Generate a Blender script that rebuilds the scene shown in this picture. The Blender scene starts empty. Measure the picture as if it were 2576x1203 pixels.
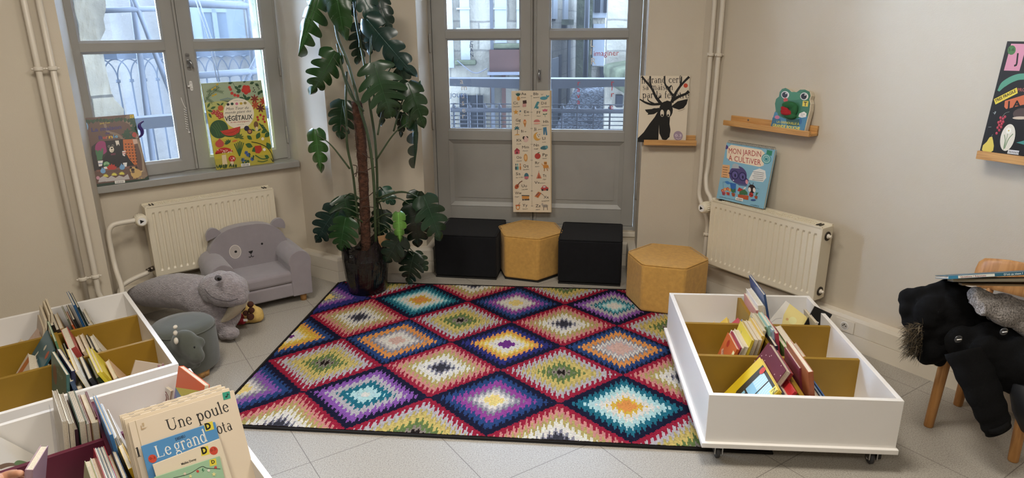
import bpy, bmesh, math, random
import numpy as np
from mathutils import Vector, Matrix
from mathutils.geometry import tessellate_polygon
SC = bpy.context.scene
COL = SC.collection
# ------------------------------------------------------------------ camera
CF = 1700.7; CPI = math.radians(17.549); CRO = math.radians(-.403); CH = 1.6
CC = Vector((0, 0, CH))
_sp, _cp, _sr, _cr = math.sin(CPI), math.cos(CPI), math.sin(CRO), math.cos(CRO)
_r0 = Vector((1, 0, 0)); _u0 = Vector((0, _sp, _cp)); FW = Vector((0, _cp, -_sp))
RT = _r0*_cr+_u0*_sr; UP = -_r0*_sr+_u0*_cr
cd = bpy.data.cameras.new('camera'); cam = bpy.data.objects.new('camera', cd); COL.objects.link(cam)
cd.sensor_width = 36; cd.sensor_fit = 'HORIZONTAL'; cd.lens = CF/2576*36; cd.clip_start = .02; cd.clip_end = 300
cam.matrix_world = Matrix(((RT.x, UP.x, -FW.x, 0), (RT.y, UP.y, -FW.y, 0), (RT.z, UP.z, -FW.z, CH), (0, 0, 0, 1)))
SC.camera = cam
# ------------------------------------------------------------------ exposure, sky, lamps
SC.view_settings.view_transform = 'Standard'; SC.view_settings.look = 'None'
SC.view_settings.exposure = 0.14; SC.view_settings.gamma = 1; SC.view_settings.use_curve_mapping = False
wd = bpy.data.worlds.new('overcast_sky'); SC.world = wd; wd.use_nodes = True
bg = wd.node_tree.nodes['Background']; bg.inputs[1].default_value = 1
_N, _L = wd.node_tree.nodes, wd.node_tree.links      # overcast sky, open and brightest low down along the street (x) in both directions
_tc = _N.new('ShaderNodeTexCoord'); _sx = _N.new('ShaderNodeSeparateXYZ'); _L.new(_tc.outputs['Generated'], _sx.inputs[0])


def _mth(op, a, b=None):
    n = _N.new('ShaderNodeMath'); n.operation = op
    for k, q in enumerate((a, b)):
        if q is None: continue
        if isinstance(q, (int, float)): n.inputs[k].default_value = q
        else: _L.new(q, n.inputs[k])
    return n.outputs[0]


_lob = _mth('MULTIPLY', _mth('POWER', _mth('ABSOLUTE', _sx.outputs[0]), 3.0), _mth('POWER', _mth('SUBTRACT', 1.0, _mth('ABSOLUTE', _sx.outputs[2])), 1.6))
_bri = _mth('ADD', _mth('MULTIPLY', _lob, 108.0), 19.0)
_vm = _N.new('ShaderNodeVectorMath'); _vm.operation = 'SCALE'; _vm.inputs[0].default_value = (.79, 1, 1.31); _L.new(_bri, _vm.inputs['Scale']); _L.new(_vm.outputs[0], bg.inputs[0])


def lamp(name, loc, rot, sx, sy, power, color, spread=math.pi):
    l = bpy.data.lights.new(name, 'AREA'); l.shape = 'RECTANGLE'; l.size = sx; l.size_y = sy
    l.energy = power; l.color = color; l.spread = spread
    o = bpy.data.objects.new(name, l); COL.objects.link(o); o.location = loc; o.rotation_euler = rot
    return o


WARM = (1, .935, .85)
for i, (x, y, p) in enumerate([(-1.1, 1.9, 31), (.5, 2.0, 32), (-.5, -.6, 36), (1.7, -.6, 14)]):
    lamp('ceiling_panel_light', (x, y, 2.66), (0, 0, 0), .6, .6, p, WARM)


# ------------------------------------------------------------------ helpers
def ray(x, y):
    return RT*((x-1288)/CF)-UP*((y-601.5)/CF)+FW


def FZ(x, y, z=0.):          # point of a horizontal plane seen at a photo position
    d = ray(x, y); return CC+d*((z-CH)/d.z)


def PY(x, y, Y):             # point on the vertical plane y = Y
    d = ray(x, y); return CC+d*(Y/d.y)


def pxm(p, r):               # size in metres of r photo pixels at point p
    return r*((p-CC).dot(FW))/CF


class Frame:                 # a wall: u along it, n into the room, z up
    def __init__(s, o, az):
        a = math.radians(az); s.o = Vector((o[0], o[1], 0)); s.u = Vector((math.sin(a), math.cos(a), 0))
        s.n = Vector((math.cos(a), -math.sin(a), 0)); s.h = 1
        if s.n.dot(-s.o) < 0: s.n = -s.n; s.h = -1
        s.m = Matrix(((s.u.x, -s.n.x, 0, s.o.x), (s.u.y, -s.n.y, 0, s.o.y), (0, 0, 1, 0), (0, 0, 0, 1)))

    def P(s, u, n, z): return s.o+s.u*u+s.n*n+Vector((0, 0, z))

    def q(s, x, y, n=0):     # (u, z) of a photo position on the plane at offset n
        d = ray(x, y); t = (s.o+s.n*n-CC).dot(s.n)/d.dot(s.n); X = CC+d*t
        return (X-s.o).dot(s.u), X.z

    def M(s, u, n, z=0, rz=0):   # matrix: x along wall, y into the wall, z up, at (u, n, z)
        p = s.P(u, n, z); return Matrix.Translation(p)@s.m.to_3x3().to_4x4()@Matrix.Rotation(rz, 4, 'Z')


LF = Frame((-1.16, 4.16), 51); DF = Frame((-.54, 4.37), 97.3); RF = Frame((1.135, 4.15), 180-33.5)


def lin(h):
    if not isinstance(h, str): return tuple(h[:3])
    h = h.lstrip('#'); v = [int(h[i:i+2], 16)/255 for i in (0, 2, 4)]
    return tuple(c/12.92 if c <= .04045 else ((c+.055)/1.055)**2.4 for c in v)


MC = {}


def mat(name, color='#ffffff', rough=.6, bump=0, scale=60, metal=0, var=0, vscale=8, detail=4, spec=.5, trans=None, sheen=0, attr=False, emit=None, dist=.002, coat=0):
    if name in MC: return MC[name]
    m = bpy.data.materials.new(name); m.use_nodes = True; nt = m.node_tree; N = nt.nodes; L = nt.links
    b = N['Principled BSDF']; c = lin(color)
    b.inputs['Base Color'].default_value = (*c, 1); b.inputs['Roughness'].default_value = rough; b.inputs['Metallic'].default_value = metal
    b.inputs['Specular IOR Level'].default_value = spec
    if sheen: b.inputs['Sheen Weight'].default_value = sheen; b.inputs['Sheen Roughness'].default_value = .6
    if coat: b.inputs['Coat Weight'].default_value = coat; b.inputs['Coat Roughness'].default_value = .15
    tc = N.new('ShaderNodeTexCoord'); src = None
    if attr:
        a = N.new('ShaderNodeAttribute'); a.attribute_name = 'Col'; src = a.outputs['Color']; L.new(src, b.inputs['Base Color'])
    if var:
        n = N.new('ShaderNodeTexNoise'); n.inputs['Scale'].default_value = vscale; n.inputs['Detail'].default_value = detail
        L.new(tc.outputs['Object'], n.inputs['Vector'])
        mp = N.new('ShaderNodeMapRange'); mp.inputs['From Min'].default_value = .3; mp.inputs['From Max'].default_value = .7
        mp.inputs['To Min'].default_value = 1-var; mp.inputs['To Max'].default_value = 1+var; L.new(n.outputs['Fac'], mp.inputs['Value'])
        mx = N.new('ShaderNodeVectorMath'); mx.operation = 'SCALE'
        if src: L.new(src, mx.inputs[0])
        else: mx.inputs[0].default_value = c
        L.new(mp.outputs[0], mx.inputs['Scale']); L.new(mx.outputs[0], b.inputs['Base Color'])
    if bump:
        n = N.new('ShaderNodeTexNoise'); n.inputs['Scale'].default_value = scale; n.inputs['Detail'].default_value = detail
        L.new(tc.outputs['Object'], n.inputs['Vector'])
        u = N.new('ShaderNodeBump'); u.inputs['Strength'].default_value = bump; u.inputs['Distance'].default_value = dist
        L.new(n.outputs['Fac'], u.inputs['Height']); L.new(u.outputs[0], b.inputs['Normal'])
    MC[name] = m; return m


def nodes_of(m): return m.node_tree.nodes, m.node_tree.links


class MB:                    # mesh collector; .X is the current transform, .mi the current material slot, .c the current colour
    def __init__(s): s.v = []; s.f = []; s.fm = []; s.fc = []; s.sm = []; s.X = Matrix(); s.mi = 0; s.c = (1, 1, 1); s.s = False

    def add(s, vs, fs):
        b = len(s.v); s.v += [tuple(s.X@Vector(p)) for p in vs]
        for f in fs: s.f.append([b+i for i in f]); s.fm.append(s.mi); s.fc.append(s.c); s.sm.append(s.s)

    def box(s, x0, x1, y0, y1, z0, z1):
        if x0 > x1: x0, x1 = x1, x0
        if y0 > y1: y0, y1 = y1, y0
        if z0 > z1: z0, z1 = z1, z0
        s.add([(x0, y0, z0), (x1, y0, z0), (x1, y1, z0), (x0, y1, z0), (x0, y0, z1), (x1, y0, z1), (x1, y1, z1), (x0, y1, z1)],
              [(0, 3, 2, 1), (4, 5, 6, 7), (0, 1, 5, 4), (1, 2, 6, 5), (2, 3, 7, 6), (3, 0, 4, 7)])

    def prism(s, poly, a, b, axis='z'):
        n = len(poly)
        # polygon in (x,z) extruded along y if axis=='y', in (x,y) along z if 'z', in (y,z) along x if 'x'
        def mk(p, t): return {'z': (p[0], p[1], t), 'y': (p[0], t, p[1]), 'x': (t, p[0], p[1])}[axis]
        vs = [mk(p, a) for p in poly]+[mk(p, b) for p in poly]
        tri = tessellate_polygon([[Vector((p[0], p[1], 0)) for p in poly]])
        s.add(vs, [tuple(t) for t in tri]+[tuple(i+n for i in reversed(t)) for t in tri]+[(i, (i+1) % n, n+(i+1) % n, n+i) for i in range(n)])

    def tube(s, pts, r, seg=12, caps=True, flat=1.):
        pts = [Vector(p) for p in pts]; n = len(pts); rs = r if isinstance(r, (list, tuple)) else [r]*n
        vs = []; fs = []; prev = None
        for i, p in enumerate(pts):
            t = (pts[min(i+1, n-1)]-pts[max(i-1, 0)]).normalized()
            if prev is None:
                a = Vector((0, 0, 1)) if abs(t.z) < .9 else Vector((1, 0, 0)); x = t.cross(a).normalized()
            else: x = (prev-t*prev.dot(t)).normalized()
            prev = x; y = t.cross(x)
            for k in range(seg):
                A = 2*math.pi*k/seg; vs.append(p+x*math.cos(A)*rs[i]+y*math.sin(A)*rs[i]*flat)
        for i in range(n-1):
            for k in range(seg):
                k2 = (k+1) % seg; fs.append((i*seg+k, i*seg+k2, (i+1)*seg+k2, (i+1)*seg+k))
        sm = s.s; s.s = True; s.add(vs, fs); s.s = sm
        if caps: s.add([v for v in vs[:seg]], [tuple(range(seg))[::-1]]); s.add([v for v in vs[-seg:]], [tuple(range(seg))])

    def cyl(s, p0, p1, r, r2=None, seg=20): s.tube([p0, p1], [r, r if r2 is None else r2], seg)

    def lathe(s, prof, seg=32, c=(0, 0, 0), caps=True):
        vs = []; fs = []; n = len(prof)
        for r, z in prof:
            for k in range(seg):
                A = 2*math.pi*k/seg; vs.append((c[0]+r*math.cos(A), c[1]+r*math.sin(A), c[2]+z))
        for i in range(n-1):
            for k in range(seg): k2 = (k+1) % seg; fs.append((i*seg+k, i*seg+k2, (i+1)*seg+k2, (i+1)*seg+k))
        sm = s.s; s.s = True; s.add(vs, fs); s.s = sm
        if caps:
            if prof[0][0] > 1e-5: s.add(vs[:seg], [tuple(range(seg))[::-1]])
            if prof[-1][0] > 1e-5: s.add(vs[-seg:], [tuple(range(seg))])

    def ell(s, c, r, seg=20, rings=12):
        if not isinstance(r, (tuple, list)): r = (r, r, r)
        vs = [(c[0], c[1], c[2]-r[2])]; fs = []
        for i in range(1, rings):
            a = math.pi*i/rings
            for k in range(seg):
                A = 2*math.pi*k/seg; vs.append((c[0]+r[0]*math.sin(a)*math.cos(A), c[1]+r[1]*math.sin(a)*math.sin(A), c[2]-r[2]*math.cos(a)))
        vs.append((c[0], c[1], c[2]+r[2])); T = len(vs)-1
        for k in range(seg):
            k2 = (k+1) % seg; fs.append((0, 1+k2, 1+k)); fs.append((T, T-seg+k, T-seg+k2))
            for i in range(rings-2): a = 1+i*seg; fs.append((a+k, a+k2, a+seg+k2, a+seg+k))
        sm = s.s; s.s = True; s.add(vs, fs); s.s = sm

    def build(s, name, mats, parent=None, bevel=0, seg=2, weld=True, subsurf=0, loc=None):
        me = bpy.data.meshes.new(name); me.from_pydata(s.v, [], s.f)
        if not isinstance(mats, (list, tuple)): mats = [mats]
        for m in mats: me.materials.append(m)
        me.polygons.foreach_set('material_index', s.fm); me.polygons.foreach_set('use_smooth', s.sm)
        ca = me.color_attributes.new('Col', 'FLOAT_COLOR', 'CORNER')
        cl = []
        for f, c in zip(s.f, s.fc): cl += [c[0], c[1], c[2], 1.0]*len(f)
        ca.data.foreach_set('color', cl)
        if weld:
            bm = bmesh.new(); bm.from_mesh(me); bmesh.ops.remove_doubles(bm, verts=bm.verts, dist=1e-5)
            bmesh.ops.recalc_face_normals(bm, faces=bm.faces); bm.to_mesh(me); bm.free()
        if bevel >= .004:
            me.polygons.foreach_set('use_smooth', [True]*len(me.polygons)); me.set_sharp_from_angle(angle=math.radians(34))
        me.update()
        o = bpy.data.objects.new(name, me); COL.objects.link(o)
        if parent: o.parent = parent
        if bevel:
            b = o.modifiers.new('bevel', 'BEVEL'); b.width = bevel; b.segments = seg; b.limit_method = 'ANGLE'; b.angle_limit = math.radians(40)
            b.harden_normals = False
        if subsurf:
            b = o.modifiers.new('sub', 'SUBSURF'); b.levels = subsurf; b.render_levels = subsurf
        return o


def tag(o, label=None, cat=None, group=None, kind=None):
    if label: o['label'] = label
    if cat: o['category'] = cat
    if group: o['group'] = group
    if kind: o['kind'] = kind
    return o


def thing(name, label, cat, M=None, group=None):
    o = bpy.data.objects.new(name, None); o.empty_display_size = .05; COL.objects.link(o)
    if M is not None: o.matrix_world = M if isinstance(M, Matrix) else Matrix.Translation(Vector(M))
    return tag(o, label, cat, group)


def place(o, M): o.matrix_world = M; return o


def struct(o): o['kind'] = 'structure'; return o


def copy_tree(o, parent=None):
    c = o.copy(); COL.objects.link(c)
    if parent: c.parent = parent
    for ch in list(o.children): copy_tree(ch, c)
    return c


def bez(p, n=12):            # smooth curve through points (Catmull-Rom)
    p = [Vector(a) for a in p]; out = []
    q = [p[0]*2-p[1]]+p+[p[-1]*2-p[-2]]
    for i in range(1, len(q)-2):
        for k in range(n):
            t = k/n; a, b, c, d = q[i-1:i+3]
            out.append(.5*((2*b)+(c-a)*t+(2*a-5*b+4*c-d)*t*t+(3*b-a-3*c+d)*t**3))
    return out+[p[-1]]


# ---- flat print: filled shapes in a plane, drawn in order, each a hair above the last
PRINT = mat('printed_paper', rough=.35, attr=True)
FONTC = {}


def text_mesh(s, shear=0, off=0):
    k = (s, shear, off)
    if k not in FONTC:
        cu = bpy.data.curves.new('t', 'FONT'); cu.body = s; cu.shear = shear; cu.offset = off; cu.resolution_u = 2
        ob = bpy.data.objects.new('t', cu); me = ob.to_mesh()
        FONTC[k] = ([(v.co.x, v.co.y) for v in me.vertices], [tuple(p.vertices) for p in me.polygons])
        ob.to_mesh_clear(); bpy.data.objects.remove(ob); bpy.data.curves.remove(cu)
    return FONTC[k]


def circ(cx, cy, rx, ry=None, n=20, a0=0, a1=2*math.pi, rot=0):
    ry = rx if ry is None else ry; full = abs(a1-a0) > 6.28; out = []
    for i in range(n if full else n+1):
        a = a0+(a1-a0)*i/n; x, y = rx*math.cos(a), ry*math.sin(a)
        out.append((cx+x*math.cos(rot)-y*math.sin(rot), cy+x*math.sin(rot)+y*math.cos(rot)))
    return out


def ink(c, g): return tuple(min(.80, v*g) for v in lin(c))


class Art(MB):
    gain = 1.12
    # coordinates (x right, y up) on a w x h sheet, origin at the sheet's lower left; the sheet faces -Y
    def __init__(s, w=1, h=1, step=.00012): super().__init__(); s.w = w; s.h = h; s.k = 1; s.step = step

    def _p(s, pts, fs, c):
        s.c = ink(c, s.gain); y = -s.k*s.step; s.k += 1
        s.add([(p[0]*s.w, y, p[1]*s.h) for p in pts], fs)

    def poly(s, pts, c):
        t = tessellate_polygon([[Vector((p[0], p[1], 0)) for p in pts]]); s._p(pts, [tuple(x) for x in t], c)

    def rect(s, x0, y0, x1, y1, c): s.poly([(x0, y0), (x1, y0), (x1, y1), (x0, y1)], c)

    def ci(s, x, y, r, c, ry=None, **k):
        r2 = ry if ry is not None else r*s.w/s.h
        s.poly(circ(x, y, r, r2, **k), c)

    def line(s, pts, w, c, smooth=False):     # w in sheet widths, number or list
        asp = s.h/s.w; P = [Vector((p[0], p[1]*asp, 0)) for p in pts]
        ws = w if isinstance(w, (list, tuple)) else None
        if smooth:
            n0 = len(P); P = bez(P, 6)
            if ws: ws = [ws[min(int(i/6), n0-1)]*(1-(i/6) % 1)+ws[min(int(i/6)+1, n0-1)]*((i/6) % 1) for i in range(len(P))]
        if not ws: ws = [w]*len(P)
        vs = []; fs = []
        for i, p in enumerate(P):
            t = P[min(i+1, len(P)-1)]-P[max(i-1, 0)]
            if t.length < 1e-9: t = Vector((1, 0, 0))
            t.normalize(); nn = Vector((-t.y, t.x, 0))*ws[i]/2
            vs += [((p+nn).x, (p+nn).y/asp), ((p-nn).x, (p-nn).y/asp)]
        for i in range(len(P)-1): fs.append((2*i, 2*i+1, 2*i+3, 2*i+2))
        s._p(vs, fs, c)

    def text(s, t, x, y, size, c, rot=0, align='l', sx=1, shear=0, off=0):   # size in sheet widths
        vs, fs = text_mesh(t, shear, off)
        if not vs: return
        x1 = max(v[0] for v in vs); x0 = min(v[0] for v in vs)
        dx = {'l': 0, 'c': -(x0+x1)/2, 'r': -x1}[align]; asp = s.w/s.h; ca, sa = math.cos(rot), math.sin(rot)
        s._p([(x+((v[0]+dx)*sx*ca-v[1]*sa)*size, y+((v[0]+dx)*sx*sa+v[1]*ca)*size*asp) for v in vs], fs, c)

    def serif(s, t, x, y, size, c, rot=0, sx=1):
        s.c = ink(c, s.gain); yy = -s.k*s.step; s.k += 1; asp = s.w/s.h; ca, sa = math.cos(rot), math.sin(rot); X = 0
        for ch in t:
            adv, st = GL.get(ch, (.3, []))
            for pts, ws in st:
                vs = []; fs = []; n = len(pts)
                if not isinstance(ws, list): ws = [ws]*n
                for i, p in enumerate(pts):
                    a, b = pts[min(i+1, n-1)], pts[max(i-1, 0)]; tx, ty = a[0]-b[0], a[1]-b[1]; l = math.hypot(tx, ty) or 1
                    nx, ny = -ty/l*ws[i]/2, tx/l*ws[i]/2
                    for sg in (1, -1):
                        px, py = (X+p[0]+nx*sg)*sx, p[1]+ny*sg
                        vs.append((x+(px*ca-py*sa)*size, y+(px*sa+py*ca)*size*asp))
                for i in range(n-1): fs.append((2*i, 2*i+1, 2*i+3, 2*i+2))
                s.add([(p[0]*s.w, yy, p[1]*s.h) for p in vs], fs)
            X += adv
        return X

    def flower(s, x, y, r, c, cc='#f2d64b', n=5):
        asp = s.w/s.h
        for i in range(n):
            a = 2*math.pi*i/n+.3; s.poly(circ(x+r*.55*math.cos(a), y+r*.55*math.sin(a)*asp, r*.5, r*.5*asp, n=8), c)
        s.ci(x, y, r*.22, cc, n=8)

    def leaf(s, x, y, l, a, c, w=.4):
        asp = s.w/s.h; pts = []
        for k in range(9):
            t = k/8; pts.append((t*l, math.sin(math.pi*t)*l*w/2))
        for k in range(7, 0, -1):
            t = k/8; pts.append((t*l, -math.sin(math.pi*t)*l*w/2))
        s.poly([(x+p[0]*math.cos(a)-p[1]*math.sin(a), y+(p[0]*math.sin(a)+p[1]*math.cos(a))*asp) for p in pts], c)

    def barcode(s, x, y, w, h):
        s.rect(x, y, x+w, y+h, '#e9e6df'); r = random.Random(3)
        for i in range(14):
            if r.random() < .7: s.rect(x+w*(.1+.8*i/14), y+h*.3, x+w*(.1+.8*(i+r.uniform(.3, .8))/14), y+h*.9, '#2a2a2a')

    def done(s, parent, name='cover_print', y=0, mt=None, x=0, z=0):
        g = min(1, .0022/(s.k*s.step)); inv = s.X.inverted(); R_ = []      # whole stack of inks stays about two millimetres thick
        for v in s.v: q = inv@Vector(v); q.y *= g; R_.append(tuple(s.X@q))
        s.v = R_; o = s.build(name, mt or PRINT, parent, weld=False); o.location = (x, y, z); return o


def arc(cx, cy, rx, ry, a0, a1, w0, w1, n=12):   # widths: w0 on horizontals' sides, w1 at top/bottom
    p = []; w = []
    for i in range(n+1):
        a = math.radians(a0+(a1-a0)*i/n); p.append((cx+rx*math.cos(a), cy+ry*math.sin(a)))
        w.append(w1+(w0-w1)*abs(math.cos(a)))
    return (p, w)


def st(x, y0, y1, w=.09): return ([(x, y0), (x, y1)], w)


def sf(x, y, l=.2, w=.03): return ([(x-l/2, y), (x+l/2, y)], w)


def fl_(x, y): return ([(x-.1, y-.05), (x+.03, y+.01)], [.02, .07])


GL = {
 ' ': (.3, []), ',': (.2, [([(.1, .06), (.05, -.1)], [.08, .02])]),
 'l': (.26, [st(.12, 0, .75), sf(.12, 0), fl_(.12, .74)]),
 'i': (.26, [st(.12, 0, .46), sf(.12, 0), fl_(.12, .46), arc(.12, .64, .03, .03, 0, 360, .06, .06)]),
 'n': (.54, [st(.12, 0, .46), sf(.12, 0), fl_(.12, .46), arc(.26, .3, .14, .17, 160, 0, .08, .05), st(.4, 0, .3), sf(.4, 0)]),
 'm': (.8, [st(.12, 0, .46), sf(.12, 0), fl_(.12, .46), arc(.25, .3, .13, .17, 160, 0, .08, .05), st(.38, 0, .3), sf(.38, 0), arc(.51, .3, .13, .17, 160, 0, .08, .05), st(.64, 0, .3), sf(.64, 0)]),
 'h': (.54, [st(.12, 0, .75), sf(.12, 0), fl_(.12, .74), arc(.26, .3, .14, .17, 160, 0, .08, .05), st(.4, 0, .3), sf(.4, 0)]),
 'r': (.38, [st(.12, 0, .46), sf(.12, 0), fl_(.12, .46), arc(.25, .3, .12, .16, 170, 50, .05, .07), arc(.31, .4, .02, .02, 0, 360, .05, .05)]),
 'u': (.54, [st(.12, .16, .46), fl_(.12, .46), arc(.26, .17, .14, .17, 180, 350, .08, .04), st(.4, 0, .46), fl_(.4, .46), ([(.4, .02), (.48, .04)], .04)]),
 'o': (.5, [arc(.24, .23, .17, .23, 0, 360, .1, .035, 24)]),
 'c': (.44, [arc(.24, .23, .17, .23, 50, 320, .1, .035, 20), arc(.35, .38, .02, .02, 0, 360, .05, .05)]),
 'e': (.46, [arc(.24, .23, .16, .23, 5, 325, .09, .04, 20), ([(.1, .25), (.4, .25)], .03)]),
 'ê': (.46, [arc(.24, .23, .16, .23, 5, 325, .09, .04, 20), ([(.1, .25), (.4, .25)], .03), ([(.12, .56), (.24, .68), (.36, .56)], .04)]),
 'a': (.46, [arc(.2, .14, .12, .14, 0, 360, .08, .03, 18), arc(.22, .34, .12, .12, 150, 0, .05, .04), st(.34, .04, .34, .08), ([(.34, .05), (.42, .03)], .05)]),
 'd': (.54, [arc(.22, .23, .15, .23, 0, 360, .09, .035, 22), st(.39, 0, .75), fl_(.39, .74), ([(.39, .02), (.47, .03)], .04)]),
 'p': (.54, [st(.12, -.25, .46), sf(.12, -.25), fl_(.12, .46), arc(.28, .23, .15, .23, 150, -150, .1, .035, 20)]),
 'g': (.48, [arc(.22, .3, .13, .16, 0, 360, .08, .03, 20), ([(.14, .16), (.1, .08), (.2, .04), (.34, .02)], [.03, .05, .06, .05]), arc(.22, -.11, .17, .11, 0, 360, .06, .04, 20), ([(.32, .42), (.44, .45)], .05)]),
 't': (.36, [st(.14, .08, .62), ([(.03, .44), (.28, .44)], .035), arc(.24, .09, .1, .09, 180, 300, .08, .04)]),
 's': (.38, [arc(.18, .35, .1, .1, 20, 250, .04, .05), ([(.12, .29), (.18, .24), (.26, .18)], .09), arc(.17, .11, .11, .11, 50, -160, .06, .04)]),
 'v': (.48, [([(.06, .45), (.24, 0)], [.08, .08]), ([(.24, 0), (.4, .45)], [.03, .03]), sf(.06, .45, .16), sf(.4, .45, .14)]),
 'f': (.32, [st(.14, 0, .6), sf(.14, 0), ([(.03, .44), (.28, .44)], .035), arc(.25, .6, .11, .14, 180, 60, .08, .05)]),
 'L': (.6, [st(.14, 0, .68, .1), sf(.14, .68), ([(.02, .015), (.5, .015)], .035), ([(.5, 0), (.53, .17)], [.06, .02])]),
 'U': (.8, [st(.16, .22, .68, .1), sf(.16, .68, .26), arc(.39, .22, .23, .22, 180, 360, .09, .05), st(.62, .22, .68, .04), sf(.62, .68, .22)]),
}
# ================================================================== MATERIALS OF THE ROOM
WALL = mat('wall_paint', '#c2b7a4', rough=.75, bump=.25, scale=220, detail=3, var=.035, vscale=1.6)
TRIM = mat('window_paint_grey', '#97958f', rough=.42, bump=.15, scale=90, var=.05, vscale=5)
TRUNK = mat('trunking_plastic', '#d9d0bf', rough=.4)
CEIL = mat('ceiling_paint', '#dcd8d0', rough=.9)
WHITE = mat('white_laminate', '#ebe7e1', rough=.38, var=.02, vscale=3)
MUST = mat('mustard_board', '#937018', rough=.55, var=.05, vscale=10, bump=.1, scale=200)
BURG = mat('burgundy_board', '#5e1830', rough=.5)
RADP = mat('radiator_enamel', '#d9cfb8', rough=.32)
PIPEP = mat('pipe_paint', '#cfc6b6', rough=.4)
WOOD = mat('pine_wood', '#b9813f', rough=.5)
for nm, c1, c2 in (('pine_wood', '#cc9c5f', '#ad7c45'), ('beech_wood', '#c08a4e', '#a26d38')):
    m = mat(nm, c1, rough=.48); N, L = nodes_of(m); b = N['Principled BSDF']
    tc = N.new('ShaderNodeTexCoord'); mp = N.new('ShaderNodeMapping'); mp.inputs['Scale'].default_value = (2, 40, 40) if nm == 'pine_wood' else (30, 30, 3)
    n = N.new('ShaderNodeTexNoise'); n.inputs['Scale'].default_value = 1.6; n.inputs['Detail'].default_value = 5; n.inputs['Distortion'].default_value = 1.2
    r = N.new('ShaderNodeValToRGB'); r.color_ramp.elements[0].color = (*lin(c2), 1); r.color_ramp.elements[1].color = (*lin(c1), 1)
    r.color_ramp.elements[0].position = .35; r.color_ramp.elements[1].position = .62
    L.new(tc.outputs['Object'], mp.inputs[0]); L.new(mp.outputs[0], n.inputs['Vector']); L.new(n.outputs['Fac'], r.inputs[0]); L.new(r.outputs[0], b.inputs['Base Color'])
BEECH = MC['beech_wood']
METAL = mat('chrome_metal', '#a9a9a9', rough=.3, metal=1)
BLACKP = mat('black_plastic', '#151515', rough=.45)
WHITEP = mat('white_plastic', '#e8e6e2', rough=.35)

# speckled vinyl floor in half-metre tiles laid on the skew
m = mat('vinyl_tiles', '#a29b90', rough=.40, spec=.16); N, L = nodes_of(m); b = N['Principled BSDF']
tc = N.new('ShaderNodeTexCoord')


def vdot(v, c, off, per):
    d = N.new('ShaderNodeVectorMath'); d.operation = 'DOT_PRODUCT'; L.new(v, d.inputs[0]); d.inputs[1].default_value = c
    a = N.new('ShaderNodeMath'); a.operation = 'SUBTRACT'; L.new(d.outputs['Value'], a.inputs[0]); a.inputs[1].default_value = off-100*per
    w = N.new('ShaderNodeMath'); w.operation = 'MODULO'; L.new(a.outputs[0], w.inputs[0]); w.inputs[1].default_value = per
    s = N.new('ShaderNodeMath'); s.operation = 'SUBTRACT'; L.new(w.outputs[0], s.inputs[0]); s.inputs[1].default_value = per/2
    ab = N.new('ShaderNodeMath'); ab.operation = 'ABSOLUTE'; L.new(s.outputs[0], ab.inputs[0])
    g = N.new('ShaderNodeMath'); g.operation = 'GREATER_THAN'; L.new(ab.outputs[0], g.inputs[0]); g.inputs[1].default_value = per/2-.0016
    return g.outputs[0]


g1 = vdot(tc.outputs['Object'], (.834, .552, 0), .575, .495); g2 = vdot(tc.outputs['Object'], (-.552, .834, 0), 2.287, .51)
mxx = N.new('ShaderNodeMath'); mxx.operation = 'MAXIMUM'; L.new(g1, mxx.inputs[0]); L.new(g2, mxx.inputs[1])
n1 = N.new('ShaderNodeTexNoise'); n1.inputs['Scale'].default_value = 210; n1.inputs['Detail'].default_value = 3; L.new(tc.outputs['Object'], n1.inputs['Vector'])
r1 = N.new('ShaderNodeValToRGB'); e = r1.color_ramp.elements; e[0].position = .33; e[0].color = (*lin('#8a847a'), 1); e[1].position = .47; e[1].color = (*lin('#a39d92'), 1)
x = e.new(.66); x.color = (*lin('#aea89d'), 1); x = e.new(.74); x.color = (*lin('#c9c3b8'), 1)
L.new(n1.outputs['Fac'], r1.inputs[0])
n2 = N.new('ShaderNodeTexNoise'); n2.inputs['Scale'].default_value = 260; n2.inputs['Detail'].default_value = 2; L.new(tc.outputs['Object'], n2.inputs['Vector'])
r2 = N.new('ShaderNodeValToRGB'); r2.color_ramp.elements[0].position = .3; r2.color_ramp.elements[0].color = (.5, .5, .5, 1); r2.color_ramp.elements[1].position = .36; r2.color_ramp.elements[1].color = (1, 1, 1, 1)
L.new(n2.outputs['Fac'], r2.inputs[0])
mm = N.new('ShaderNodeMix'); mm.data_type = 'RGBA'; mm.blend_type = 'MULTIPLY'; mm.inputs[0].default_value = 1; L.new(r1.outputs[0], mm.inputs[6]); L.new(r2.outputs[0], mm.inputs[7])
mj = N.new('ShaderNodeMix'); mj.data_type = 'RGBA'; L.new(mxx.outputs[0], mj.inputs[0]); L.new(mm.outputs[2], mj.inputs[6]); mj.inputs[7].default_value = (*lin('#77716a'), 1)
L.new(mj.outputs[2], b.inputs['Base Color'])
bu = N.new('ShaderNodeBump'); bu.inputs['Strength'].default_value = .08; bu.inputs['Distance'].default_value = .001; L.new(n1.outputs['Fac'], bu.inputs['Height']); L.new(bu.outputs[0], b.inputs['Normal'])
VINYL = m

# ================================================================== ROOM SHELL
HC = 2.7
b = MB(); b.box(-6.2, 6.2, -4.2, 5.0, -.1, 0); struct(b.build('floor', VINYL))
b = MB(); b.box(-6.2, 6.2, -4.2, 5.3, HC, HC+.1); struct(b.build('ceiling', CEIL))
b = MB(); b.box(-6.2, 6.2, -4.2, -4.05, 0, HC); struct(b.build('wall_back', WALL))
b = MB(); b.box(-6.2, -6.05, -4.2, 1.2, 0, HC); struct(b.build('wall_far_left', WALL))
b = MB(); b.box(6.05, 6.2, -4.2, 1.0, 0, HC); struct(b.build('wall_far_right', WALL))


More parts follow.
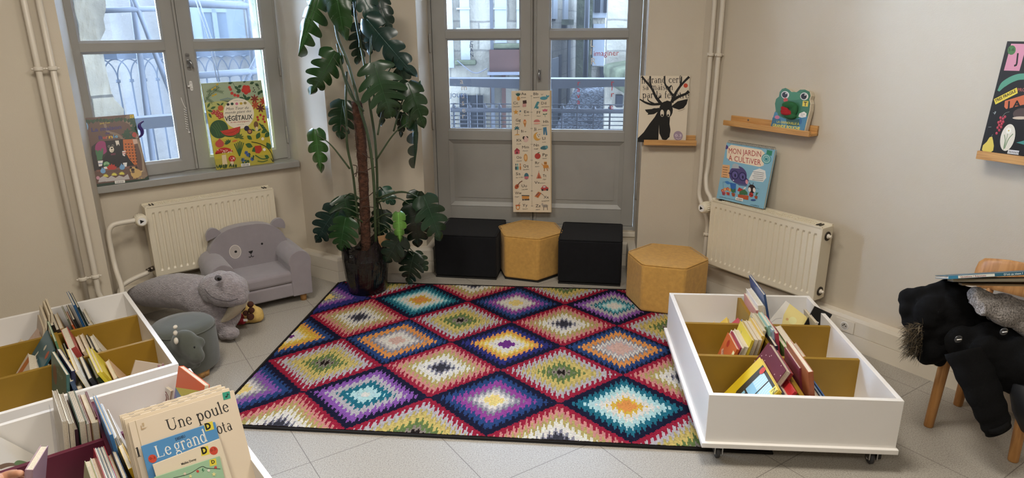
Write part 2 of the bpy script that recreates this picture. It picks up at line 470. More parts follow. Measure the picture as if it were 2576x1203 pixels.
def wallprism(name, fr, pts, z0, z1, mt=WALL):    # polygon in (u, n) of a wall frame
    b = MB(); b.prism([tuple((fr.o+fr.u*u+fr.n*n).xy) for u, n in pts], z0, z1); return struct(b.build(name, mt))


wallprism('wall_left', LF, [(-6.5, 0), (-1.261, 0), (-1.17, -.42), (-1.3, -.55), (-6.5, -.55)], 0, HC)
# pier between the two windows, bent where the walls turn
pA = LF.o+LF.u*.037; pB = DF.o+DF.u*-.04
c0 = pl_c = Vector((-.915, 4.358, 0))
i1 = LF.o+LF.u*-.054-LF.n*.288; i1b = LF.o+LF.u*-.075-LF.n*.50; i2 = DF.o+DF.u*-.04-DF.n*.5
b = MB(); b.prism([tuple(p.xy) for p in (pA, c0, pB, i2, i1b, i1)], 0, HC); struct(b.build('wall_center', WALL))
R1 = DF.o+DF.u*1.366; R1b = DF.o+DF.u*1.366-DF.n*.5; Rc = Vector((1.135, 4.15, 0)); Rc2 = Rc-DF.n*.5
b = MB(); b.prism([tuple(p.xy) for p in (R1, Rc, Rc2+RF.n*-.1, R1b)], 0, HC); struct(b.build('wall_center_right', WALL))
wallprism('wall_right', RF, [(0, 0), (7.2, 0), (7.2, -.3), (-.1, -.3)], 0, HC)
wallprism('wall_under_window', LF, [(-1.22, -.288), (-.054, -.288), (-.075, -.5), (-1.22, -.5)], 0, .74)
wallprism('wall_over_window', LF, [(-1.22, -.288), (-.054, -.288), (-.075, -.5), (-1.22, -.5)], 2.45, HC)
wallprism('wall_over_door', DF, [(-.04, 0), (1.366, 0), (1.366, -.5), (-.04, -.5)], 2.5, HC)
wallprism('wall_under_door', DF, [(-.04, -.28), (1.366, -.28), (1.366, -.5), (-.04, -.5)], 0, .235)

# window sill
b = MB(); b.prism([(-1.25, -.25), (-.066, -.25), (-.02, -.21) if 0 else (-.066, -.25), (-.078, -.45), (-1.25, -.45)], .737, .775)
b = MB(); b.prism([tuple((LF.o+LF.u*u+LF.n*n).xy) for u, n in [(-1.24, -.25), (-.064, -.25), (-.064, -.288), (-.078, -.45), (-1.24, -.45)]], .737, .775)
struct(b.build('trim_1', TRIM, bevel=.004))

# ---- trunking along the foot of the walls


def trunking(name, pts, h=.171, t=.055, flip=1):
    # pts: floor points of the wall line; profile pushed to the room side
    P = [Vector((p[0], p[1], 0)) for p in pts]; prof = [(0, 0), (t, 0), (t, h*.46), (t-.003, h*.465), (t-.003, h*.48), (t, h*.485), (t, h*.90), (t-.006, h), (0, h)]
    off = []
    for i, p in enumerate(P):
        d0 = (P[i]-P[i-1]).normalized() if i else (P[1]-P[0]).normalized(); d1 = (P[i+1]-P[i]).normalized() if i < len(P)-1 else d0
        n0 = Vector((d0.y, -d0.x, 0)); n1 = Vector((d1.y, -d1.x, 0)); nb = (n0+n1).normalized(); off.append(nb/max(.3, nb.dot(n0))*flip)
    b = MB(); k = len(prof); vs = []
    for p, o in zip(P, off): vs += [p+o*a+Vector((0, 0, z)) for a, z in prof]
    fs = []
    for i in range(len(P)-1):
        for j in range(k): fs.append((i*k+j, i*k+(j+1) % k, (i+1)*k+(j+1) % k, (i+1)*k+j))
    b.add(vs, fs); b.add(vs[:k], [tuple(range(k))]); b.add(vs[-k:], [tuple(range(k))[::-1]])
    return struct(b.build(name, TRUNK))


def W(fr, u, n): return tuple((fr.o+fr.u*u+fr.n*n).xy)


trunking('baseboard_left', [W(LF, -1.17, -.288), W(LF, -.054, -.288), W(LF, .037, 0), tuple(c0.xy), W(DF, -.04, 0), W(DF, -.04, -.28), W(DF, 1.366, -.28), W(DF, 1.366, 0), tuple(Rc.xy), W(RF, 6, 0)])
trunking('baseboard_wall', [W(LF, -5, 0), W(LF, -1.262, 0)])
# seams of the trunking's corner pieces
b = MB()
for fr, u, n in ((DF, -.12, .056), (DF, .0, -.224)):
    b.X = fr.M(u, n); b.box(-.0008, .0008, -.0006, .001, 0, .17)
struct(b.build('trim_2', mat('seam_shadow', '#8d8577', rough=.8)))
# socket in the trunking
so = thing('wall_socket', 'round white wall socket set in the trunking right of the right-hand radiator', 'socket', RF.M(1.127, .056, .115))
b = MB(); b.box(-.05, .05, -.004, 0, -.032, .032); b.build('plate', TRUNK, so, bevel=.0015)
b = MB(); b.prism(circ(0, 0, .0215, n=28), -.006, -.002, 'y'); b.build('socket_ring', WHITEP, so)
b = MB(); b.prism(circ(0, 0, .018, n=24), -.0066, -.005, 'y'); b.build('socket_well', mat('socket_grey', '#b9b3a8', rough=.5), so)
b = MB(); b.prism(circ(-.008, 0, .003, n=10), -.0072, -.006, 'y'); b.prism(circ(.008, 0, .003, n=10), -.0072, -.006, 'y'); b.prism(circ(0, .009, .0025, n=10), -.012, -.006, 'y'); b.build('pin_hole', BLACKP, so)

# ================================================================== GLASS
gm = bpy.data.materials.new('window_glass'); gm.use_nodes = True; N, L = nodes_of(gm); N.remove(N['Principled BSDF'])
tr = N.new('ShaderNodeBsdfTransparent'); tr.inputs[0].default_value = (.93, .96, 1, 1)
gl = N.new('ShaderNodeBsdfGlossy'); gl.inputs['Roughness'].default_value = .02
fr_ = N.new('ShaderNodeFresnel'); fr_.inputs[0].default_value = 1.45
m1 = N.new('ShaderNodeMixShader'); L.new(fr_.outputs[0], m1.inputs[0]); L.new(tr.outputs[0], m1.inputs[1]); L.new(gl.outputs[0], m1.inputs[2])
df = N.new('ShaderNodeBsdfTranslucent'); df.inputs[0].default_value = (.85, .9, 1, 1)
tc = N.new('ShaderNodeTexCoord'); v1 = N.new('ShaderNodeTexVoronoi'); v1.inputs['Scale'].default_value = 45; v1.inputs['Randomness'].default_value = 1; L.new(tc.outputs['Object'], v1.inputs['Vector'])
nz = N.new('ShaderNodeTexNoise'); nz.inputs['Scale'].default_value = 4; L.new(tc.outputs['Object'], nz.inputs['Vector'])
ml = N.new('ShaderNodeMath'); ml.operation = 'LESS_THAN'; L.new(v1.outputs['Distance'], ml.inputs[0]); ml.inputs[1].default_value = .1
mr = N.new('ShaderNodeMapRange'); mr.inputs['From Min'].default_value = .5; mr.inputs['From Max'].default_value = .66; mr.inputs['To Min'].default_value = 0; mr.inputs['To Max'].default_value = .06; L.new(nz.outputs['Fac'], mr.inputs[0])
mu = N.new('ShaderNodeMath'); mu.operation = 'MULTIPLY_ADD'; L.new(ml.outputs[0], mu.inputs[0]); L.new(mr.outputs[0], mu.inputs[1]); mu.inputs[2].default_value = .006
m2 = N.new('ShaderNodeMixShader'); L.new(mu.outputs[0], m2.inputs[0]); L.new(m1.outputs[0], m2.inputs[1]); L.new(df.outputs[0], m2.inputs[2])
L.new(m2.outputs[0], N['Material Output'].inputs[0]); GLASS = gm

# ================================================================== CASEMENTS (window and French door share the joinery)
GAPM = mat('gap_shade', '#4c4844', rough=.7)  # for strips filling the meeting gaps; the gap's shade is put into this colour


def bar(b, x0, x1, z0, z1, y0, y1, ch=.008):   # chamfered member, front at y0 (room side, smaller y)
    b.box(x0, x1, y0, y1, z0, z1)


def leaf_joinery(parent, x0, x1, z0, z1, rows, y0, t=.045, st_=.075, sr=.075, name='sash'):
    # rows: list of (za, zb, kind) openings within the leaf
    b = MB(); gx0, gx1 = x0+st_, x1-sr
    b.box(x0, gx0, y0, y0+t, z0, z1); b.box(gx1, x1, y0, y0+t, z0, z1); zz = z0
    for za, zb, k in rows: b.box(gx0, gx1, y0, y0+t, zz, za); zz = zb
    b.box(gx0, gx1, y0, y0+t, zz, z1)
    f = b.build(name, TRIM, parent, bevel=.0025)
    for za, zb, k in rows:
        if k == 'glass':
            q = MB(); w = .012            # sloped glazing bead
            for (a, c, d, e_) in ((gx0, gx1, za, zb),):
                o = [(a, d), (c, d), (c, e_), (a, e_)]; i_ = [(a+w, d+w), (c-w, d+w), (c-w, e_-w), (a+w, e_-w)]
                vs = [(p[0], y0+.003, p[1]) for p in o]+[(p[0], y0+.016, p[1]) for p in i_]+[(p[0], y0+.03, p[1]) for p in i_]+[(p[0], y0+.03, p[1]) for p in o]
                for r in range(3):
                    q.add(vs[r*4:r*4+8], [(k_, (k_+1) % 4, 4+(k_+1) % 4, 4+k_) for k_ in range(4)])
            q.build('glazing_bead', TRIM, f)
            q = MB(); q.box(gx0+.006, gx1-.006, y0+.021, y0+.025, za+.006, zb-.006); q.build('pane', GLASS, f)
        else:
            q = MB(); m_ = .028
            q.box(gx0, gx1, y0+.018, y0+.032, za, zb)
            o = [(gx0, za), (gx1, za), (gx1, zb), (gx0, zb)]; i_ = [(gx0+m_, za+m_), (gx1-m_, za+m_), (gx1-m_, zb-m_), (gx0+m_, zb-m_)]; j = [(gx0+m_+.03, za+m_+.03), (gx1-m_-.03, za+m_+.03), (gx1-m_-.03, zb-m_-.03), (gx0+m_+.03, zb-m_-.03)]
            vs = [(p[0], y0-.004, p[1]) for p in o]+[(p[0], y0+.012, p[1]) for p in i_]+[(p[0], y0+.012, p[1]) for p in j]+[(p[0], y0+.008, p[1]) for p in j]
            for r in range(3): q.add(vs[r*4:r*4+8], [(k_, (k_+1) % 4, 4+(k_+1) % 4, 4+k_) for k_ in range(4)])
            q.add(vs[12:16], [(0, 1, 2, 3)]); q.build('door_panel', TRIM, f)
    return f


def hinge(parent, x, y, z, h=.11):
    b = MB(); b.tube([(x, y, z-h/2), (x, y, z-h/2+.006), (x, y, z+h/2-.006), (x, y, z+h/2)], [.004, .0075, .0075, .004], 10)
    b.build('hinge', TRIM, parent)


# ---- window_1
wn = thing('window_1', None, None, LF.M(0, -.36, 0)); wn['kind'] = 'structure'
b = MB()   # fixed frame
b.box(-1.21, -1.19, .0, .07, .775, 2.45); b.box(-.10, -.078, .0, .07, .775, 2.45); b.box(-1.21, -.078, .0, .07, 2.42, 2.45); b.box(-1.21, -.078, .004, .07, .757, .79)
b.build('window_frame', TRIM, wn, bevel=.003)
Lw = leaf_joinery(wn, -1.2, -.658, .785, 2.42, [(.848, 1.478, 'glass'), (1.525, 2.36, 'glass')], -.004, st_=.05, sr=.074)
Rw = leaf_joinery(wn, -.650, -.094, .785, 2.42, [(.848, 1.478, 'glass'), (1.525, 2.36, 'glass')], -.004, st_=.07, sr=.072)
b = MB(); b.box(-.668, -.655, -.018, -.004, .79, 2.42); b.build('astragal', TRIM, Lw, bevel=.003)
b = MB(); b.box(-.6575, -.6505, -.002, .03, .79, 2.42); b.build('meeting_gap', GAPM, wn)
for z in (.935, 1.36, 2.1): hinge(wn, -.088, -.008, z)
h = MB(); h.box(-.634, -.612, -.009, -.004, 1.375, 1.45); h.prism(circ(-.623, 1.45, .011, n=14), -.009, -.004, 'y'); h.prism(circ(-.623, 1.375, .011, n=14), -.009, -.004, 'y')
h.tube([(-.623, -.006, 1.418), (-.62, -.03, 1.416), (-.612, -.034, 1.40), (-.608, -.032, 1.375)], [.008, .008, .006, .005], 10); o = h.build('espagnolette_handle', METAL, wn)
h = MB(); h.box(-.634, -.618, -.009, -.004, 1.255, 1.295); h.prism(circ(-.626, 1.295, .008, n=14), -.009, -.004, 'y'); h.prism(circ(-.626, 1.255, .008, n=14), -.009, -.004, 'y')
h.tube([(-.628, -.012, 1.275), (-.648, -.014, 1.273)], .006, 10); h.build('window_catch', WHITEP, wn)
cr = thing('curly_cord', 'white curly plastic cord hanging from a clip on the window frame', 'cord', LF.M(-.69, -.365, 1.2))
h = MB(); h.box(-.009, .007, -.006, 0, -.005, .03); h.prism(circ(-.001, .03, .008, n=14), -.006, 0, 'y'); h.prism(circ(-.001, -.005, .008, n=14), -.006, 0, 'y'); h.build('clip', WHITEP, cr, bevel=.001)
pts = [(0, -.008, .012), (.006, -.01, -.02), (.014, -.011, -.045)]
for i in range(60):
    a = i*.95; pts.append((.013+.0065*math.cos(a)-.006*i/60+.002*i/60, -.012+.005*math.sin(a), -.05-i*.0021))
pts += [(.014, -.012, -.18), (.016, -.012, -.19)]
h = MB(); h.tube(bez(pts, 3), .0019, 6); h.ell((.016, -.012, -.192), (.006, .004, .005), 10, 6); h.build('coil', WHITEP, cr)

# ---- door_1: French door to the balcony
dn = thing('door_1', None, None, DF.M(0, -.30, 0)); dn['kind'] = 'structure'
b = MB(); b.box(-.045, -.02, -.012, .09, .235, 2.5); b.box(1.352, 1.378, -.012, .09, .235, 2.5); b.box(-.045, 1.378, -.012, .09, 2.47, 2.5); b.box(-.045, 1.378, .0, .12, .23, .262)
b.build('door_frame', TRIM, dn, bevel=.003)
for s, x0, x1, sl, sr in ((0, -.018, .653, .088, .080), (1, .657, 1.348, .101, .081)):
    lf = leaf_joinery(dn, x0, x1, .265, 2.465, [(.383, .849, 'panel'), (.915, 1.519, 'glass'), (1.567, 2.35, 'glass')], 0, st_=sl, sr=sr, name='door_leaf')
b = MB(); b.box(.640, .648, -.012, 0, .27, 2.46); b.box(.668, .700 if 0 else .676, -.010, 0, .27, 2.46); b.build('astragal', TRIM, dn, bevel=.002)
b = MB(); b.box(.6535, .6565, -.001, .03, .27, 2.46); b.build('meeting_gap', GAPM, dn)
for x in (-.03, 1.362):
    for z in ((.98, 1.49, 2.2) if x < 0 else (.52, 1.54, 2.2)): hinge(dn, x, -.018, z, .12)
h = MB(); h.box(.690, .706, -.007, 0, 1.245, 1.325); h.tube([(.698, -.004, 1.318), (.697, -.028, 1.312), (.695, -.034, 1.29), (.700, -.03, 1.255)], [.007, .007, .006, .006], 10); h.build('door_handle', METAL, dn)
h = MB(); h.box(1.235, 1.37, -.03, 0, .195, .228); h.build('threshold', TRUNK, dn, bevel=.003)

# marker writing on the panes


def writing(parent, items, y=.0195):
    for t, x, z, s, c, rot, sh in items:
        a = Art(1, 1); a.text(t, 0, 0, s, c, rot=rot, align='l', sx=sh); o = a.done(parent, 'marker_writing'); o.location = (x, y, z)


WC = mat('marker', attr=True, rough=.5)
wr = []
for ch, px, py in (('C', 1187, 113), ('H', 1186, 121), ('A', 1187, 131), ('N', 1187, 143)):
    u, z = DF.q(px-5, py, -.32); wr.append((ch, u, z, .034, '#4a5a86', 0, 1))
for ch, px, py in (('a', 1163, 211), ('m', 1166, 227), ('u', 1165, 247), ('s', 1167, 265), ('e', 1168, 283), ('r', 1168, 298)):
    u, z = DF.q(px-6, py, -.32); wr.append((ch, u, z, .055, '#e8f2ff', 0, 1))
for ch, px, py in (('L', 1488, 118), ('I', 1488, 138), ('R', 1489, 162)):
    u, z = DF.q(px-4, py, -.32); wr.append((ch, u, z, .06, '#e8f2ff', 0, 1))
u, z = DF.q(1493, 141, -.32); wr.append(('imaginer', u, z, .05, '#b8454e', .02, .95))
for ch, px, py in (('r', 1456, 215), ('a', 1455, 231), ('v', 1455, 247), ('a', 1455, 262)):
    u, z = DF.q(px-4, py, -.32); wr.append((ch, u, z, .05, '#b8454e', 0, 1))
for ch, px, py in (('r', 1540, 215), ('i', 1541, 228), ('r', 1540, 244), ('e', 1537, 275)):
    u, z = DF.q(px-4, py, -.32); wr.append((ch, u, z, .055, '#b8454e', 0, 1))
u, z = DF.q(1133, 245, -.32); wr.append(('JOUER', u, z, .04, '#5a7fc4', 0, 1))
writing(dn, wr)
# ================================================================== OUTSIDE
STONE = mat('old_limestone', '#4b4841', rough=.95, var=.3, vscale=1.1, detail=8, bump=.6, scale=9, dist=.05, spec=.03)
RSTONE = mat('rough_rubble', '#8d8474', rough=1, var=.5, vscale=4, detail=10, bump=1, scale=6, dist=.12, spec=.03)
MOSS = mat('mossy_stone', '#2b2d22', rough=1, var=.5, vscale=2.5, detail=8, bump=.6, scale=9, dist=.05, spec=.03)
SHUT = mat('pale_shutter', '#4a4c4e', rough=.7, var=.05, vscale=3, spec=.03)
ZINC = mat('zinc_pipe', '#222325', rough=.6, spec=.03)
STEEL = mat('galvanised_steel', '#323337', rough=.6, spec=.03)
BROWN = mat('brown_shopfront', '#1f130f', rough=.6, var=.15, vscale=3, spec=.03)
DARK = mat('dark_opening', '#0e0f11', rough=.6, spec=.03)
NET = bpy.data.materials.new('scaffold_netting'); NET.use_nodes = True; N, L = nodes_of(NET); N.remove(N['Principled BSDF'])
a_ = N.new('ShaderNodeBsdfTransparent'); c_ = N.new('ShaderNodeBsdfTranslucent'); c_.inputs[0].default_value = (.04, .044, .05, 1); d_ = N.new('ShaderNodeMixShader'); d_.inputs[0].default_value = .22
L.new(a_.outputs[0], d_.inputs[1]); L.new(c_.outputs[0], d_.inputs[2]); L.new(d_.outputs[0], N['Material Output'].inputs[0])
# cobbled street, climbing away from the house
m = mat('street_cobbles', '#444547', rough=.8, spec=.03); N, L = nodes_of(m); bb = N['Principled BSDF']
tc = N.new('ShaderNodeTexCoord'); vo = N.new('ShaderNodeTexVoronoi'); vo.feature = 'DISTANCE_TO_EDGE'; vo.inputs['Scale'].default_value = 8.5; L.new(tc.outputs['Object'], vo.inputs['Vector'])
vo2 = N.new('ShaderNodeTexVoronoi'); vo2.inputs['Scale'].default_value = 8.5; L.new(tc.outputs['Object'], vo2.inputs['Vector'])
rp = N.new('ShaderNodeValToRGB'); rp.color_ramp.elements[0].position = .02; rp.color_ramp.elements[0].color = (.006, .007, .008, 1); rp.color_ramp.elements[1].position = .17; rp.color_ramp.elements[1].color = (.085, .09, .10, 1)
L.new(vo.outputs['Distance'], rp.inputs[0])
hs = N.new('ShaderNodeMix'); hs.data_type = 'RGBA'; hs.blend_type = 'MULTIPLY'; hs.inputs[0].default_value = .45; L.new(rp.outputs[0], hs.inputs[6])
bw = N.new('ShaderNodeSeparateColor'); L.new(vo2.outputs['Color'], bw.inputs[0]); L.new(bw.outputs[0], hs.inputs[7]); L.new(hs.outputs[2], bb.inputs['Base Color'])
bu = N.new('ShaderNodeBump'); bu.inputs['Distance'].default_value = .04; L.new(rp.outputs[0], bu.inputs['Height']); L.new(bu.outputs[0], bb.inputs['Normal'])
COB = m


def jointed(mt, w, h, dark, off=0):     # courses of stone: darker joints in the x-z plane
    N, L = nodes_of(mt); b = N['Principled BSDF']; tc = N.new('ShaderNodeTexCoord'); sp = N.new('ShaderNodeSeparateXYZ'); cb = N.new('ShaderNodeCombineXYZ')
    L.new(tc.outputs['Object'], sp.inputs[0]); L.new(sp.outputs[0], cb.inputs[0]); L.new(sp.outputs[2], cb.inputs[1])
    nz = N.new('ShaderNodeTexNoise'); nz.inputs['Scale'].default_value = 3; L.new(tc.outputs['Object'], nz.inputs['Vector'])
    ad = N.new('ShaderNodeVectorMath'); ad.operation = 'MULTIPLY_ADD'; ad.inputs[1].default_value = (.06, .06, 0); L.new(nz.outputs['Color'], ad.inputs[0]); L.new(cb.outputs[0], ad.inputs[2])
    br = N.new('ShaderNodeTexBrick'); br.inputs['Scale'].default_value = 1; br.inputs['Brick Width'].default_value = w; br.inputs['Row Height'].default_value = h; br.inputs['Mortar Size'].default_value = .012
    br.inputs['Color1'].default_value = (1, 1, 1, 1); br.inputs['Color2'].default_value = (.78, .76, .72, 1); br.inputs['Mortar'].default_value = (dark, dark, dark, 1); L.new(ad.outputs[0], br.inputs['Vector'])
    old = b.inputs['Base Color'].links[0].from_socket; mx = N.new('ShaderNodeMix'); mx.data_type = 'RGBA'; mx.blend_type = 'MULTIPLY'; mx.inputs[0].default_value = 1
    L.new(old, mx.inputs[6]); L.new(br.outputs['Color'], mx.inputs[7]); L.new(mx.outputs[2], b.inputs['Base Color'])


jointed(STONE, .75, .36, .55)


def ground_at(y): return -3.0+max(0, y-8)*.17


b = MB(); b.add([(-20, 5.2, -3.0), (20, 5.2, -3.0), (20, 8, -3.0), (-20, 8, -3.0)], [(0, 1, 2, 3)]); b.add([(-20, 8, -3.0), (20, 8, -3.0), (20, 60, ground_at(60)), (-20, 60, ground_at(60))], [(0, 1, 2, 3)])
b.build('ground', COB)['kind'] = 'structure'


def slab(b, Y, x0, y0, x1, y1, t=.1, front=0):     # block whose front shows between two photo positions on the plane y=Y
    a = PY(x0, y0, Y); c = PY(x1, y1, Y); b.box(a.x, c.x, Y-front, Y+t, a.z, c.z)


# building across the street, left part of the door
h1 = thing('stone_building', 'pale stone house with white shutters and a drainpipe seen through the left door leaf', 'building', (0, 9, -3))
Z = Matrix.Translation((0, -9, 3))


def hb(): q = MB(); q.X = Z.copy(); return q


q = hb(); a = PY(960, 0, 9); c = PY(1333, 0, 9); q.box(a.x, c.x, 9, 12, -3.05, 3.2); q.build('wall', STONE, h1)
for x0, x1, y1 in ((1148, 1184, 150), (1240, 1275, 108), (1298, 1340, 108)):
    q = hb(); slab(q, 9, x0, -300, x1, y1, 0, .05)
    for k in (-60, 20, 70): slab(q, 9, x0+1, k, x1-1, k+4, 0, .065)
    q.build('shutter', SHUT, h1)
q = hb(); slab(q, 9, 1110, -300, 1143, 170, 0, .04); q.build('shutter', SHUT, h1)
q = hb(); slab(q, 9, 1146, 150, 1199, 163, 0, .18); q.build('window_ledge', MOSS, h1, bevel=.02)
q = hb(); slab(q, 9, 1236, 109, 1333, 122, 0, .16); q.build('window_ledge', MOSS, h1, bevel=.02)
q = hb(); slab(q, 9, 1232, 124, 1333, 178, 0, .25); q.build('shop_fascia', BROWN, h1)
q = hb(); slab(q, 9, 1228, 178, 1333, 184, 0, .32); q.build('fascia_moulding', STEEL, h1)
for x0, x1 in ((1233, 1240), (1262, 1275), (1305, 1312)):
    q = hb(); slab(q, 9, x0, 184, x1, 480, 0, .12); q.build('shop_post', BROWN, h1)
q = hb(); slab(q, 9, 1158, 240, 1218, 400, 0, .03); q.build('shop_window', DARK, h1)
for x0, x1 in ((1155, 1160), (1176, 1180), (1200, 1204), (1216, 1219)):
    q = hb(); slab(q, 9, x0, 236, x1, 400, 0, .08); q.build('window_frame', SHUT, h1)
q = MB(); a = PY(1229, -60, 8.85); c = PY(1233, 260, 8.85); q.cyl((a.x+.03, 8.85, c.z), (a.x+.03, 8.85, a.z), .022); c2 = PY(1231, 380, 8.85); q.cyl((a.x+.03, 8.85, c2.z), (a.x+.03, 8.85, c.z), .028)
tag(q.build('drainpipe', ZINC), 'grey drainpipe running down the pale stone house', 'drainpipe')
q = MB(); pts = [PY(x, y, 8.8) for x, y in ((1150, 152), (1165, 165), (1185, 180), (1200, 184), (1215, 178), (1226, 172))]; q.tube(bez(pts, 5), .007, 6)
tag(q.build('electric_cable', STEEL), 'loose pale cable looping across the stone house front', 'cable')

# alley side: house on the left of the alley, mossy corner, end house and the right-hand wall
h2 = thing('alley_house', 'stone house lining the left side of the cobbled alley', 'building', (0, 10, -3))
Z = Matrix.Translation((0, -10, 3)); q = hb()
p0 = PY(1333, 0, 15.5); p1 = PY(1452, 0, 23.2); q.prism([(p0.x, 15.5), (p1.x, 23.2), (p1.x-3, 23.2), (p0.x-3, 15.5)], -3.2, 3.0); q.build('wall', STONE, h2)


def alley(t, z0, z1, w, d, mt, nm):
    q = hb(); A = Vector((p0.x, 15.5, 0)); B = Vector((p1.x, 23.2, 0)); u = (B-A).normalized(); n = Vector((u.y, -u.x, 0)); P = A.lerp(B, t)
    q.prism([tuple((P+n*d).xy), tuple((P+u*w+n*d).xy), tuple((P+u*w-n*.1).xy), tuple((P-n*.1).xy)], z0, z1); q.build(nm, mt, h2)


alley(.38, -1.5, .75, 1.0, .03, SHUT, 'door'); alley(.52, -1.5, .8, .5, .02, DARK, 'doorway'); alley(.74, -1.2, 1.25, .6, .02, DARK, 'doorway'); alley(.36, 1.75, 2.9, .7, .05, SHUT, 'shutter'); alley(.6, 1.75, 2.9, .8, .05, SHUT, 'shutter'); alley(.58, 1.6, 1.75, 1.1, .2, MOSS, 'window_ledge')
h3 = thing('end_house', 'old mossy house closing the end of the alley', 'building', (0, 22, -2)); Z = Matrix.Translation((0, -22, 2))
q = hb(); a = PY(1447, 0, 23.4); c = PY(1492, 0, 23.4); q.box(a.x, c.x, 23.4, 25, -3, 3.4); q.build('wall', MOSS, h3)
q = hb(); a = PY(1492.5, 0, 24); c = PY(1524, 0, 24); q.box(a.x, c.x, 24, 26, -3, 3.6); q.build('wall', STONE, h3)
for x0, x1, y0, y1 in ((1492, 1524, -200, 45), (1492, 1518, 60, 165)):
    q = hb(); slab(q, 24, x0, y0, x1, y1, 0, .1); q.build('shutter', SHUT, h3)
for x0, x1 in ((1498, 1508), (1520, 1530)):
    q = hb(); slab(q, 24, x0, -60, x1, 32, 0, .18); q.build('window', DARK, h3)
q = hb(); slab(q, 24, 1509, 168, 1519, 195, 0, .1); q.build('window', DARK, h3)
q = MB(); a = PY(1478, -20, 23.2); c = PY(1474, 215, 23.2); q.cyl((a.x, 23.2, c.z), (a.x, 23.2, a.z), .085)
tag(q.build('drainpipe', ZINC), 'blue-grey drainpipe on the mossy wall at the end of the alley', 'drainpipe')
h4 = thing('right_house', 'pale rendered house along the right side of the cobbled alley', 'building', (0, 9, -3)); Z = Matrix.Translation((0, -9, 3))
q = hb(); a = PY(1530, 0, 8.6); c = PY(1527, 0, 22.9); q.prism([(a.x, 8.6), (a.x+2.6, 8.2), (a.x+2.6, 22.9), (c.x, 22.9)], -3.2, 2.9); q.build('wall', STONE, h4)
q = hb(); a = PY(1526, 168, 8.4); c = PY(1640, 205, 8.4); q.prism([(a.x, a.z+.02), (a.x, a.z-.12), (a.x+.15, a.z-.28), (c.x, c.z-.1), (c.x, c.z+.3)], 7.0, 8.7, 'y'); q.build('stone_ledge', MOSS, h4, bevel=.03)
q = hb(); slab(q, 8.45, 1552, 240, 1566, 270, .3, .02); q.build('niche', DARK, h4)

# balcony railing outside the door: thin wires, posts, round rail; and the broad flat rail above
rl = thing('balcony_railing', 'steel balcony railing of thin horizontal rods outside the door', 'railing', DF.M(0, -.75, 0))
q = MB(); q.cyl((-.6, 0, 1.0), (1.9, 0, 1.0), .017, seg=14); q.build('rail', STEEL, rl)
for i in range(11):
    q = MB(); z = 1.045-(0 if i == 0 else .028+i*.03); q.cyl((-.6, .0, z), (1.9, .0, z), .0042, seg=6); q.build('rod', STEEL, rl)
for px in (1142, 1181, 1220, 1257, 1296, 1334, 1414, 1452, 1493, 1534, 1573):
    u, z = DF.q(px, 290, -.75); q = MB(); q.box(u-.006, u+.006, -.012, .012, .2, 1.05); q.cyl((u, .012, 1.0), (u, .012, 1.03), .014, seg=8); q.build('post', STEEL, rl)
q = MB(); q.add([(-.5, 0, 1.229), (1.9, 0, 1.229), (1.9, .16, 1.229), (-.5, .16, 1.229), (-.5, 0, 1.195), (.62, 0, 1.155), (1.9, 0, 1.2), (1.9, .16, 1.2), (.62, .16, 1.155), (-.5, .16, 1.195)],
                [(0, 1, 2, 3), (0, 4, 5, 6, 1), (4, 9, 8, 5), (5, 8, 7, 6), (3, 2, 7, 8, 9)])
place(tag(q.build('lean_rail', STEEL), 'broad flat steel leaning rail across the door opening outside', 'railing'), DF.M(0, -.72, 0))
q = MB(); q.box(-.6, 1.9, 0, 1, -.1, 0); sl = q.build('balcony_slab', STONE); place(sl, DF.M(0, -.5-1.0, .22)@Matrix.Rotation(0, 4, 'Z')); sl.matrix_world = DF.M(0, -.5, .22); struct(sl)

# ---- outside the left window
def lq(px, py, n): u, z = LF.q(px, py, n); return u, z


g = thing('rubble_wall', 'rough limestone wall corner close outside the left window', 'wall', LF.M(0, -2.0, 0))
q = MB(); u0 = lq(152, 100, -2)[0]; u1 = lq(268, 130, -2)[0]; u2 = lq(288, 300, -2)[0]
n = 70; vs = []; rr = random.Random(5)
for j in range(n+1):
    z = -3+j*(5.1/n)
    for i in range(13):
        t = i/12; vs.append((u0+(u1-u0)*t+(rr.uniform(-.02, .02)+.05*math.sin(j*.5) if i == 12 else 0), rr.uniform(-.004, .004), z))
fs = [(j*13+i, j*13+i+1, (j+1)*13+i+1, (j+1)*13+i) for j in range(n) for i in range(12)]
q.add(vs, fs); q.add([vs[j*13+12] for j in range(n+1)]+[(v[0]+.05, 1.2, v[2]) for v in (vs[j*13+12] for j in range(n+1))], [(j, j+1, n+2+j, n+1+j) for j in range(n)])
LB = mat('limestone_blocks', '#5b564b', rough=1, spec=.03, var=.45, vscale=3.5, detail=10, bump=1, scale=7, dist=.03); jointed(LB, .6, .38, .3); q.build('wall_face', LB, g)
h5 = thing('facade_behind_scaffold', 'grey house front with a tall window behind the scaffold netting', 'building', LF.M(0, -6.5, -3))
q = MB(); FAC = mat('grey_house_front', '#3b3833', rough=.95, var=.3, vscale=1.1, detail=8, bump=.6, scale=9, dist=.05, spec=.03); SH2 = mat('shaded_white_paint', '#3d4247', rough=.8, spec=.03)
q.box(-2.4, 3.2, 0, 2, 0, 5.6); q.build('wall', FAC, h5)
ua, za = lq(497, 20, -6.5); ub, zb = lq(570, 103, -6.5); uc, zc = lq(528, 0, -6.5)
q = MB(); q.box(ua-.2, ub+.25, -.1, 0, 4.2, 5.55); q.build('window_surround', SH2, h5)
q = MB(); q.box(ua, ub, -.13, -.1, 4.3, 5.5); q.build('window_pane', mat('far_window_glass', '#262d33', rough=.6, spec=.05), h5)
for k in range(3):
    q = MB(); z = 4.3+k*.5; q.box(ua, ub, -.16, -.12, z, z+.05); q.build('glazing_bar', SH2, h5)
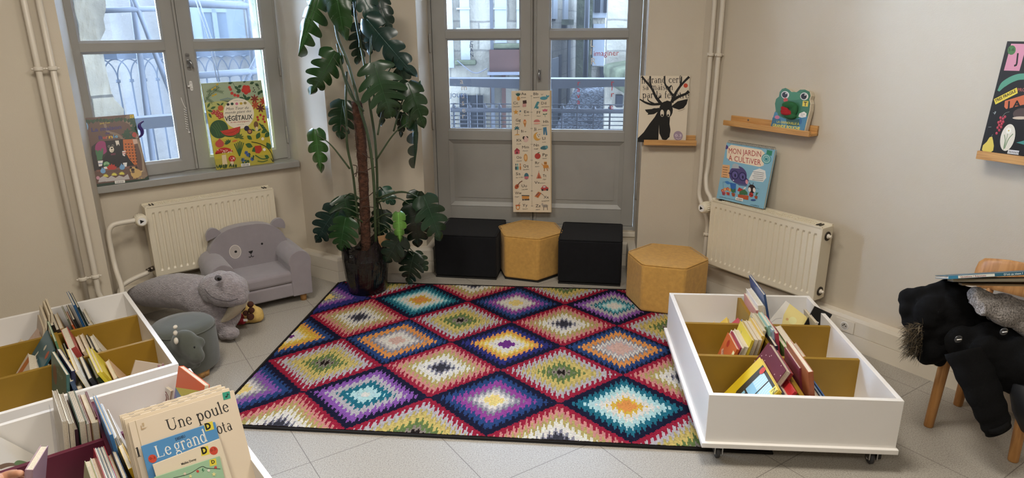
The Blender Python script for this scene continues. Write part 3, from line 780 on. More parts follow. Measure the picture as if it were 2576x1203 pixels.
q = MB(); q.box((ua+ub)/2-.03, (ua+ub)/2+.03, -.16, -.12, 4.3, 5.5); q.build('glazing_bar', SH2, h5)
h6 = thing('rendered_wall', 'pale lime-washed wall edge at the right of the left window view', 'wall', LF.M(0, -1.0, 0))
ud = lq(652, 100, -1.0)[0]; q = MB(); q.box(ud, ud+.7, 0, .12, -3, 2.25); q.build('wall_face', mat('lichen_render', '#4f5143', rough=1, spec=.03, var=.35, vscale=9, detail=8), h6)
IRON = mat('wrought_iron', '#14181d', rough=.6, spec=.05)
# iron balcony with pointed arches
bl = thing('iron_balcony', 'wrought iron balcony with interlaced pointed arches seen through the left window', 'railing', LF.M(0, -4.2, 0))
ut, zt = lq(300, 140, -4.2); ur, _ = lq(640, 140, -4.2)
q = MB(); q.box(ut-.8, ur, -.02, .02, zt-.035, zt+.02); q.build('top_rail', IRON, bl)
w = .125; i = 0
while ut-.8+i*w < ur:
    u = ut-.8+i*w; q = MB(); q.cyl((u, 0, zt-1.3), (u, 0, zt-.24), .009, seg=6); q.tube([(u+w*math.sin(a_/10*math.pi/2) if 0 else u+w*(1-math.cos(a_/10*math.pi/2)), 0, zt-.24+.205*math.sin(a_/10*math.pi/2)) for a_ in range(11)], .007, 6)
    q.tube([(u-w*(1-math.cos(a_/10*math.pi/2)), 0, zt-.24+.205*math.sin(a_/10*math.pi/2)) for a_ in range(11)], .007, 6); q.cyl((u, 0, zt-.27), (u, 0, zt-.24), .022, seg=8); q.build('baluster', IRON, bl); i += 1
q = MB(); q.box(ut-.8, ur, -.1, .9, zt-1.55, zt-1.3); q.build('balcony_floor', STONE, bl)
# scaffold
SCF = mat('scaffold_tube', '#34363a', rough=.6, spec=.05)


def tube_px(lbl, a, b_, n0, n1, r):
    ua, za = lq(*a, n0); ub, zb = lq(*b_, n1); q = MB(); A = LF.P(ua, n0, za); B = LF.P(ub, n1, zb); d = (B-A); q.cyl(A-d*.35, B+d*.35, r, seg=12)
    return tag(q.build('scaffold_tube', SCF), lbl, 'scaffold tube')


tube_px('upright scaffold tube behind the left casement', (335, 10), (378, 350), -2.9, -2.9, .026)
tube_px('slanting scaffold brace crossing behind the left casement', (338, 0), (412, 190), -2.8, -2.8, .022)
tube_px('horizontal scaffold tube near the top of the left casement', (275, 26), (385, 22), -2.8, -2.8, .022)
tube_px('horizontal grey ledger tube at the top of the right casement', (472, 8), (640, 15), -2.9, -2.9, .035)
tube_px('upright scaffold tube behind the right casement', (622, 0), (634, 120), -2.9, -2.9, .03)
tube_px('pale horizontal guard tube low behind the right casement', (500, 190), (658, 178), -2.7, -2.7, .03)
tube_px('slanting brace at the lower right of the right casement', (655, 130), (618, 205), -2.7, -2.7, .025)
for k, (a, b_, n0) in enumerate((((330, 55), (395, 320), -3.1), ((500, 0), (545, 215), -3.1))):
    pass
q = MB(); n = 10; u0 = lq(285, 100, -3.2)[0]; u1 = lq(700, 100, -3.2)[0]; vs = []
for j in range(12):
    for i in range(30): vs.append((u0+(u1-u0)*i/29, .05*math.sin(i*1.3+j*.7)+.03*math.sin(j*2.1), -2+j*.40))
q.s = True; q.add(vs, [(j*30+i, j*30+i+1, (j+1)*30+i+1, (j+1)*30+i) for j in range(11) for i in range(29)])
o = tag(q.build('scaffold_netting', NET), 'translucent white scaffold netting hung behind the left window', 'netting'); place(o, LF.M(0, -3.2, 0))
q = MB(); q.box(-1.6, .1, 0, .12, -.02, .035)
o = tag(q.build('window_guard_rail', STEEL), 'broad grey steel guard rail outside the left window', 'railing'); u, z = lq(420, 310, -.8); place(o, LF.M(0, -.8, z)); o.scale = (1, 1, 1.3)
for lbl, pts in (('thin black cable hanging behind the right casement, the left one', ((492, 0), (525, 100), (547, 205))), ('thin black cable hanging behind the right casement, the right one', ((500, 0), (533, 100), (553, 205)))):
    q = MB(); q.tube([LF.P(lq(x, y, -2.4)[0], -2.4, lq(x, y, -2.4)[1]) for x, y in pts], .004, 6); tag(q.build('hanging_cable', BLACKP), lbl, 'cable')
# ================================================================== RUG
def build_rug():
    o0 = Vector((-1.153, 2.468, 0)); d = Vector((.9953, -.0966, 0)); n = Vector((.0966, .9953, 0))
    U0, U1, V0, V1 = -.14, 2.17, -.005, 1.665
    kx, ky = .0062, .0060; nx = int((U1-U0)/kx); ny = int((V1-V0)/ky)
    pal = {k: lin(v) for k, v in dict(r='#8d1a31', n='#14142b', b='#1c1410', t='#84786e', g='#5d7040', k='#a8985a', y='#c2ab62', l='#aba5a6', m='#7c7a84', d='#34333b', w='#d3cdc0', p='#c08279',
        q='#c4a283', o='#d08947', f='#c9a63e', e='#dcc479', P='#6c2f7a', B='#27406e', I='#2b2d6a', v='#7f4f96', M='#8b3f86', T='#1f6373', A='#5f9ea6', a='#a9c9c6', s='#c9a596').items()}
    grey = 'ddmwwwkkpprr'; green = 'btggyykllrr'; A = {-1: 'eemlvvIIIn', 0: 'oofwwaATTnn', 1: 'eewwlMvBBnn', 2: 'wwaATllvvnn', 3: 'wwaATllvvnn'}
    C = {-1: 'PwweffoBBnn', 0: 'sswwlmooBBn', 1: 'PPwwefoIInn', 2: 'ssslwmooBBn', 3: 'PPwwefoIInn'}; E = {-1: 'eewlmvvBBnn', 0: 'waaTTllvvnn', 1: 'eewlmMMBBnn', 2: 'oofwwaaTTnn', 3: 'eewlmMMBBnn'}
    LU, LV = .585, .277
    X, Y = np.meshgrid(U0+(np.arange(nx)+.5)*kx, V0+(np.arange(ny)+.5)*ky)
    rng = np.random.RandomState(4); cols = np.zeros((ny, nx, 3))
    best = np.full((ny, nx), 9.); code = np.zeros((ny, nx), int); tab = []
    for r in range(-1, 8):
        cy = .008+r*LV
        for c in range(-1, 5):
            cx = (.167 if r % 2 == 0 else -.125)+c*LU
            ax, ay = np.abs(X-cx), np.abs(Y-cy)
            D = ax/(LU/2)+ay/LV
            if r % 2 == 0: D = D+(np.abs(((ax/.0245) % 1)-.5)*2-.5)*.08
            if r % 2 == 0: seq = grey if (c+r//2) % 2 == 0 else green
            else: seq = {1: E, 3: C, 5: A}.get(r, C).get(c-1, 'PPwwefoIInn')
            k = len(tab); tab.append(seq); msk = D < best; best[msk] = D[msk]
            code[msk] = k
            # teeth: nested rings step in and out along each edge
            tri = np.abs(((ax/.0245) % 1)-.5)*2
            R = D+(tri-.5)*.155*np.clip(D*3, .4, 1)
            idx = np.clip((R*len(seq)).astype(int), 0, len(seq)-1)
            ring = np.array([pal[ch] for ch in seq])
            cols[msk] = ring[idx][msk]
    # outermost teeth across cell borders: red / navy bite into one another
    cols *= (1+rng.normal(0, .10, (ny, nx, 1)))*(1+rng.normal(0, .03, (ny, nx, 3)))
    bw = 2
    cols[:bw] = pal['b']; cols[-bw:] = pal['b']; cols[:, :bw] = pal['b']; cols[:, -bw:] = pal['b']
    cols = np.clip(cols*.84, .004, 1)
    gx, gy = np.meshgrid(U0+np.arange(nx+1)*kx, V0+np.arange(ny+1)*ky)
    gz = .0105+rng.normal(0, .0007, gx.shape); gz[0] = gz[-1] = .002; gz[:, 0] = gz[:, -1] = .002
    gx = gx+rng.normal(0, .0006, gx.shape)
    P = np.stack([o0.x+d.x*gx+n.x*gy, o0.y+d.y*gx+n.y*gy, gz], -1).reshape(-1, 3)
    i = np.arange(ny*nx); row = i//nx; cl = i % nx; a = row*(nx+1)+cl
    F = np.stack([a, a+1, a+nx+2, a+nx+1], -1)
    me = bpy.data.meshes.new('patterned_rug'); me.vertices.add(len(P)); me.vertices.foreach_set('co', P.ravel())
    me.loops.add(F.size); me.loops.foreach_set('vertex_index', F.ravel().astype(np.int32)); me.polygons.add(len(F))
    me.polygons.foreach_set('loop_start', np.arange(0, F.size, 4, dtype=np.int32)); me.polygons.foreach_set('loop_total', np.full(len(F), 4, np.int32)) if hasattr(me.polygons[0], 'loop_total') and False else None
    me.update(calc_edges=True)
    ca = me.color_attributes.new('Col', 'FLOAT_COLOR', 'CORNER')
    cc = np.concatenate([cols.reshape(-1, 3), np.ones((ny*nx, 1))], 1).repeat(4, axis=0); ca.data.foreach_set('color', cc.ravel())
    me.materials.append(mat('rug_wool', attr=True, rough=.95, spec=.1, bump=.8, scale=260, dist=.003))
    o = bpy.data.objects.new('patterned_rug', me); COL.objects.link(o)
    tag(o, 'multicoloured woven rug of zigzag diamonds with a black edge on the floor', 'rug')
    b = MB(); q = [o0+d*U0+n*V0, o0+d*U1+n*V0, o0+d*U1+n*V1, o0+d*U0+n*V1]
    b.tube([p+Vector((0, 0, .006)) for p in q]+[q[0]+Vector((0, 0, .006))], .006, 6); b.build('rug_binding', mat('black_binding', '#14110f', rough=.9), o)


build_rug()


# ================================================================== RADIATORS
def radiator(label, M, w, h, valve_side, both_caps=False):
    t = thing('radiator', label, 'radiator', M); d = .09
    # front panel with pressed vertical flutes: x 0..w, front at y 0, back toward +y
    b = MB(); b.box(0, w, .004, .016, 0, h); b.build('back_plate', RADP, t, bevel=.002)
    b = MB(); nf = round(w/.0335)-1; p = (w-.03)/nf; N_ = 12; xs = []; vs = []; zr = [.012, .05, .062, .5, .938 if 0 else 1]
    levels = [(.008, 0), (.035, 0), (.05, 1), (h-.05, 1), (h-.035, 0), (h-.008, 0)]
    prof = []
    for i in range(nf):
        x0 = .015+i*p
        for k in range(8):
            t_ = k/8; g = 0 if t_ < .3 or t_ > .7 else 1
            f = max(0, min(1, (min(t_, 1-t_)-.28)/.1)); prof.append((x0+t_*p, f))
    prof.append((w-.015, 0)); prof = [(.0, 0)]+prof+[(w, 0)]
    for z, g in levels:
        for x, f in prof: vs.append((x, -.002+.0075*f*g, z))
    n = len(prof); b.s = False
    b.add(vs, [(j*n+i, j*n+i+1, (j+1)*n+i+1, (j+1)*n+i) for j in range(len(levels)-1) for i in range(n-1)])
    b.build('front_panel', RADP, t)
    for x0, x1 in ((-.006, .004), (w-.004, w+.006)):
        b = MB(); b.box(x0, x1, -.004, d, .006, h-.002); b.build('side_cover', RADP, t, bevel=.0015)
    b = MB(); b.box(0, w, -.002, .004, h-.006, h+.004); b.box(-.004, w+.004, d-.012, d, h-.006, h+.006); b.box(0, w, .0, d, h-.009, h-.003)
    ns = int((w-.12)/.012)
    for i in range(ns): b.box(.06+i*.012, .066+i*.012, .012, d-.02, h-.004, h+.001)
    for y in (.02, .045, .07): b.box(.05, w-.05, y, y+.004, h-.003, h+.003)
    b.build('top_grille', RADP, t)
    for x in (.03, .045, w-.045, w-.03):
        b = MB(); b.box(x-.003, x+.003, .02, .06, h+.0005, h+.0045); b.build('grille_slot', BLACKP, t)
    b = MB(); b.box(0, w, d-.016, d-.004, 0, h-.01); b.box(0, w, .016, d-.016, 0, .004); b.build('rear_panel', RADP, t)
    for z in ((.05, h-.05) if both_caps else ()):
        b = MB(); b.X = Matrix.Translation((w+.006, d/2, z))@Matrix.Rotation(math.pi/2, 4, 'Y'); b.lathe([(.024, 0), (.024, .004), (.017, .005), (.017, .001)], 24); c = b.build('cap_collar', mat('brass_dull', '#3a332a', rough=.4, metal=.6), t)
        b = MB(); b.X = Matrix.Translation((w+.006, d/2, z))@Matrix.Rotation(math.pi/2, 4, 'Y'); b.lathe([(.013, 0), (.013, .008), (.008, .01), (.008, .022), (.006, .024)], 18); b.build('bleed_plug', TRUNK, t)
    return t


def valve(parent, p, r=.024, L=.055, head=True):
    # thermostatic head, axis along local -x from the radiator side
    b = MB(); b.X = Matrix.Translation(p)@Matrix.Rotation(math.pi/2, 4, 'X')@Matrix.Scale(1.4, 4)
    b.lathe([(.016, 0), (.021, .004), (.024, .012), (.024, L-.016), (.021, L-.004), (.017, L)], 28)
    for k in range(18):
        a = k/18*2*math.pi; b.cyl((.0238*math.cos(a), .0238*math.sin(a), .012), (.0238*math.cos(a), .0238*math.sin(a), L-.014), .0016, seg=6)
    v = b.build('thermostat_head', RADP, parent)
    b = MB(); b.X = Matrix.Translation(p)@Matrix.Rotation(math.pi/2, 4, 'X')@Matrix.Scale(1.4, 4); b.prism(circ(0, 0, .015, n=20), L, L+.0008); b.build('dial_cap', WHITEP, v)
    b = MB(); b.X = Matrix.Translation(p)@Matrix.Rotation(math.pi/2, 4, 'X')@Matrix.Scale(1.4, 4); b.prism([(-.007, -.008), (.007 if 0 else -.007, .008), (.008, 0)], L+.0008, L+.0014); b.build('dial_mark', BLACKP, v)


# left: front face plane n=-.288+.15=-.138 ; u -1.0.. -.285
rl_ = radiator('cream steel panel radiator below the left window behind the grey armchair', LF.M(-1.002, -.182, .220), .718, .420, -1)
valve(rl_, (-.04, .02, .36), L=.062)
b = MB(); b.cyl((-.035, .02, .36), (0, .03, .36), .011); b.cyl((-.03, .02, .05), (0, .04, .05), .014); b.cyl((-.05, .02, .05), (-.03, .02, .05), .009); b.build('valve_body', mat('valve_brass', '#6d6358', rough=.35, metal=.8), rl_)
rr_ = radiator('cream steel panel radiator on the right wall under the wooden shelf', RF.M(.282, .14, .218), .70, .40, -1, True)
valve(rr_, (-.045, .05, .345), L=.062)
b = MB(); b.cyl((-.045, .05, .345), (0, .05, .345), .012); b.cyl((-.03, .05, .345), (-.028, .05, .40), .011); b.build('valve_body', RADP, rr_)


# ================================================================== PIPES
def pipe(label, pts, r=.0135, clamps=(), name='heating_pipe'):
    b = MB(); b.tube(pts, r, 14); o = tag(b.build(name, PIPEP), label, 'pipe')
    for p, ax in clamps:
        b = MB(); b.tube([Vector(p)-Vector((0, 0, .010)), Vector(p)-Vector((0, 0, .006)), Vector(p)+Vector((0, 0, .006)), Vector(p)+Vector((0, 0, .010))], [r+.002, r+.007, r+.007, r+.002], 16); b.cyl(Vector(p)-LF.u*.028, Vector(p)+LF.u*.028, .005, seg=8); b.cyl(Vector(p), Vector(p)+Vector(ax)*.035, .006, seg=8); b.cyl(Vector(p)+Vector(ax)*.033-Vector((0, 0, .004)), Vector(p)+Vector(ax)*.04, .008, seg=8); b.build('pipe_clamp', PIPEP, o, bevel=.001)
    return o


wl = -LF.n*1.0
cl = lambda fr, u, n, z: fr.P(u, n, z)
pipe('left of the two painted heating pipes on the left wall', [cl(LF, -1.383, .04, 0), cl(LF, -1.383, .04, HC)], clamps=[(cl(LF, -1.383, .04, 1.42), -LF.n), (cl(LF, -1.383, .04, .37), -LF.n)])
zz = bez([cl(LF, -1.326, .04, .34), cl(LF, -1.326, .04, .27), cl(LF, -1.305, .045, .235), cl(LF, -1.26, .05, .225), cl(LF, -1.222, .04, .24)], 6)
pipe('right of the two painted pipes on the left wall, bending round the wall corner', [cl(LF, -1.326, .04, HC)]+zz, clamps=[(cl(LF, -1.326, .04, 1.42), -LF.n), (cl(LF, -1.326, .04, .37), -LF.n)])
pipe('painted pipe rising beside the left radiator and elbowing to its thermostat', bez([cl(LF, -1.222, .035, .235), cl(LF, -1.212, -.02, .27), cl(LF, -1.212, -.1, .34), cl(LF, -1.212, -.13, .45), cl(LF, -1.208, -.135, .54), cl(LF, -1.185, -.138, .578), cl(LF, -1.14, -.14, .585), cl(LF, -1.05, -.145, .585)], 6))
pipe('short painted pipe leading to the lower valve of the left radiator', bez([cl(LF, -1.22, -.02, .12), cl(LF, -1.22, -.08, .18), cl(LF, -1.20, -.13, .225), cl(LF, -1.14, -.15, .25), cl(LF, -1.05, -.165, .268)], 6))
pipe('left of the two painted heating pipes in the right corner', bez([cl(RF, .098, .04, HC), cl(RF, .098, .04, 1.4), cl(RF, .095, .04, 1.05), cl(RF, .095, .04, .70), cl(RF, .10, .045, .60), cl(RF, .135, .05, .54), cl(RF, .185, .055, .46), cl(RF, .19, .055, .35), cl(RF, .18, .05, .22), cl(RF, .15, .05, .17)], 6), clamps=[(cl(RF, .098, .04, 1.43), RF.u*-.0-RF.n), (cl(RF, .19, .055, .37), -RF.n)])
pipe('right of the two painted heating pipes in the right corner, ending at the thermostat', bez([cl(RF, .155, .04, HC), cl(RF, .155, .04, 1.4), cl(RF, .15, .04, 1.05), cl(RF, .15, .045, .8), cl(RF, .155, .06, .72), cl(RF, .19, .085, .65), cl(RF, .226, .092, .615), cl(RF, .237, .09, .572)], 6), clamps=[(cl(RF, .155, .04, 1.43), -RF.n)])


# ================================================================== PICTURE LEDGES
def ledge(label, M, w, d=.075, h=.034, lip=.03, back=.055):
    t = thing('picture_ledge', label, 'shelf', M)
    b = MB(); b.box(0, w, -d, 0, 0, .012); b.build('shelf_board', WOOD, t, bevel=.0015)
    b = MB(); b.box(0, w, -.014, 0, .0, back); b.build('back_board', WOOD, t, bevel=.0015)
    b = MB(); b.box(0, w, -d-.014, -d, 0, lip); b.build('front_lip', WOOD, t, bevel=.0015)
    return t


ledge('short pine picture ledge under the black and white stag book', DF.M(1.372, .001, .893), .315, d=.055, lip=.032)
l2 = ledge('pine picture ledge on the right wall holding the green frog book', RF.M(.262, .001, 1.047), .545, d=.066, lip=.028, back=.05)
b = MB(); b.X = Matrix.Translation((.12, -.0145, .036)); b.prism(circ(0, 0, .005, n=12), -.001, 0, 'y'); b.build('screw_head', METAL, l2)
ledge('pine picture ledge under the large black fruit book at the right edge', RF.M(1.578, .001, 1.055), .60, d=.066, lip=.034)
o = ledge('end of a wooden picture ledge at the left edge of the view', LF.M(-2.965, .001, 1.10), .60, d=.07, lip=.035)

# ================================================================== POUFS
FABM = mat('mustard_velour', '#c4964a', rough=.85, var=.10, vscale=45, detail=3, bump=.3, scale=160, sheen=.1)
FABB = mat('black_faux_suede', '#0e0f13', spec=.25, rough=.85, var=.12, vscale=30, bump=.2, scale=200, sheen=.03)


def pouf(label, name, c, poly, h, mt, group):
    t = thing(name, label, 'pouf', (c[0], c[1], 0), group)
    b = MB(); n = len(poly); r_ = .012
    out = lambda k: [(p[0]*k, p[1]*k) for p in poly]
    b.prism(out(.985), 0, .012); b.build('base', BLACKP, t)
    b = MB(); b.prism(poly, .012, h-.002); b.build('body', mt, t, bevel=.016, seg=4)
    b = MB(); q = [(p[0]*.988, p[1]*.988) for p in poly]
    ring = []
    for i in range(n):
        p0, p1 = Vector((*q[i], 0)), Vector((*q[(i+1) % n], 0)); d = (p1-p0).normalized()
        ring += [p0+d*.012+Vector((0, 0, h-.003)), p1-d*.012+Vector((0, 0, h-.003))]
    ring.append(ring[0]); b.tube(ring, .0028, 6, caps=False); b.build('seam_piping', mt, t)
    return t


def hexa(c, r, rot, sx=1): return [(r*math.cos(rot+k*math.pi/3)*sx, r*math.sin(rot+k*math.pi/3)) for k in range(6)]


def sq(w, d, rot):
    c, s = math.cos(rot), math.sin(rot); return [(x*c-y*s, x*s+y*c) for x, y in ((-w/2, -d/2), (w/2, -d/2), (w/2, d/2), (-w/2, d/2))]


a_ = math.radians(-8)
pouf('black cube pouf left of the row, next to the plant', 'cube_pouf', (-.275, 4.40), sq(.415, .415, math.radians(-9)), .298, FABB, 'poufs in front of the French door')
pouf('smaller-looking mustard hexagonal pouf between the two black cubes', 'hexagonal_pouf', (.125, 4.335), hexa(0, .232, math.radians(41)), .30, FABM, 'poufs in front of the French door')
pouf('black cube pouf right of the mustard hexagonal one', 'cube_pouf', (.525, 4.262), sq(.405, .41, math.radians(-9)), .302, FABB, 'poufs in front of the French door')
pouf('mustard hexagonal pouf standing on the rug corner before the right radiator', 'hexagonal_pouf', (.918, 3.775), hexa(0, .238, math.radians(-18)), .30, FABM, None)


# ================================================================== BOOK BINS
def bin_(label, M, w, l, z0, z1, cross, div, spine_mt, rows_lip=True, castx=((.06, .04), (.63, .04), (.06, .94), (.63, .94))):
    # local: x right 0..w, y away 0..l
    t = thing('book_bin', label, 'book bin', M); T = .019
    for nm, bx in (('front_panel', (0, w, 0, T)), ('back_panel', (0, w, l-T, l)), ('side_panel', (0, T, T, l-T)), ('side_panel', (w-T, w, T, l-T))):
        b = MB(); b.box(bx[0], bx[1], bx[2], bx[3], z0+.018, z1); b.build(nm, WHITE, t, bevel=.0012)
    b = MB(); b.box(-.014, w+.006, -.014, l+.006, z0, z0+.02); b.build('base_board', WHITE, t, bevel=.002)
    zt = z1-.012; b = MB(); b.box(w/2-.009, w/2+.009, T, l-T, z0+.02, zt+.001); b.build('centre_divider', spine_mt, t, bevel=.001)
    for y in cross:
        for x0, x1 in ((T, w/2-.009), (w/2+.009, w-T)):
            b = MB(); b.box(x0, x1, y-.009, y+.009, z0+.02, zt); b.build('cross_divider', div, t, bevel=.001)
    for cx, cy in castx:
        b = MB(); b.box(cx-.02, cx+.02, cy-.025, cy+.025, z0-.005, z0); b.box(cx-.016, cx-.012, cy-.02, cy+.02, .03, z0-.005); b.box(cx+.012, cx+.016, cy-.02, cy+.02, .03, z0-.005); c = b.build('caster', METAL, t)
        b = MB(); b.X = Matrix.Translation((cx-.009, cy+.008, .029))@Matrix.Rotation(math.pi/2, 4, 'Y'); b.lathe([(.008, 0), (.024, .001), (.028, .004), (.028, .014), (.024, .017), (.008, .018)], 28); b.build('wheel', mat('rubber_grey', '#3c3c3e', rough=.6), c)
        b = MB(); b.X = Matrix.Translation((cx-.0105, cy+.008, .029))@Matrix.Rotation(math.pi/2, 4, 'Y'); b.prism(circ(0, 0, .012, n=16), 0, .021); b.build('hub', WHITEP, c)
        if (cx, cy) == castx[1]:
            b = MB(); b.box(cx+.016, cx+.034, cy-.01, cy+.03, .028, .058); b.box(cx+.016, cx+.036, cy+.006, cy+.03, .04, .05); b.build('brake', BLACKP, c, bevel=.003)
    return t


MR = Matrix.Translation((.722, 2.198, 0))@Matrix.Rotation(math.radians(-4.37), 4, 'Z')
bin_('low white book bin with mustard dividers on casters at the right', MR, .692, 1.0, .08, .297, (.345, .665), MUST, MUST)
# left bins: x axis along the left wall, y away
AZL = math.atan2(.629, .777)
ML = Matrix.Translation(Vector((-1.357, 2.466, 0))+Vector((-.777, -.629, 0))*.70)@Matrix.Rotation(AZL, 4, 'Z')
bin_('low white book bin with mustard dividers along the left wall', ML, .70, 1.02, .08, .30, (.345, .68), MUST, MUST)
MF = Matrix.Translation(Vector((-1.325, 2.425, 0))+Vector((-.777, -.629, 0))*.70+Vector((.649, -.760, 0))*1.02)@Matrix.Rotation(AZL, 4, 'Z')
bin_('nearest white book bin with burgundy dividers at the lower left', MF, .70, 1.0, .08, .30, (.34, .69), BURG, BURG)

# ================================================================== CHILD'S CHAIR
XC = Vector((.611, -.791, 0)); YC = Vector((.791, .611, 0))
MC_ = Matrix(((XC.x, YC.x, 0, 1.70), (XC.y, YC.y, 0, 2.447), (0, 0, 1, 0), (0, 0, 0, 1)))
ch = thing('child_chair', "beech child's chair at the right edge under the black coat", 'chair', MC_)
for x, y, h_, lean in ((0.02, .015, .375, 0), (.32, .015, .375, 0), (.03, .29, .36, -.0), (.31, .29, .36, 0)):
    b = MB(); q = circ(0, 0, .021, .016, n=12)
    top = (x+(.012 if x < .1 else -.012), y+(.01 if y < .1 else -.01)); b.tube([(x, y, 0), (x, y, .004), (top[0], top[1], h_-.02), (top[0], top[1], h_)], [.016, .018, .021, .019], 14); b.build('leg', BEECH, ch)
b = MB(); b.box(.02, .32, .012, .03, .305, .345); b.box(.02, .04, .03, .28, .305, .345); b.box(.30, .32, .03, .28, .305, .345); b.box(.02, .32, .27, .288, .305, .345); b.build('apron', BEECH, ch, bevel=.004)
b = MB(); b.prism([(.01, .02), (.03, 0), (.31, 0), (.33, .02), (.32, .30), (.30, .31), (.04, .31), (.02, .30)], .352, .368); b.build('seat', BEECH, ch, bevel=.006)
for x in (.045, .295):
    b = MB(); b.tube([(x, .295, .30), (x, .31, .45), (x, .335, .62)], [.016, .015, .012], 12); b.build('back_post', BEECH, ch)
b = MB(); n = 14; vs = []
for j, (z, s) in enumerate(((.52, .86), (.535, .96), (.56, 1), (.60, 1), (.63, .97), (.65, .88), (.655, .7))):
    for i in range(n+1):
        t = i/n*2-1; x = .17+t*.195*s; y = .325-.03*(1-t*t)+(z-.52)*.12; vs.append((x, y, z+.032-.02*abs(t)**3))
m_ = 7; b.s = True; b.add(vs, [(j*(n+1)+i, j*(n+1)+i+1, (j+1)*(n+1)+i+1, (j+1)*(n+1)+i) for j in range(m_-1) for i in range(n)])
o = b.build('backrest', BEECH, ch); sm = o.modifiers.new('solid', 'SOLIDIFY'); sm.thickness = .012; bv = o.modifiers.new('bevel', 'BEVEL'); bv.width = .003

# ================================================================== BEAR ARMCHAIR
FABG = mat('grey_velvet', '#8b8488', rough=.9, var=.06, vscale=14, bump=.25, scale=300, sheen=.35)
p_r = FZ(788, 735, .05); p_l = FZ(646, 770, .05); ux = (FZ(748, 747, .05)-FZ(646, 770, .05)); ux.z = 0; ux.normalize()
YA = Vector((-ux.y, ux.x, 0)); OA = Vector((p_r.x, p_r.y, 0))-ux*.56
MA = Matrix(((ux.x, YA.x, 0, OA.x), (ux.y, YA.y, 0, OA.y), (0, 0, 1, 0), (0, 0, 0, 1)))
ac = thing('armchair', 'small grey velvet armchair with a bear face and ears', 'armchair', MA); AW, AD = .56, .335
b = MB(); b.box(.10, AW-.10, .0, AD-.02, .05, .135); b.build('seat_base', FABG, ac, bevel=.012, seg=3)
b = MB(); b.box(.10, AW-.10, -.004, AD-.05, .135, .21); b.build('seat_cushion', FABG, ac, bevel=.022, seg=4)
for s in (0, 1):
    b = MB(); xo, xi = (0, .12) if s == 0 else (AW, AW-.12); sgn = 1 if s == 0 else -1
    prof = [(xo+sgn*.004, .05), (xi, .05), (xi+sgn*.004, .24)]+[(xo+sgn*(.062+.068*math.cos(a)), .262+.068*math.sin(a)) for a in [math.radians(k) for k in range(-10, 191, 20)]]+[(xo+sgn*.001, .20)]
    b.prism(prof, -.005, AD-.01, 'y'); o = b.build('armrest', FABG, ac, bevel=.016, seg=4)
b = MB(); prof = []
for k in range(25):
    a = math.pi*k/24; c_, s_ = math.cos(a), math.sin(a); prof.append((AW/2+.235*math.copysign(abs(c_)**.75, c_), .25+.215*abs(s_)**.8))
prof = [(AW/2-.225, .10)]+prof[::-1]+[(AW/2+.225, .10)]
b.X = Matrix.Translation((0, AD-.10, 0))@Matrix.Rotation(math.radians(-3), 4, 'X'); b.prism(prof, 0, .09, 'y'); bk = b.build('backrest', FABG, ac, bevel=.03, seg=5)
for sx in (-1, 1):
    b = MB(); cx = AW/2+sx*.185; b.X = Matrix.Translation((cx, AD-.05, .415))@Matrix.Rotation(math.radians(18*sx), 4, 'Y')
    n_ = 12; pr_ = [(-.045, 0), (-.036, .03), (-.015, .052), (.008, .058), (.03, .045), (.043, .02), (.046, 0)]; pr_ = [(q.x, q.y) for q in bez([(p[0], p[1], 0) for p in pr_], 5)]; b.prism(pr_, -.014, .014, 'y'); b.build('ear', FABG, ac, bevel=.011, seg=3)
a = Art(1, 1, .0004); a.X = Matrix.Translation((0, AD-.10, 0))@Matrix.Rotation(math.radians(-3), 4, 'X')@Matrix.Translation((0, -.001, 0))
ex = AW/2-.085; a.ci(ex, .315, .034, '#d8d2c8', ry=.042, n=28); a.ci(ex, .315, .0315, '#a59d98', ry=.0395, n=28); a.ci(ex+.003, .315, .0075, '#151515'); a.done(ac, 'eye_patch', mt=mat('embroidery', attr=True, rough=.8)); a = Art(1, 1, .0004); a.X = Matrix.Translation((0, AD-.10, 0))@Matrix.Rotation(math.radians(-3), 4, 'X')@Matrix.Translation((0, -.001, 0))
a.ci(ex+.16, .335, .0065, '#151515'); nx_ = ex+.088
a.poly([(nx_-.014, .302), (nx_+.014, .304), (nx_+.008, .29), (nx_, .284), (nx_-.007, .29)], '#121212'); a.line([(nx_, .286), (nx_, .274)], .0025, '#151515')
a.line([(nx_-.014, .270), (nx_-.010, .265), (nx_-.004, .267), (nx_, .274), (nx_+.004, .267), (nx_+.010, .265), (nx_+.014, .270)], .003, '#151515', True)
a.done(ac, 'embroidered_face', mt=mat('embroidery', attr=True, rough=.8))
for x, y in ((.05, .04), (AW-.05, .04), (.06, AD-.05), (AW-.06, AD-.05)):
    b = MB(); b.cyl((x, y, 0), (x, y, .052), .017, .021, 18); b.build('leg', WOOD, ac)

# ================================================================== TRICERATOPS STOOL
GRN = mat('dark_green_velvet', '#474a40', rough=.9, var=.08, vscale=20, bump=.2, scale=300, sheen=.3)
cs = FZ(457, 812, .255)
ST = thing('animal_stool', 'round dark green stool with a horned dinosaur head and wooden feet', 'stool', (cs.x, cs.y, 0))
b = MB(); R = .146
b.lathe([(R*.93, .035), (R*.99, .05), (R*1.01, .12), (R*.99, .225), (R*.96, .245), (R*.88, .256), (R*.5, .262), (0.0001, .263)], 48); b.build('drum', GRN, ST)
b = MB(); b.tube([(R*.985*math.cos(t*math.pi/24), R*.985*math.sin(t*math.pi/24), .236) for t in range(49)], .0025, 6, caps=False); b.build('seam_piping', GRN, ST)
for k in range(4):
    A = math.radians(-25+90*k); x, y = R*.72*math.cos(A), R*.72*math.sin(A); b = MB(); b.cyl((x, y, 0), (x, y, .045), .02, .024); b.build('foot', WOOD, ST)


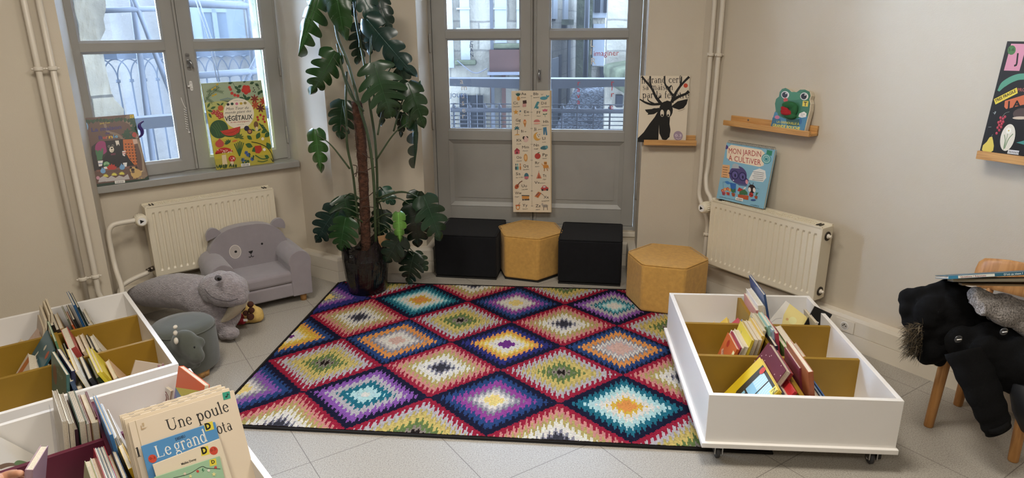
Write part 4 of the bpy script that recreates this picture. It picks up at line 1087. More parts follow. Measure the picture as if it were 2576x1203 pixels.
def remeshed(name, b, mt, parent, vox=.008, smooth=6, disp=0, dscale=.1, M=None):
    o = b.build(name, mt, parent, weld=False)
    r = o.modifiers.new('remesh', 'REMESH'); r.mode = 'VOXEL'; r.voxel_size = vox; r.use_smooth_shade = True
    if smooth: s = o.modifiers.new('smooth', 'SMOOTH'); s.factor = .6; s.iterations = smooth
    if disp:
        tx = bpy.data.textures.new(name+'_noise', 'CLOUDS'); tx.noise_scale = dscale; d = o.modifiers.new('disp', 'DISPLACE'); d.texture = tx; d.strength = disp; d.texture_coords = 'LOCAL'; d.mid_level = .5
    return o


def S3(px, py, Y): return PY(px, py, Y)-Vector((cs.x, cs.y, 0))


b = MB()   # head with frill, in front of the drum
for px, py, Y, r, k in ((448, 870, 2.86, .066, 1.0), (465, 862, 2.84, .062, 1), (480, 880, 2.83, .05, 1), (492, 895, 2.82, .042, 1), (455, 895, 2.86, .062, 1), (470, 905, 2.84, .05, 1), (478, 925, 2.86, .032, 1), (482, 940, 2.86, .022, 1), (425, 862, 2.88, .045, 1), (500, 862, 2.86, .03, 1), (495, 915, 2.86, .02, 1)):
    p = S3(px, py, Y); p.z = max(p.z, r+.012-.01); b.ell(p, (r, r*.8, r))
remeshed('head', b, GRN, ST, .007, 8)
b = MB()
for px, py, Y, r in ((448, 862, 2.79, .018), (446, 832, 2.82, .012), (440, 845, 2.80, .013)):
    pass
for k, (px, py, l) in enumerate(((441, 823, .016), (441, 838, .022), (443, 858, .03))):
    p = S3(px, py, 2.77); b.ell(p, (.009, .012, l*.55), 12, 8)
b.build('horn', mat('cream_felt', '#cdc4b2', rough=.9), ST)
b = MB(); p = S3(489, 874, 2.775); b.ell(p, (.004, .004, .006), 10, 6); b.build('eye', BLACKP, ST)
for px, py in ((500, 925), (420, 900)):
    b = MB(); p = S3(px, py, 2.9); b.cyl((p.x, p.y, .04), (p.x, p.y, .12), .035, .038); b.build('leg', GRN, ST, bevel=.008)
    b = MB(); b.cyl((p.x, p.y, 0), (p.x, p.y, .045), .026, .03); b.build('foot', WOOD, ST)
# ================================================================== MONSTERA
m = mat('monstera_leaf', '#1d3a1c', rough=.28, spec=.6, attr=True); N, L = nodes_of(m); bb = N['Principled BSDF']
at = [x for x in N if x.type == 'ATTRIBUTE'][0]; tc = N.new('ShaderNodeTexCoord'); nz = N.new('ShaderNodeTexNoise'); nz.inputs['Scale'].default_value = 14; L.new(tc.outputs['Object'], nz.inputs['Vector'])
mr = N.new('ShaderNodeMapRange'); mr.inputs['To Min'].default_value = .7; mr.inputs['To Max'].default_value = 1.3; L.new(nz.outputs['Fac'], mr.inputs[0])
sc = N.new('ShaderNodeVectorMath'); sc.operation = 'SCALE'; L.new(at.outputs['Color'], sc.inputs[0]); L.new(mr.outputs[0], sc.inputs['Scale']); L.new(sc.outputs[0], bb.inputs['Base Color'])
LEAFM = m; STEMM = mat('monstera_stem', '#36452a', rough=.45, var=.2, vscale=12)
MOSSP = mat('coir_pole', '#4d3021', rough=1, var=.5, vscale=40, detail=8, bump=1, scale=90, dist=.012)
BAG = mat('black_pot_wrap', '#0d0d0e', rough=.22, spec=.7, bump=.5, scale=14, dist=.02)


def heart(s): # half width along the midrib, s 0 (petiole) .. 1 (tip)
    return (math.sin(math.pi*min(1, (s*1.0+.02))**.62))**.75*.56*(1-.22*s)+.02


def monstera(parent, base, tip, wd, normal=None, lobes=5, col='#1f3f1f', droop=.18, cup=.12, cut=.45, seed=0, side=1.):
    rr = random.Random(seed); base = Vector(base); tip = Vector(tip); L_ = (tip-base).length; y = (tip-base).normalized()
    nrm = Vector(normal) if normal else (CC-base); nrm = (nrm-y*nrm.dot(y)).normalized(); x = y.cross(nrm).normalized()
    b = MB(); b.c = lin(col); b.s = True; c0 = lin(col)
    ns, nt = 6, 8; start = -.13
    def pt(s, t, sg, ln=1.):
        w = heart(max(0, min(1, (s-start)/(1-start))))*wd*2*(side if sg > 0 else 1)
        d = t*w*ln; fx = d*.93; fy = s*L_+d*.16*(1 if s < .75 else .4)+wd*.32*t**2.2*max(0, 1-abs(s-.45)*1.2)-(.10*L_*(t**1.5) if s < .05 else 0)
        z = -cup*L_*(t**2)*.9+cup*L_*.25*t-droop*L_*(s*s)+.012*math.sin(s*17+seed)*t*L_/.2*.3
        return base+x*(sg*fx)+y*fy+nrm*z
    for sg in (1, -1):
        for i in range(lobes):
            s0, s1 = start+(1-start)*i/lobes, start+(1-start)*(i+1)/lobes; tc_ = rr.uniform(.24, .44) if cut > 0 else 2
            gap = rr.uniform(.8, 1.15)*cut; first, last = i == 0, i == lobes-1
            vs = []; ln = rr.uniform(.92, 1.08); hole = rr.random() < .5 and not last and cut > 0
            for k in range(nt+1):
                t = k/nt
                for j in range(ns+1):
                    v = j/ns; g = 0 if t < tc_ else gap*((t-tc_)/(1-tc_))**.75*.25
                    lo = 0 if first else g; hi = 1 if last else 1-g*1.0
                    vv = lo+(hi-lo)*v; s = s0+(s1-s0)*vv
                    rnd = 1-(.20 if cut > 0 else .0)*abs(2*v-1)**2.5*(max(0, t-.45)/.55)**1.4
                    vs.append(pt(s, t*rnd, sg, ln))
            fs = []
            for k in range(nt):
                for j in range(ns):
                    if hole and k == 9: continue
                    a = k*(ns+1)+j; fs.append((a, a+1, a+ns+2, a+ns+1))
            k_ = rr.uniform(.85, 1.15); b.c = tuple(q*k_ for q in c0); b.add(vs, fs)
    b.c = tuple(min(1, q*1.9+.01) for q in c0)
    rib = [pt(s/10, 0, 1)+nrm*.0012 for s in range(-1, 11)]; b.tube(rib, [.0022]*6+[.0014]*5+[.0006], 6)
    for i in range(1, lobes):
        s = start+(1-start)*(i+.35)/lobes
        for sg in (1, -1): b.tube([pt(s, t, sg)+nrm*.0006 for t in (0, .15, .3, .45, .6)], .0008, 4, caps=False)
    o = b.build('leaf', LEAFM, parent, weld=True)
    return o


PY0 = 4.0; pc = Vector((-.915, 3.99, 0))
MN = thing('potted_monstera', 'tall monstera with split leaves on a coir pole, its pot wrapped in black plastic', 'plant', (0, 0, 0))
# pot wrapped in crumpled plastic
b = MB(); n = 72; prof = [(.100, .002), (.118, .01), (.128, .06), (.136, .12), (.143, .18), (.148, .23), (.146, .27), (.150, .31), (.135, .30), (.118, .27), (.1, .26)]
vs = []; rr = random.Random(8); ph = [rr.uniform(0, 6.28) for _ in range(8)]
for j, (r, z) in enumerate(prof):
    for k in range(n):
        A = 2*math.pi*k/n; w = (j/8)*min(1, j/3); fold = abs(math.sin(A*4.5+ph[0]))*.010*w+abs(math.sin(A*7+ph[1]+z*9))*.007*w+math.sin(A*13+z*40+ph[2])*.003*w
        zz = z+(.03*math.sin(A*3+ph[3])+.022*math.sin(A*7+ph[4]) if j in (6, 7, 8) else 0)+(.012*math.sin(A*5+ph[4]) if j == 7 else 0)
        vs.append((pc.x+(r-fold)*math.cos(A), pc.y+(r-fold)*math.sin(A), zz))
b.s = False; b.add(vs, [(j*n+k, j*n+(k+1) % n, (j+1)*n+(k+1) % n, (j+1)*n+k) for j in range(len(prof)-1) for k in range(n)]); b.add(vs[:n], [tuple(range(n))[::-1]])
o = b.build('pot_wrap', BAG, MN)
b = MB(); b.prism([(pc.x+.125*math.cos(k*math.pi/16), pc.y+.125*math.sin(k*math.pi/16)) for k in range(32)], .20, .255); b.build('soil', mat('potting_soil', '#231a13', rough=1, bump=1, scale=60, dist=.01), MN)
# kraft paper corner
b = MB(); p = [PY(950, 595, 3.93), PY(985, 588, 3.93), PY(980, 612, 3.92), PY(955, 625, 3.92)]; b.add(p+[q+Vector((0, .004, 0)) for q in p], [(0, 1, 2, 3), (7, 6, 5, 4), (0, 4, 5, 1), (1, 5, 6, 2), (2, 6, 7, 3), (3, 7, 4, 0)]); b.build('kraft_paper', mat('kraft_paper', '#8d6b47', rough=.8), MN)
# coir pole
PT = lambda x, y, dy=0: PY(x, y, PY0+dy)
b = MB(); pts = bez([PT(921, 640), PT(918, 540), PT(913, 430), PT(906, 330), PT(897, 255)], 14); rr = random.Random(2)
b.tube(pts, [.030+rr.uniform(-.0025, .0025) for _ in pts], 22); pole = b.build('moss_pole', MOSSP, MN)
b = MB()
for i in range(420):
    t = rr.random(); q = pts[int(t*(len(pts)-1))]; A = rr.uniform(0, 6.28); d = Vector((math.cos(A), math.sin(A), rr.uniform(-.5, .5))); e_ = d.cross(Vector((0, 0, 1))).normalized()*rr.uniform(-.012, .012)
    b.tube([q+d*.028, q+d*.036+e_*.6, q+d*rr.uniform(.036, .044)+e_], .0006, 3, caps=False)
f_ = b.build('coir_fibre', mat('coir_fibre', '#5b3a26', rough=1), pole); f_['kind'] = 'stuff'


def stem(px, r, nm='stem', mt=None):
    b = MB(); b.tube(bez([PT(*p) for p in px], 8), r, 10); return b.build(nm, mt or STEMM, MN)


stem([(946, 620, -.02), (944, 560, -.05), (941, 470, -.05), (935, 400, -.05), (925, 340, -.05), (905, 270, -.05), (890, 210, -.04), (872, 150, -.03), (850, 95, -.02), (842, 40, 0), (838, -60, 0)], .0085)
stem([(955, 610, .02), (950, 520, .03), (948, 420, .02), (942, 340, .01), (930, 260, 0), (920, 180, 0), (905, 100, 0), (893, 30, 0), (885, -80, 0)], .0075)
stem([(905, 590, .0), (897, 520, .0), (888, 440, 0), (874, 370, 0), (872, 320, 0), (870, 250, 0), (872, 180, .02)], .007)
stem([(915, 280, -.05), (880, 235, -.06), (862, 180, -.06), (848, 110, -.04)], .006)
ROOT = mat('aerial_root', '#3d2a1e', rough=.7)
for px in (((888, 440), (905, 432), (925, 436)), ((888, 415), (898, 420), (895, 445)), ((912, 435), (930, 425), (946, 420)), ((905, 505), (925, 495), (943, 480)), ((940, 400), (925, 395), (910, 385)), ((900, 365), (890, 310), (875, 300)), ((920, 560), (935, 545), (945, 535)), ((873, 330), (860, 315), (856, 330)), ((905, 530), (915, 520), (940, 522))):
    stem([(*p, -.045) for p in px], .0028, 'aerial_root', ROOT)

# petioles and leaves: attachment, leaf base, tip, half width px, depth offset, options
LV_ = [
 ((846, 60), (796, 2), (748, 140), 34, -.10, dict(lobes=5, cut=.7, droop=.05, cup=.5, seed=1, col='#234a1c')),
 ((846, 20), (845, -25), (862, 98), 33, -.15, dict(lobes=4, cut=0, col='#1d4018', seed=2)),
 ((848, -20), (790, -60), (772, 12), 22, 0, dict(lobes=4, cut=.5, seed=3)),
 ((860, 30), (862, -8), (893, 40), 18, .10, dict(lobes=4, cut=.3, seed=4, col='#16301a')),
 ((893, 30), (905, -25), (950, 60), 30, -.05, dict(lobes=4, cut=.2, seed=5, col='#1a3a30')),
 ((905, 80), (955, 0), (982, 78), 26, .06, dict(lobes=4, cut=.1, seed=6, col='#142d22')),
 ((930, 240), (934, 62), (1042, 195), 38, -.12, dict(lobes=5, cut=.6, droop=.1, seed=7, col='#16322c', cup=.1)),
 ((905, 120), (905, 70), (905, 160), 30, .10, dict(lobes=5, cut=.6, seed=8, col='#172f1c')),
 ((935, 130), (940, 80), (925, 135), 22, .03, dict(lobes=4, cut=.3, seed=81, col='#10261c')),
 ((940, 270), (944, 172), (985, 292), 62, -.16, dict(lobes=6, cut=.6, droop=.25, seed=9, col='#1c391d')),
 ((898, 265), (838, 143), (782, 242), 40, -.08, dict(lobes=5, cut=.7, droop=.2, cup=.25, seed=10, col='#1b3b18')),
 ((948, 400), (1028, 308), (1060, 210), 20, -.02, dict(lobes=4, cut=.4, seed=11, col='#1e401c')),
 ((990, 330), (1030, 220), (1072, 318), 36, -.06, dict(lobes=4, cut=.4, seed=12, col='#173215')),
 ((874, 330), (862, 262), (850, 348), 40, .12, dict(lobes=5, cut=.45, seed=13, col='#163119')),
 ((880, 425), (795, 338), (806, 436), 26, -.05, dict(lobes=4, cut=.6, seed=14, col='#2c5220', cup=.3)),
 ((950, 340), (975, 240), (962, 318), 20, .05, dict(lobes=4, cut=.5, seed=15, col='#14291a')),
 ((960, 300), (1012, 290), (1008, 345), 13, .04, dict(lobes=4, cut=.2, seed=16, col='#0f2212')),
 ((1028, 308), (1046, 312), (1052, 426), 14, .0, dict(lobes=4, cut=.5, droop=.3, cup=.6, seed=17, col='#152e1e')),
 ((950, 250), (1000, 150), (1030, 262), 24, -.03, dict(lobes=4, cut=.6, seed=18, col='#162f1a')),
 ((948, 250), (985, 215), (1000, 300), 24, -.02, dict(lobes=4, cut=.5, seed=19, col='#183419')),
 ((905, 500), (866, 498), (880, 556), 42, .08, dict(lobes=5, cut=.55, seed=20, col='#18351a')),
 ((905, 540), (842, 532), (788, 612), 38, .05, dict(lobes=5, cut=.5, seed=21, col='#132b25')),
 ((915, 560), (868, 556), (852, 632), 42, -.10, dict(lobes=5, cut=.5, seed=22, col='#1b3c1a')),
 ((945, 490), (963, 478), (992, 512), 22, .08, dict(lobes=4, cut=.2, seed=23, col='#1d4030')),
 ((945, 500), (1070, 505), (1112, 605), 42, -.14, dict(lobes=5, cut=.55, droop=.12, seed=24, col='#18331f')),
 ((945, 520), (962, 535), (955, 596), 30, .08, dict(lobes=5, cut=.5, seed=25, col='#14291a')),
 ((935, 560), (1002, 543), (1006, 612), 18, -.18, dict(lobes=4, cut=.3, seed=26, col='#5c8a3c', cup=.3)),
 ((945, 510), (1045, 525), (1052, 625), 40, -.04, dict(lobes=5, cut=.3, seed=27, col='#0f2014')),
 ((950, 590), (1005, 600), (968, 662), 36, -.10, dict(lobes=4, cut=.35, seed=28, col='#132618')),
 ((955, 600), (1040, 645), (1020, 715), 36, -.06, dict(lobes=5, cut=.55, seed=29, col='#0f1f13')),
 ((955, 600), (1046, 640), (1076, 680), 20, -.05, dict(lobes=4, cut=.4, seed=30, col='#152b16')),
 ((945, 505), (1050, 490), (1030, 560), 28, .03, dict(lobes=4, cut=.4, seed=31, col='#122515')),
 ((950, 560), (1000, 620), (1010, 668), 24, -.02, dict(lobes=4, cut=.3, seed=32, col='#11231a')),
]
for at_, bs, tp, hw, dy, kw in LV_:
    A = PT(at_[0], at_[1], -.02); B = PT(bs[0], bs[1], dy); T = PT(tp[0], tp[1], dy-.03); mid = A.lerp(B, .55)+Vector((0, 0, .03 if bs[1] < at_[1] else .05))
    b = MB(); pp = bez([A, mid, B], 8); b.tube(pp, [.0055+(.0028-.0055)*i/(len(pp)-1) for i in range(len(pp))], 8); pt_ = b.build('petiole', STEMM, MN)
    rr = random.Random(kw['seed']*7); nv = (CC-B).normalized()+Vector((rr.uniform(-.45, .45), rr.uniform(-.2, .2), rr.uniform(0, .5)))
    monstera(MN, B, T, pxm(B, hw), normal=nv, **kw)
# ================================================================== SOFT TOYS
FUR = mat('grey_lilac_fur', '#938a8d', rough=1, var=.22, vscale=55, detail=6, bump=1, scale=130, dist=.012, sheen=.5)
CREAM = mat('ribbed_cream', '#cfc3ae', rough=.9)


def blobs(b, L, Y=None):
    for t in L:
        px, py, y, r = t[:4]; k = t[4] if len(t) > 4 else (1, 1, 1); y = y-(.06 if Y else 0); p = PY(px, py, y); R = pxm(p, r); p.z = max(p.z, R*k[2]+.002); b.ell(p, (R*k[0], R*k[1], R*k[2]))


pl_ = thing('dinosaur_plush', 'big fluffy grey-lilac dinosaur plush lying beside the armchair', 'plush toy', (0, 0, 0))
b = MB(); L = []
cen = [(316, 741, 3.75, 8), (330, 743, 3.72, 16), (348, 742, 3.68, 24), (370, 740, 3.64, 32), (395, 736, 3.60, 38), (420, 733, 3.56, 42), (448, 732, 3.53, 45), (475, 735, 3.50, 47), (500, 742, 3.48, 50), (525, 755, 3.45, 52), (548, 765, 3.42, 50), (565, 775, 3.40, 44)]
for i in range(len(cen)-1):
    for k in range(3): t = k/3; L.append(tuple(cen[i][j]*(1-t)+cen[i+1][j]*t for j in range(4)))
L += [(555, 800, 3.39, 38), (575, 795, 3.39, 30)]
L += [(573, 832, 3.36, 17), (578, 840, 3.33, 16), (588, 838, 3.33, 15), (563, 842, 3.34, 14)]
blobs(b, L, 1)
remeshed('body', b, FUR, pl_, .009, 6, .006, .03)
b = MB(); blobs(b, [(540, 722, 3.36, 36), (556, 712, 3.36, 32), (575, 718, 3.33, 36), (590, 728, 3.32, 36), (598, 742, 3.31, 28), (560, 735, 3.33, 38), (535, 738, 3.35, 28), (520, 725, 3.37, 22), (580, 742, 3.31, 32), (600, 722, 3.33, 26)], 1)
remeshed('head', b, FUR, pl_, .009, 5, .006, .03)
# cream ribbed chin and belly
b = MB(); pts = [(622, 748, 3.32), (620, 765, 3.33), (608, 785, 3.35), (590, 802, 3.37), (565, 815, 3.385)]
P = bez([PY(p[0], p[1], p[2]-.06) for p in pts], 8); N_ = len(P)
for i in range(0, N_, 1):
    p = P[i]; b.ell(p+Vector((-.035, .0, .012)), (.045*(1-.35*abs(i/N_-.4)), .058, .0045), 16, 8)
    b.ell(p+Vector((-.04, .0, .012-.005)), (.041*(1-.35*abs(i/N_-.4)), .052, .010), 16, 8)
b.build('ribbed_belly', CREAM, pl_)
b = MB(); b.ell(PY(551, 702, 3.165), (.010, .006, .010), 14, 8); b.build('eye', mat('glossy_black', '#080808', rough=.08), pl_)
b = MB(); b.ell(PY(549, 700, 3.185), (.019, .010, .016), 16, 8); b.build('eyelid', mat('eyelid_grey', '#5b575b', rough=.9), pl_)
a = MB(); pp = [PY(x, y, Yv-.06) for x, y, Yv in ((515, 728, 3.262), (530, 745, 3.235), (550, 754, 3.225), (575, 758, 3.222), (598, 752, 3.232))]; a.tube(bez(pp, 6), .0022, 6); a.build('mouth_seam', mat('seam_dark', '#4f4a4d', rough=1), pl_)

gf = thing('giraffe_plush', 'small yellow plush giraffe with brown spots lying behind the dinosaur toy', 'plush toy', (0, 0, 0))
YEL = mat('yellow_plush', '#cfae66', rough=.95, var=.12, vscale=60, bump=.6, scale=150); BRN = mat('brown_plush', '#4e2a1c', rough=.95, bump=.5, scale=150); RED = mat('red_plush', '#8c1c24', rough=.9)
b = MB(); blobs(b, [(630, 795, 3.52, 20), (642, 790, 3.53, 20), (640, 800, 3.52, 18), (618, 798, 3.51, 16), (605, 802, 3.50, 14), (650, 796, 3.53, 14), (632, 778, 3.55, 14), (625, 768, 3.56, 10)])
remeshed('body', b, YEL, gf, .006, 5)
for x, y, Yv, r in ((632, 781, 3.425, 8), (630, 797, 3.415, 9), (618, 788, 3.425, 7), (630, 766, 3.47, 8)):
    b = MB(); blobs(b, [(x, y, Yv, r)]); b.build('brown_spot', BRN, gf)
b = MB(); blobs(b, [(602, 800, 3.45, 12), (600, 808, 3.44, 10), (610, 808, 3.43, 9)]); remeshed('red_scarf', b, RED, gf, .005, 4)
b = MB(); p = PY(618, 806, 3.40); b.box(p.x-.012, p.x+.01, p.y-.001, p.y+.001, max(.003, p.z-.006), p.z+.008); b.build('care_label', WHITEP, gf)

# ================================================================== COAT, SCARF AND BOOKS ON THE CHAIR
WOOL = mat('black_wool', '#040405', rough=.95, spec=.25, bump=.6, scale=220, var=.2, vscale=70)
ct = thing('coat', "black wool hooded coat slung over the child's chair, one sleeve hanging down", 'coat', (0, 0, 0))
b = MB()
hood = [(2290, 752, 2.5, 28), (2315, 742, 2.48, 24), (2345, 738, 2.47, 26), (2378, 728, 2.46, 28), (2396, 728, 2.45, 24), (2410, 742, 2.44, 30), (2440, 752, 2.42, 32), (2470, 778, 2.4, 36), (2494, 802, 2.4, 26), (2284, 782, 2.48, 24), (2296, 806, 2.47, 28), (2322, 828, 2.44, 36), (2370, 828, 2.42, 45), (2410, 822, 2.40, 46), (2452, 815, 2.4, 40), (2350, 786, 2.43, 50), (2400, 782, 2.42, 55), (2322, 868, 2.44, 28), (2345, 880, 2.42, 38), (2335, 893, 2.42, 26), (2380, 865, 2.42, 40), (2362, 900, 2.44, 22)]
blobs(b, [(*h, (1, .75, 1)) for h in hood]); remeshed('hood', b, WOOL, ct, .008, 5, .022, .07)
b = MB(); blobs(b, [(*h, (1, .6, 1)) for h in [(2420, 860, 2.34, 44), (2470, 855, 2.33, 48), (2520, 855, 2.32, 52), (2570, 860, 2.32, 60), (2610, 870, 2.3, 60), (2440, 900, 2.32, 48), (2490, 905, 2.3, 52), (2545, 910, 2.3, 52), (2590, 920, 2.28, 55), (2520, 935, 2.26, 48), (2560, 950, 2.24, 50), (2590, 975, 2.24, 46), (2480, 890, 2.27, 45), (2550, 900, 2.25, 55), (2600, 930, 2.2, 60)]])
remeshed('coat_body', b, WOOL, ct, .009, 6, .024, .08)
b = MB(); cs_ = bez([PY(2430, 880, 2.28), PY(2455, 940, 2.23), PY(2480, 1000, 2.19), PY(2500, 1050, 2.165), PY(2512, 1083, 2.15)], 6)
b.tube(cs_, [.096-.0014*i+.003*math.sin(i*1.3) for i in range(len(cs_))], 24, flat=.5); o = b.build('sleeve', WOOL, ct)
b = MB(); p = cs_[-3]; b.tube([cs_[-5], cs_[-3]], [.071, .069], 20, flat=.55); b.build('sleeve_cuff', WOOL, ct)
b = MB()
vs = [PY(x, y, Yv) for x, y, Yv in ((2560, 980, 2.22), (2530, 1010, 2.2), (2545, 1070, 2.2), (2600, 1090, 2.2), (2610, 980, 2.22))]
b.tube([PY(2570, 960, 2.2), PY(2575, 1040, 2.18), PY(2590, 1085, 2.17)], [.06, .05, .04], 16, flat=.5); b.build('coat_hem', mat('dark_lining', '#15171c', rough=.6), ct)
for x, y, Yv in ((2410, 853, 2.225), (2524, 834, 2.205)):
    b = MB(); p = PY(x, y, Yv-.03); b.X = Matrix.Translation(p)@Matrix.Rotation(math.pi/2, 4, 'X'); b.lathe([(.0001, 0), (.013, 0), (.015, .003), (.010, .005), (.008, .003), (.0001, .003)], 20); b.build('button', mat('smoky_button', '#3a3c40', rough=.12, coat=.6), ct)
    b = MB(); b.cyl(p+Vector((-.008, -.007, 0)), p+Vector((.008, -.007, .002)), .002, seg=6); b.build('thread', WHITEP, ct)
# fur trim
b = MB(); rr = random.Random(9)
for i in range(900):
    x = rr.uniform(2268, 2305); y = rr.uniform(815, 890); Yv = rr.uniform(2.36, 2.46); p = PY(x+18, y, Yv); d = Vector((rr.uniform(-1, -.1), rr.uniform(-.5, .1), rr.uniform(-.6, .5))).normalized()*rr.uniform(.02, .055)
    b.c = lin(rr.choice(('#3b3325', '#5a4c35', '#1f1b15', '#84745a'))); b.tube([p, p+d*.6+Vector((0, 0, -.004)), p+d+Vector((0, 0, -.012))], [.0009, .0007, .0002], 3, caps=False)
f_ = b.build('fur_trim', mat('fur_trim', attr=True, rough=.8), ct); f_['kind'] = 'stuff'
# scarf
KN = mat('grey_knit', '#857f7a', rough=1, var=.55, vscale=160, detail=2, bump=1, scale=180, dist=.006)
b = MB(); rr = random.Random(5)
for k in range(6):
    base = [(2440, 738), (2480, 742), (2520, 752), (2560, 762), (2600, 780)]; off = k*13
    pts = bez([PY(x+k*6, y+off*(.75+i*.10)+4*math.sin(k+i), 2.33-.012*k) for i, (x, y) in enumerate(base)], 5); b.tube(pts, [.022+.006*math.sin(i*.7+k*2) for i in range(len(pts))], 14)
blobs(b, [(2500, 775, 2.38, 34), (2540, 785, 2.36, 36), (2580, 795, 2.36, 40)])
sc_ = remeshed('knitted_scarf', b, KN, None, .007, 3, .012, .04)
tag(sc_, "speckled grey knitted scarf lying on the black coat under the books", 'scarf')


# ================================================================== HAND AND PINK BOOK
hd = thing('person', 'person reaching in at the lower left, dark sleeve, holding a pink book', 'person', (0, 0, 0))
SK = mat('skin', '#c48f70', rough=.5, var=.05, vscale=20); SK.node_tree.nodes['Principled BSDF'].inputs['Subsurface Weight'].default_value = .12
Yh = 1.62
def HP(x, y, dy=0): return PY(x, y, Yh+dy)
me = bpy.data.meshes.new('hand'); segs = []
V_ = []; E_ = []; R_ = []


def chain(pts, rs, root=None):
    prev = root
    for p, r in zip(pts, rs):
        V_.append(tuple(p)); R_.append(r); i = len(V_)-1
        if prev is not None: E_.append((prev, i))
        prev = i
    return prev


w0 = chain([HP(-60, 1245, -.06), HP(-20, 1225, -.04), HP(10, 1210, -.02)], [.026, .025, .027]); palm = chain([HP(28, 1203, 0)], [.030], w0)
for k, (pts, rs) in enumerate(((((48, 1196, .02), (60, 1196, .05), (66, 1206, .07)), (.011, .009, .008)), (((46, 1204, .0), (60, 1207, .03), (66, 1218, .05)), (.011, .009, .008)), (((42, 1214, -.02), (56, 1219, .01), (62, 1230, .03)), (.010, .009, .008)), (((34, 1222, -.03), (48, 1230, -.01), (54, 1240, .01)), (.009, .008, .007)), (((36, 1194, -.03), (50, 1190, -.035), (58, 1197, -.035)), (.012, .010, .009)))):
    chain([HP(*p) for p in pts], rs, palm)
me.from_pydata(V_, E_, []); hand = bpy.data.objects.new('hand', me); COL.objects.link(hand); hand.parent = hd; me.materials.append(SK)
sk = hand.modifiers.new('skin', 'SKIN')
bmh = bmesh.new(); bmh.from_mesh(me); lay = bmh.verts.layers.skin.verify()
for v, r in zip(bmh.verts, R_): v[lay].radius = (r, r); v[lay].use_root = (v.index == 0)
bmh.to_mesh(me); bmh.free(); sb = hand.modifiers.new('sub', 'SUBSURF'); sb.levels = sb.render_levels = 2; sk.use_smooth_shade = True
b = MB(); b.tube([HP(-110, 1275, -.09), HP(-50, 1240, -.055), HP(-8, 1216, -.035)], [.05, .043, .037], 20); b.build('sleeve', mat('dark_sleeve', '#10131c', rough=.9), hd)
# ================================================================== BOOKS: generic builder
PAGE = mat('page_edges', '#cfc3ab', rough=.8, var=.12, vscale=300, detail=1)
BKM = {}


def bmat(c, rough=.35):
    k = 'book_cover_'+c.lstrip('#')
    return mat('book_cover', '#888888', attr=True, rough=rough)


def book(name, label, M, W, H, T, col, spine='near', pages=True, group=None, spine_col=None, board=False):
    # local: width along y (0 near .. W), thickness x 0..T, height z 0..H; spine at y=0 ('near') or y=W ('far')
    c_ = .0022 if not board else .0015; b = MB(); b.c = ink(col, 1.1)
    b.box(0, c_, 0, W, 0, H); b.box(T-c_, T, 0, W, 0, H); b.c = ink(spine_col or col, 1.1)
    ys = (0, c_) if spine == 'near' else (W-c_, W)
    if spine != 'none': b.box(c_, T-c_, ys[0], ys[1], 0, H)
    o = b.build(name, bmat(col), None, bevel=.0008, weld=False); tag(o, label, 'book', group); place(o, M)
    if pages:
        b = MB(); m_ = .003; y0, y1 = (c_, W-m_) if spine == 'near' else (m_, W-c_)
        b.box(c_, T-c_, y0, y1, m_, H-m_); b.build('pages', PAGE, o, weld=False)
    return o


def inbin(MB_, x, y, z, lean, yaw=0): return MB_@Matrix.Translation((x, y, z))@Matrix.Rotation(math.radians(yaw), 4, 'Z')@Matrix.Rotation(math.radians(lean), 4, 'Y')


def side_art(o, T, W, H, side=-1):
    # art sheet on the x=0 face (side -1, seen from -x) or x=T face; u runs along the cover as seen by the viewer
    a = Art(W, H)
    if side < 0: a.X = Matrix.Translation((0, W, 0))@Matrix.Rotation(-math.pi/2, 4, 'Z')
    else: a.X = Matrix.Translation((T, 0, 0))@Matrix.Rotation(math.pi/2, 4, 'Z')
    return a


BZ = .102
# ---- right-hand bin ------------------------------------------------------------------
P_ = 'in the right-hand white bin'
o = book('picture_book', 'large yellow and dark book with a window picture, front of the right-hand bin', inbin(MR, .100, .026, BZ, 37, 0), .262, .262, .014, '#c9a81e')
a = side_art(o, .014, .262, .262); a.rect(0, 0, 1, 1, '#c9ab20'); a.poly([(.22, .98), (.98, .98), (.98, .04), (.60, .03), (.55, .12), (.38, .2), (.22, .4)], '#35301f')
a.rect(.36, .30, .95, .93, '#86b6c9'); a.rect(.36, .70, .95, .93, '#a8cbd6')
for k in range(9): a.line([(.38+k*.06, .93), (.40+k*.055, .82), (.36+k*.07, .70)], .008, '#e6ecec', True)
a.rect(.63, .30, .66, .93, '#2b2718'); a.rect(.36, .52, .95, .55, '#2b2718'); a.rect(.34, .28, .97, .31, '#2b2718')
a.ci(.60, .38, .11, '#5b564e', ry=.13); rr = random.Random(3)
for k in range(60): a.ci(.60+rr.uniform(-.09, .09), .38+rr.uniform(-.1, .1), .009, rr.choice(('#c8bfae', '#1b1712')), n=6)
a.poly([(.38, .30), (.44, .52), (.50, .56), (.56, .42), (.52, .28)], '#15110f'); a.ci(.47, .12, .018, '#e8e2da', n=10); a.ci(.60, .10, .02, '#e8e2da', n=10)
a.ci(.16, .92, .07, '#c23a28') if 0 else a.ci(.34, .93, .062, '#b8341f'); a.rect(.86, .86, .98, .99, '#d8c75a'); a.text('N', .88, .885, .13, '#111111')
for k in range(5): a.ci(.10+.05*k, .10+.03*(k % 2), .03, '#5f8f6c', n=12)
a.done(o)
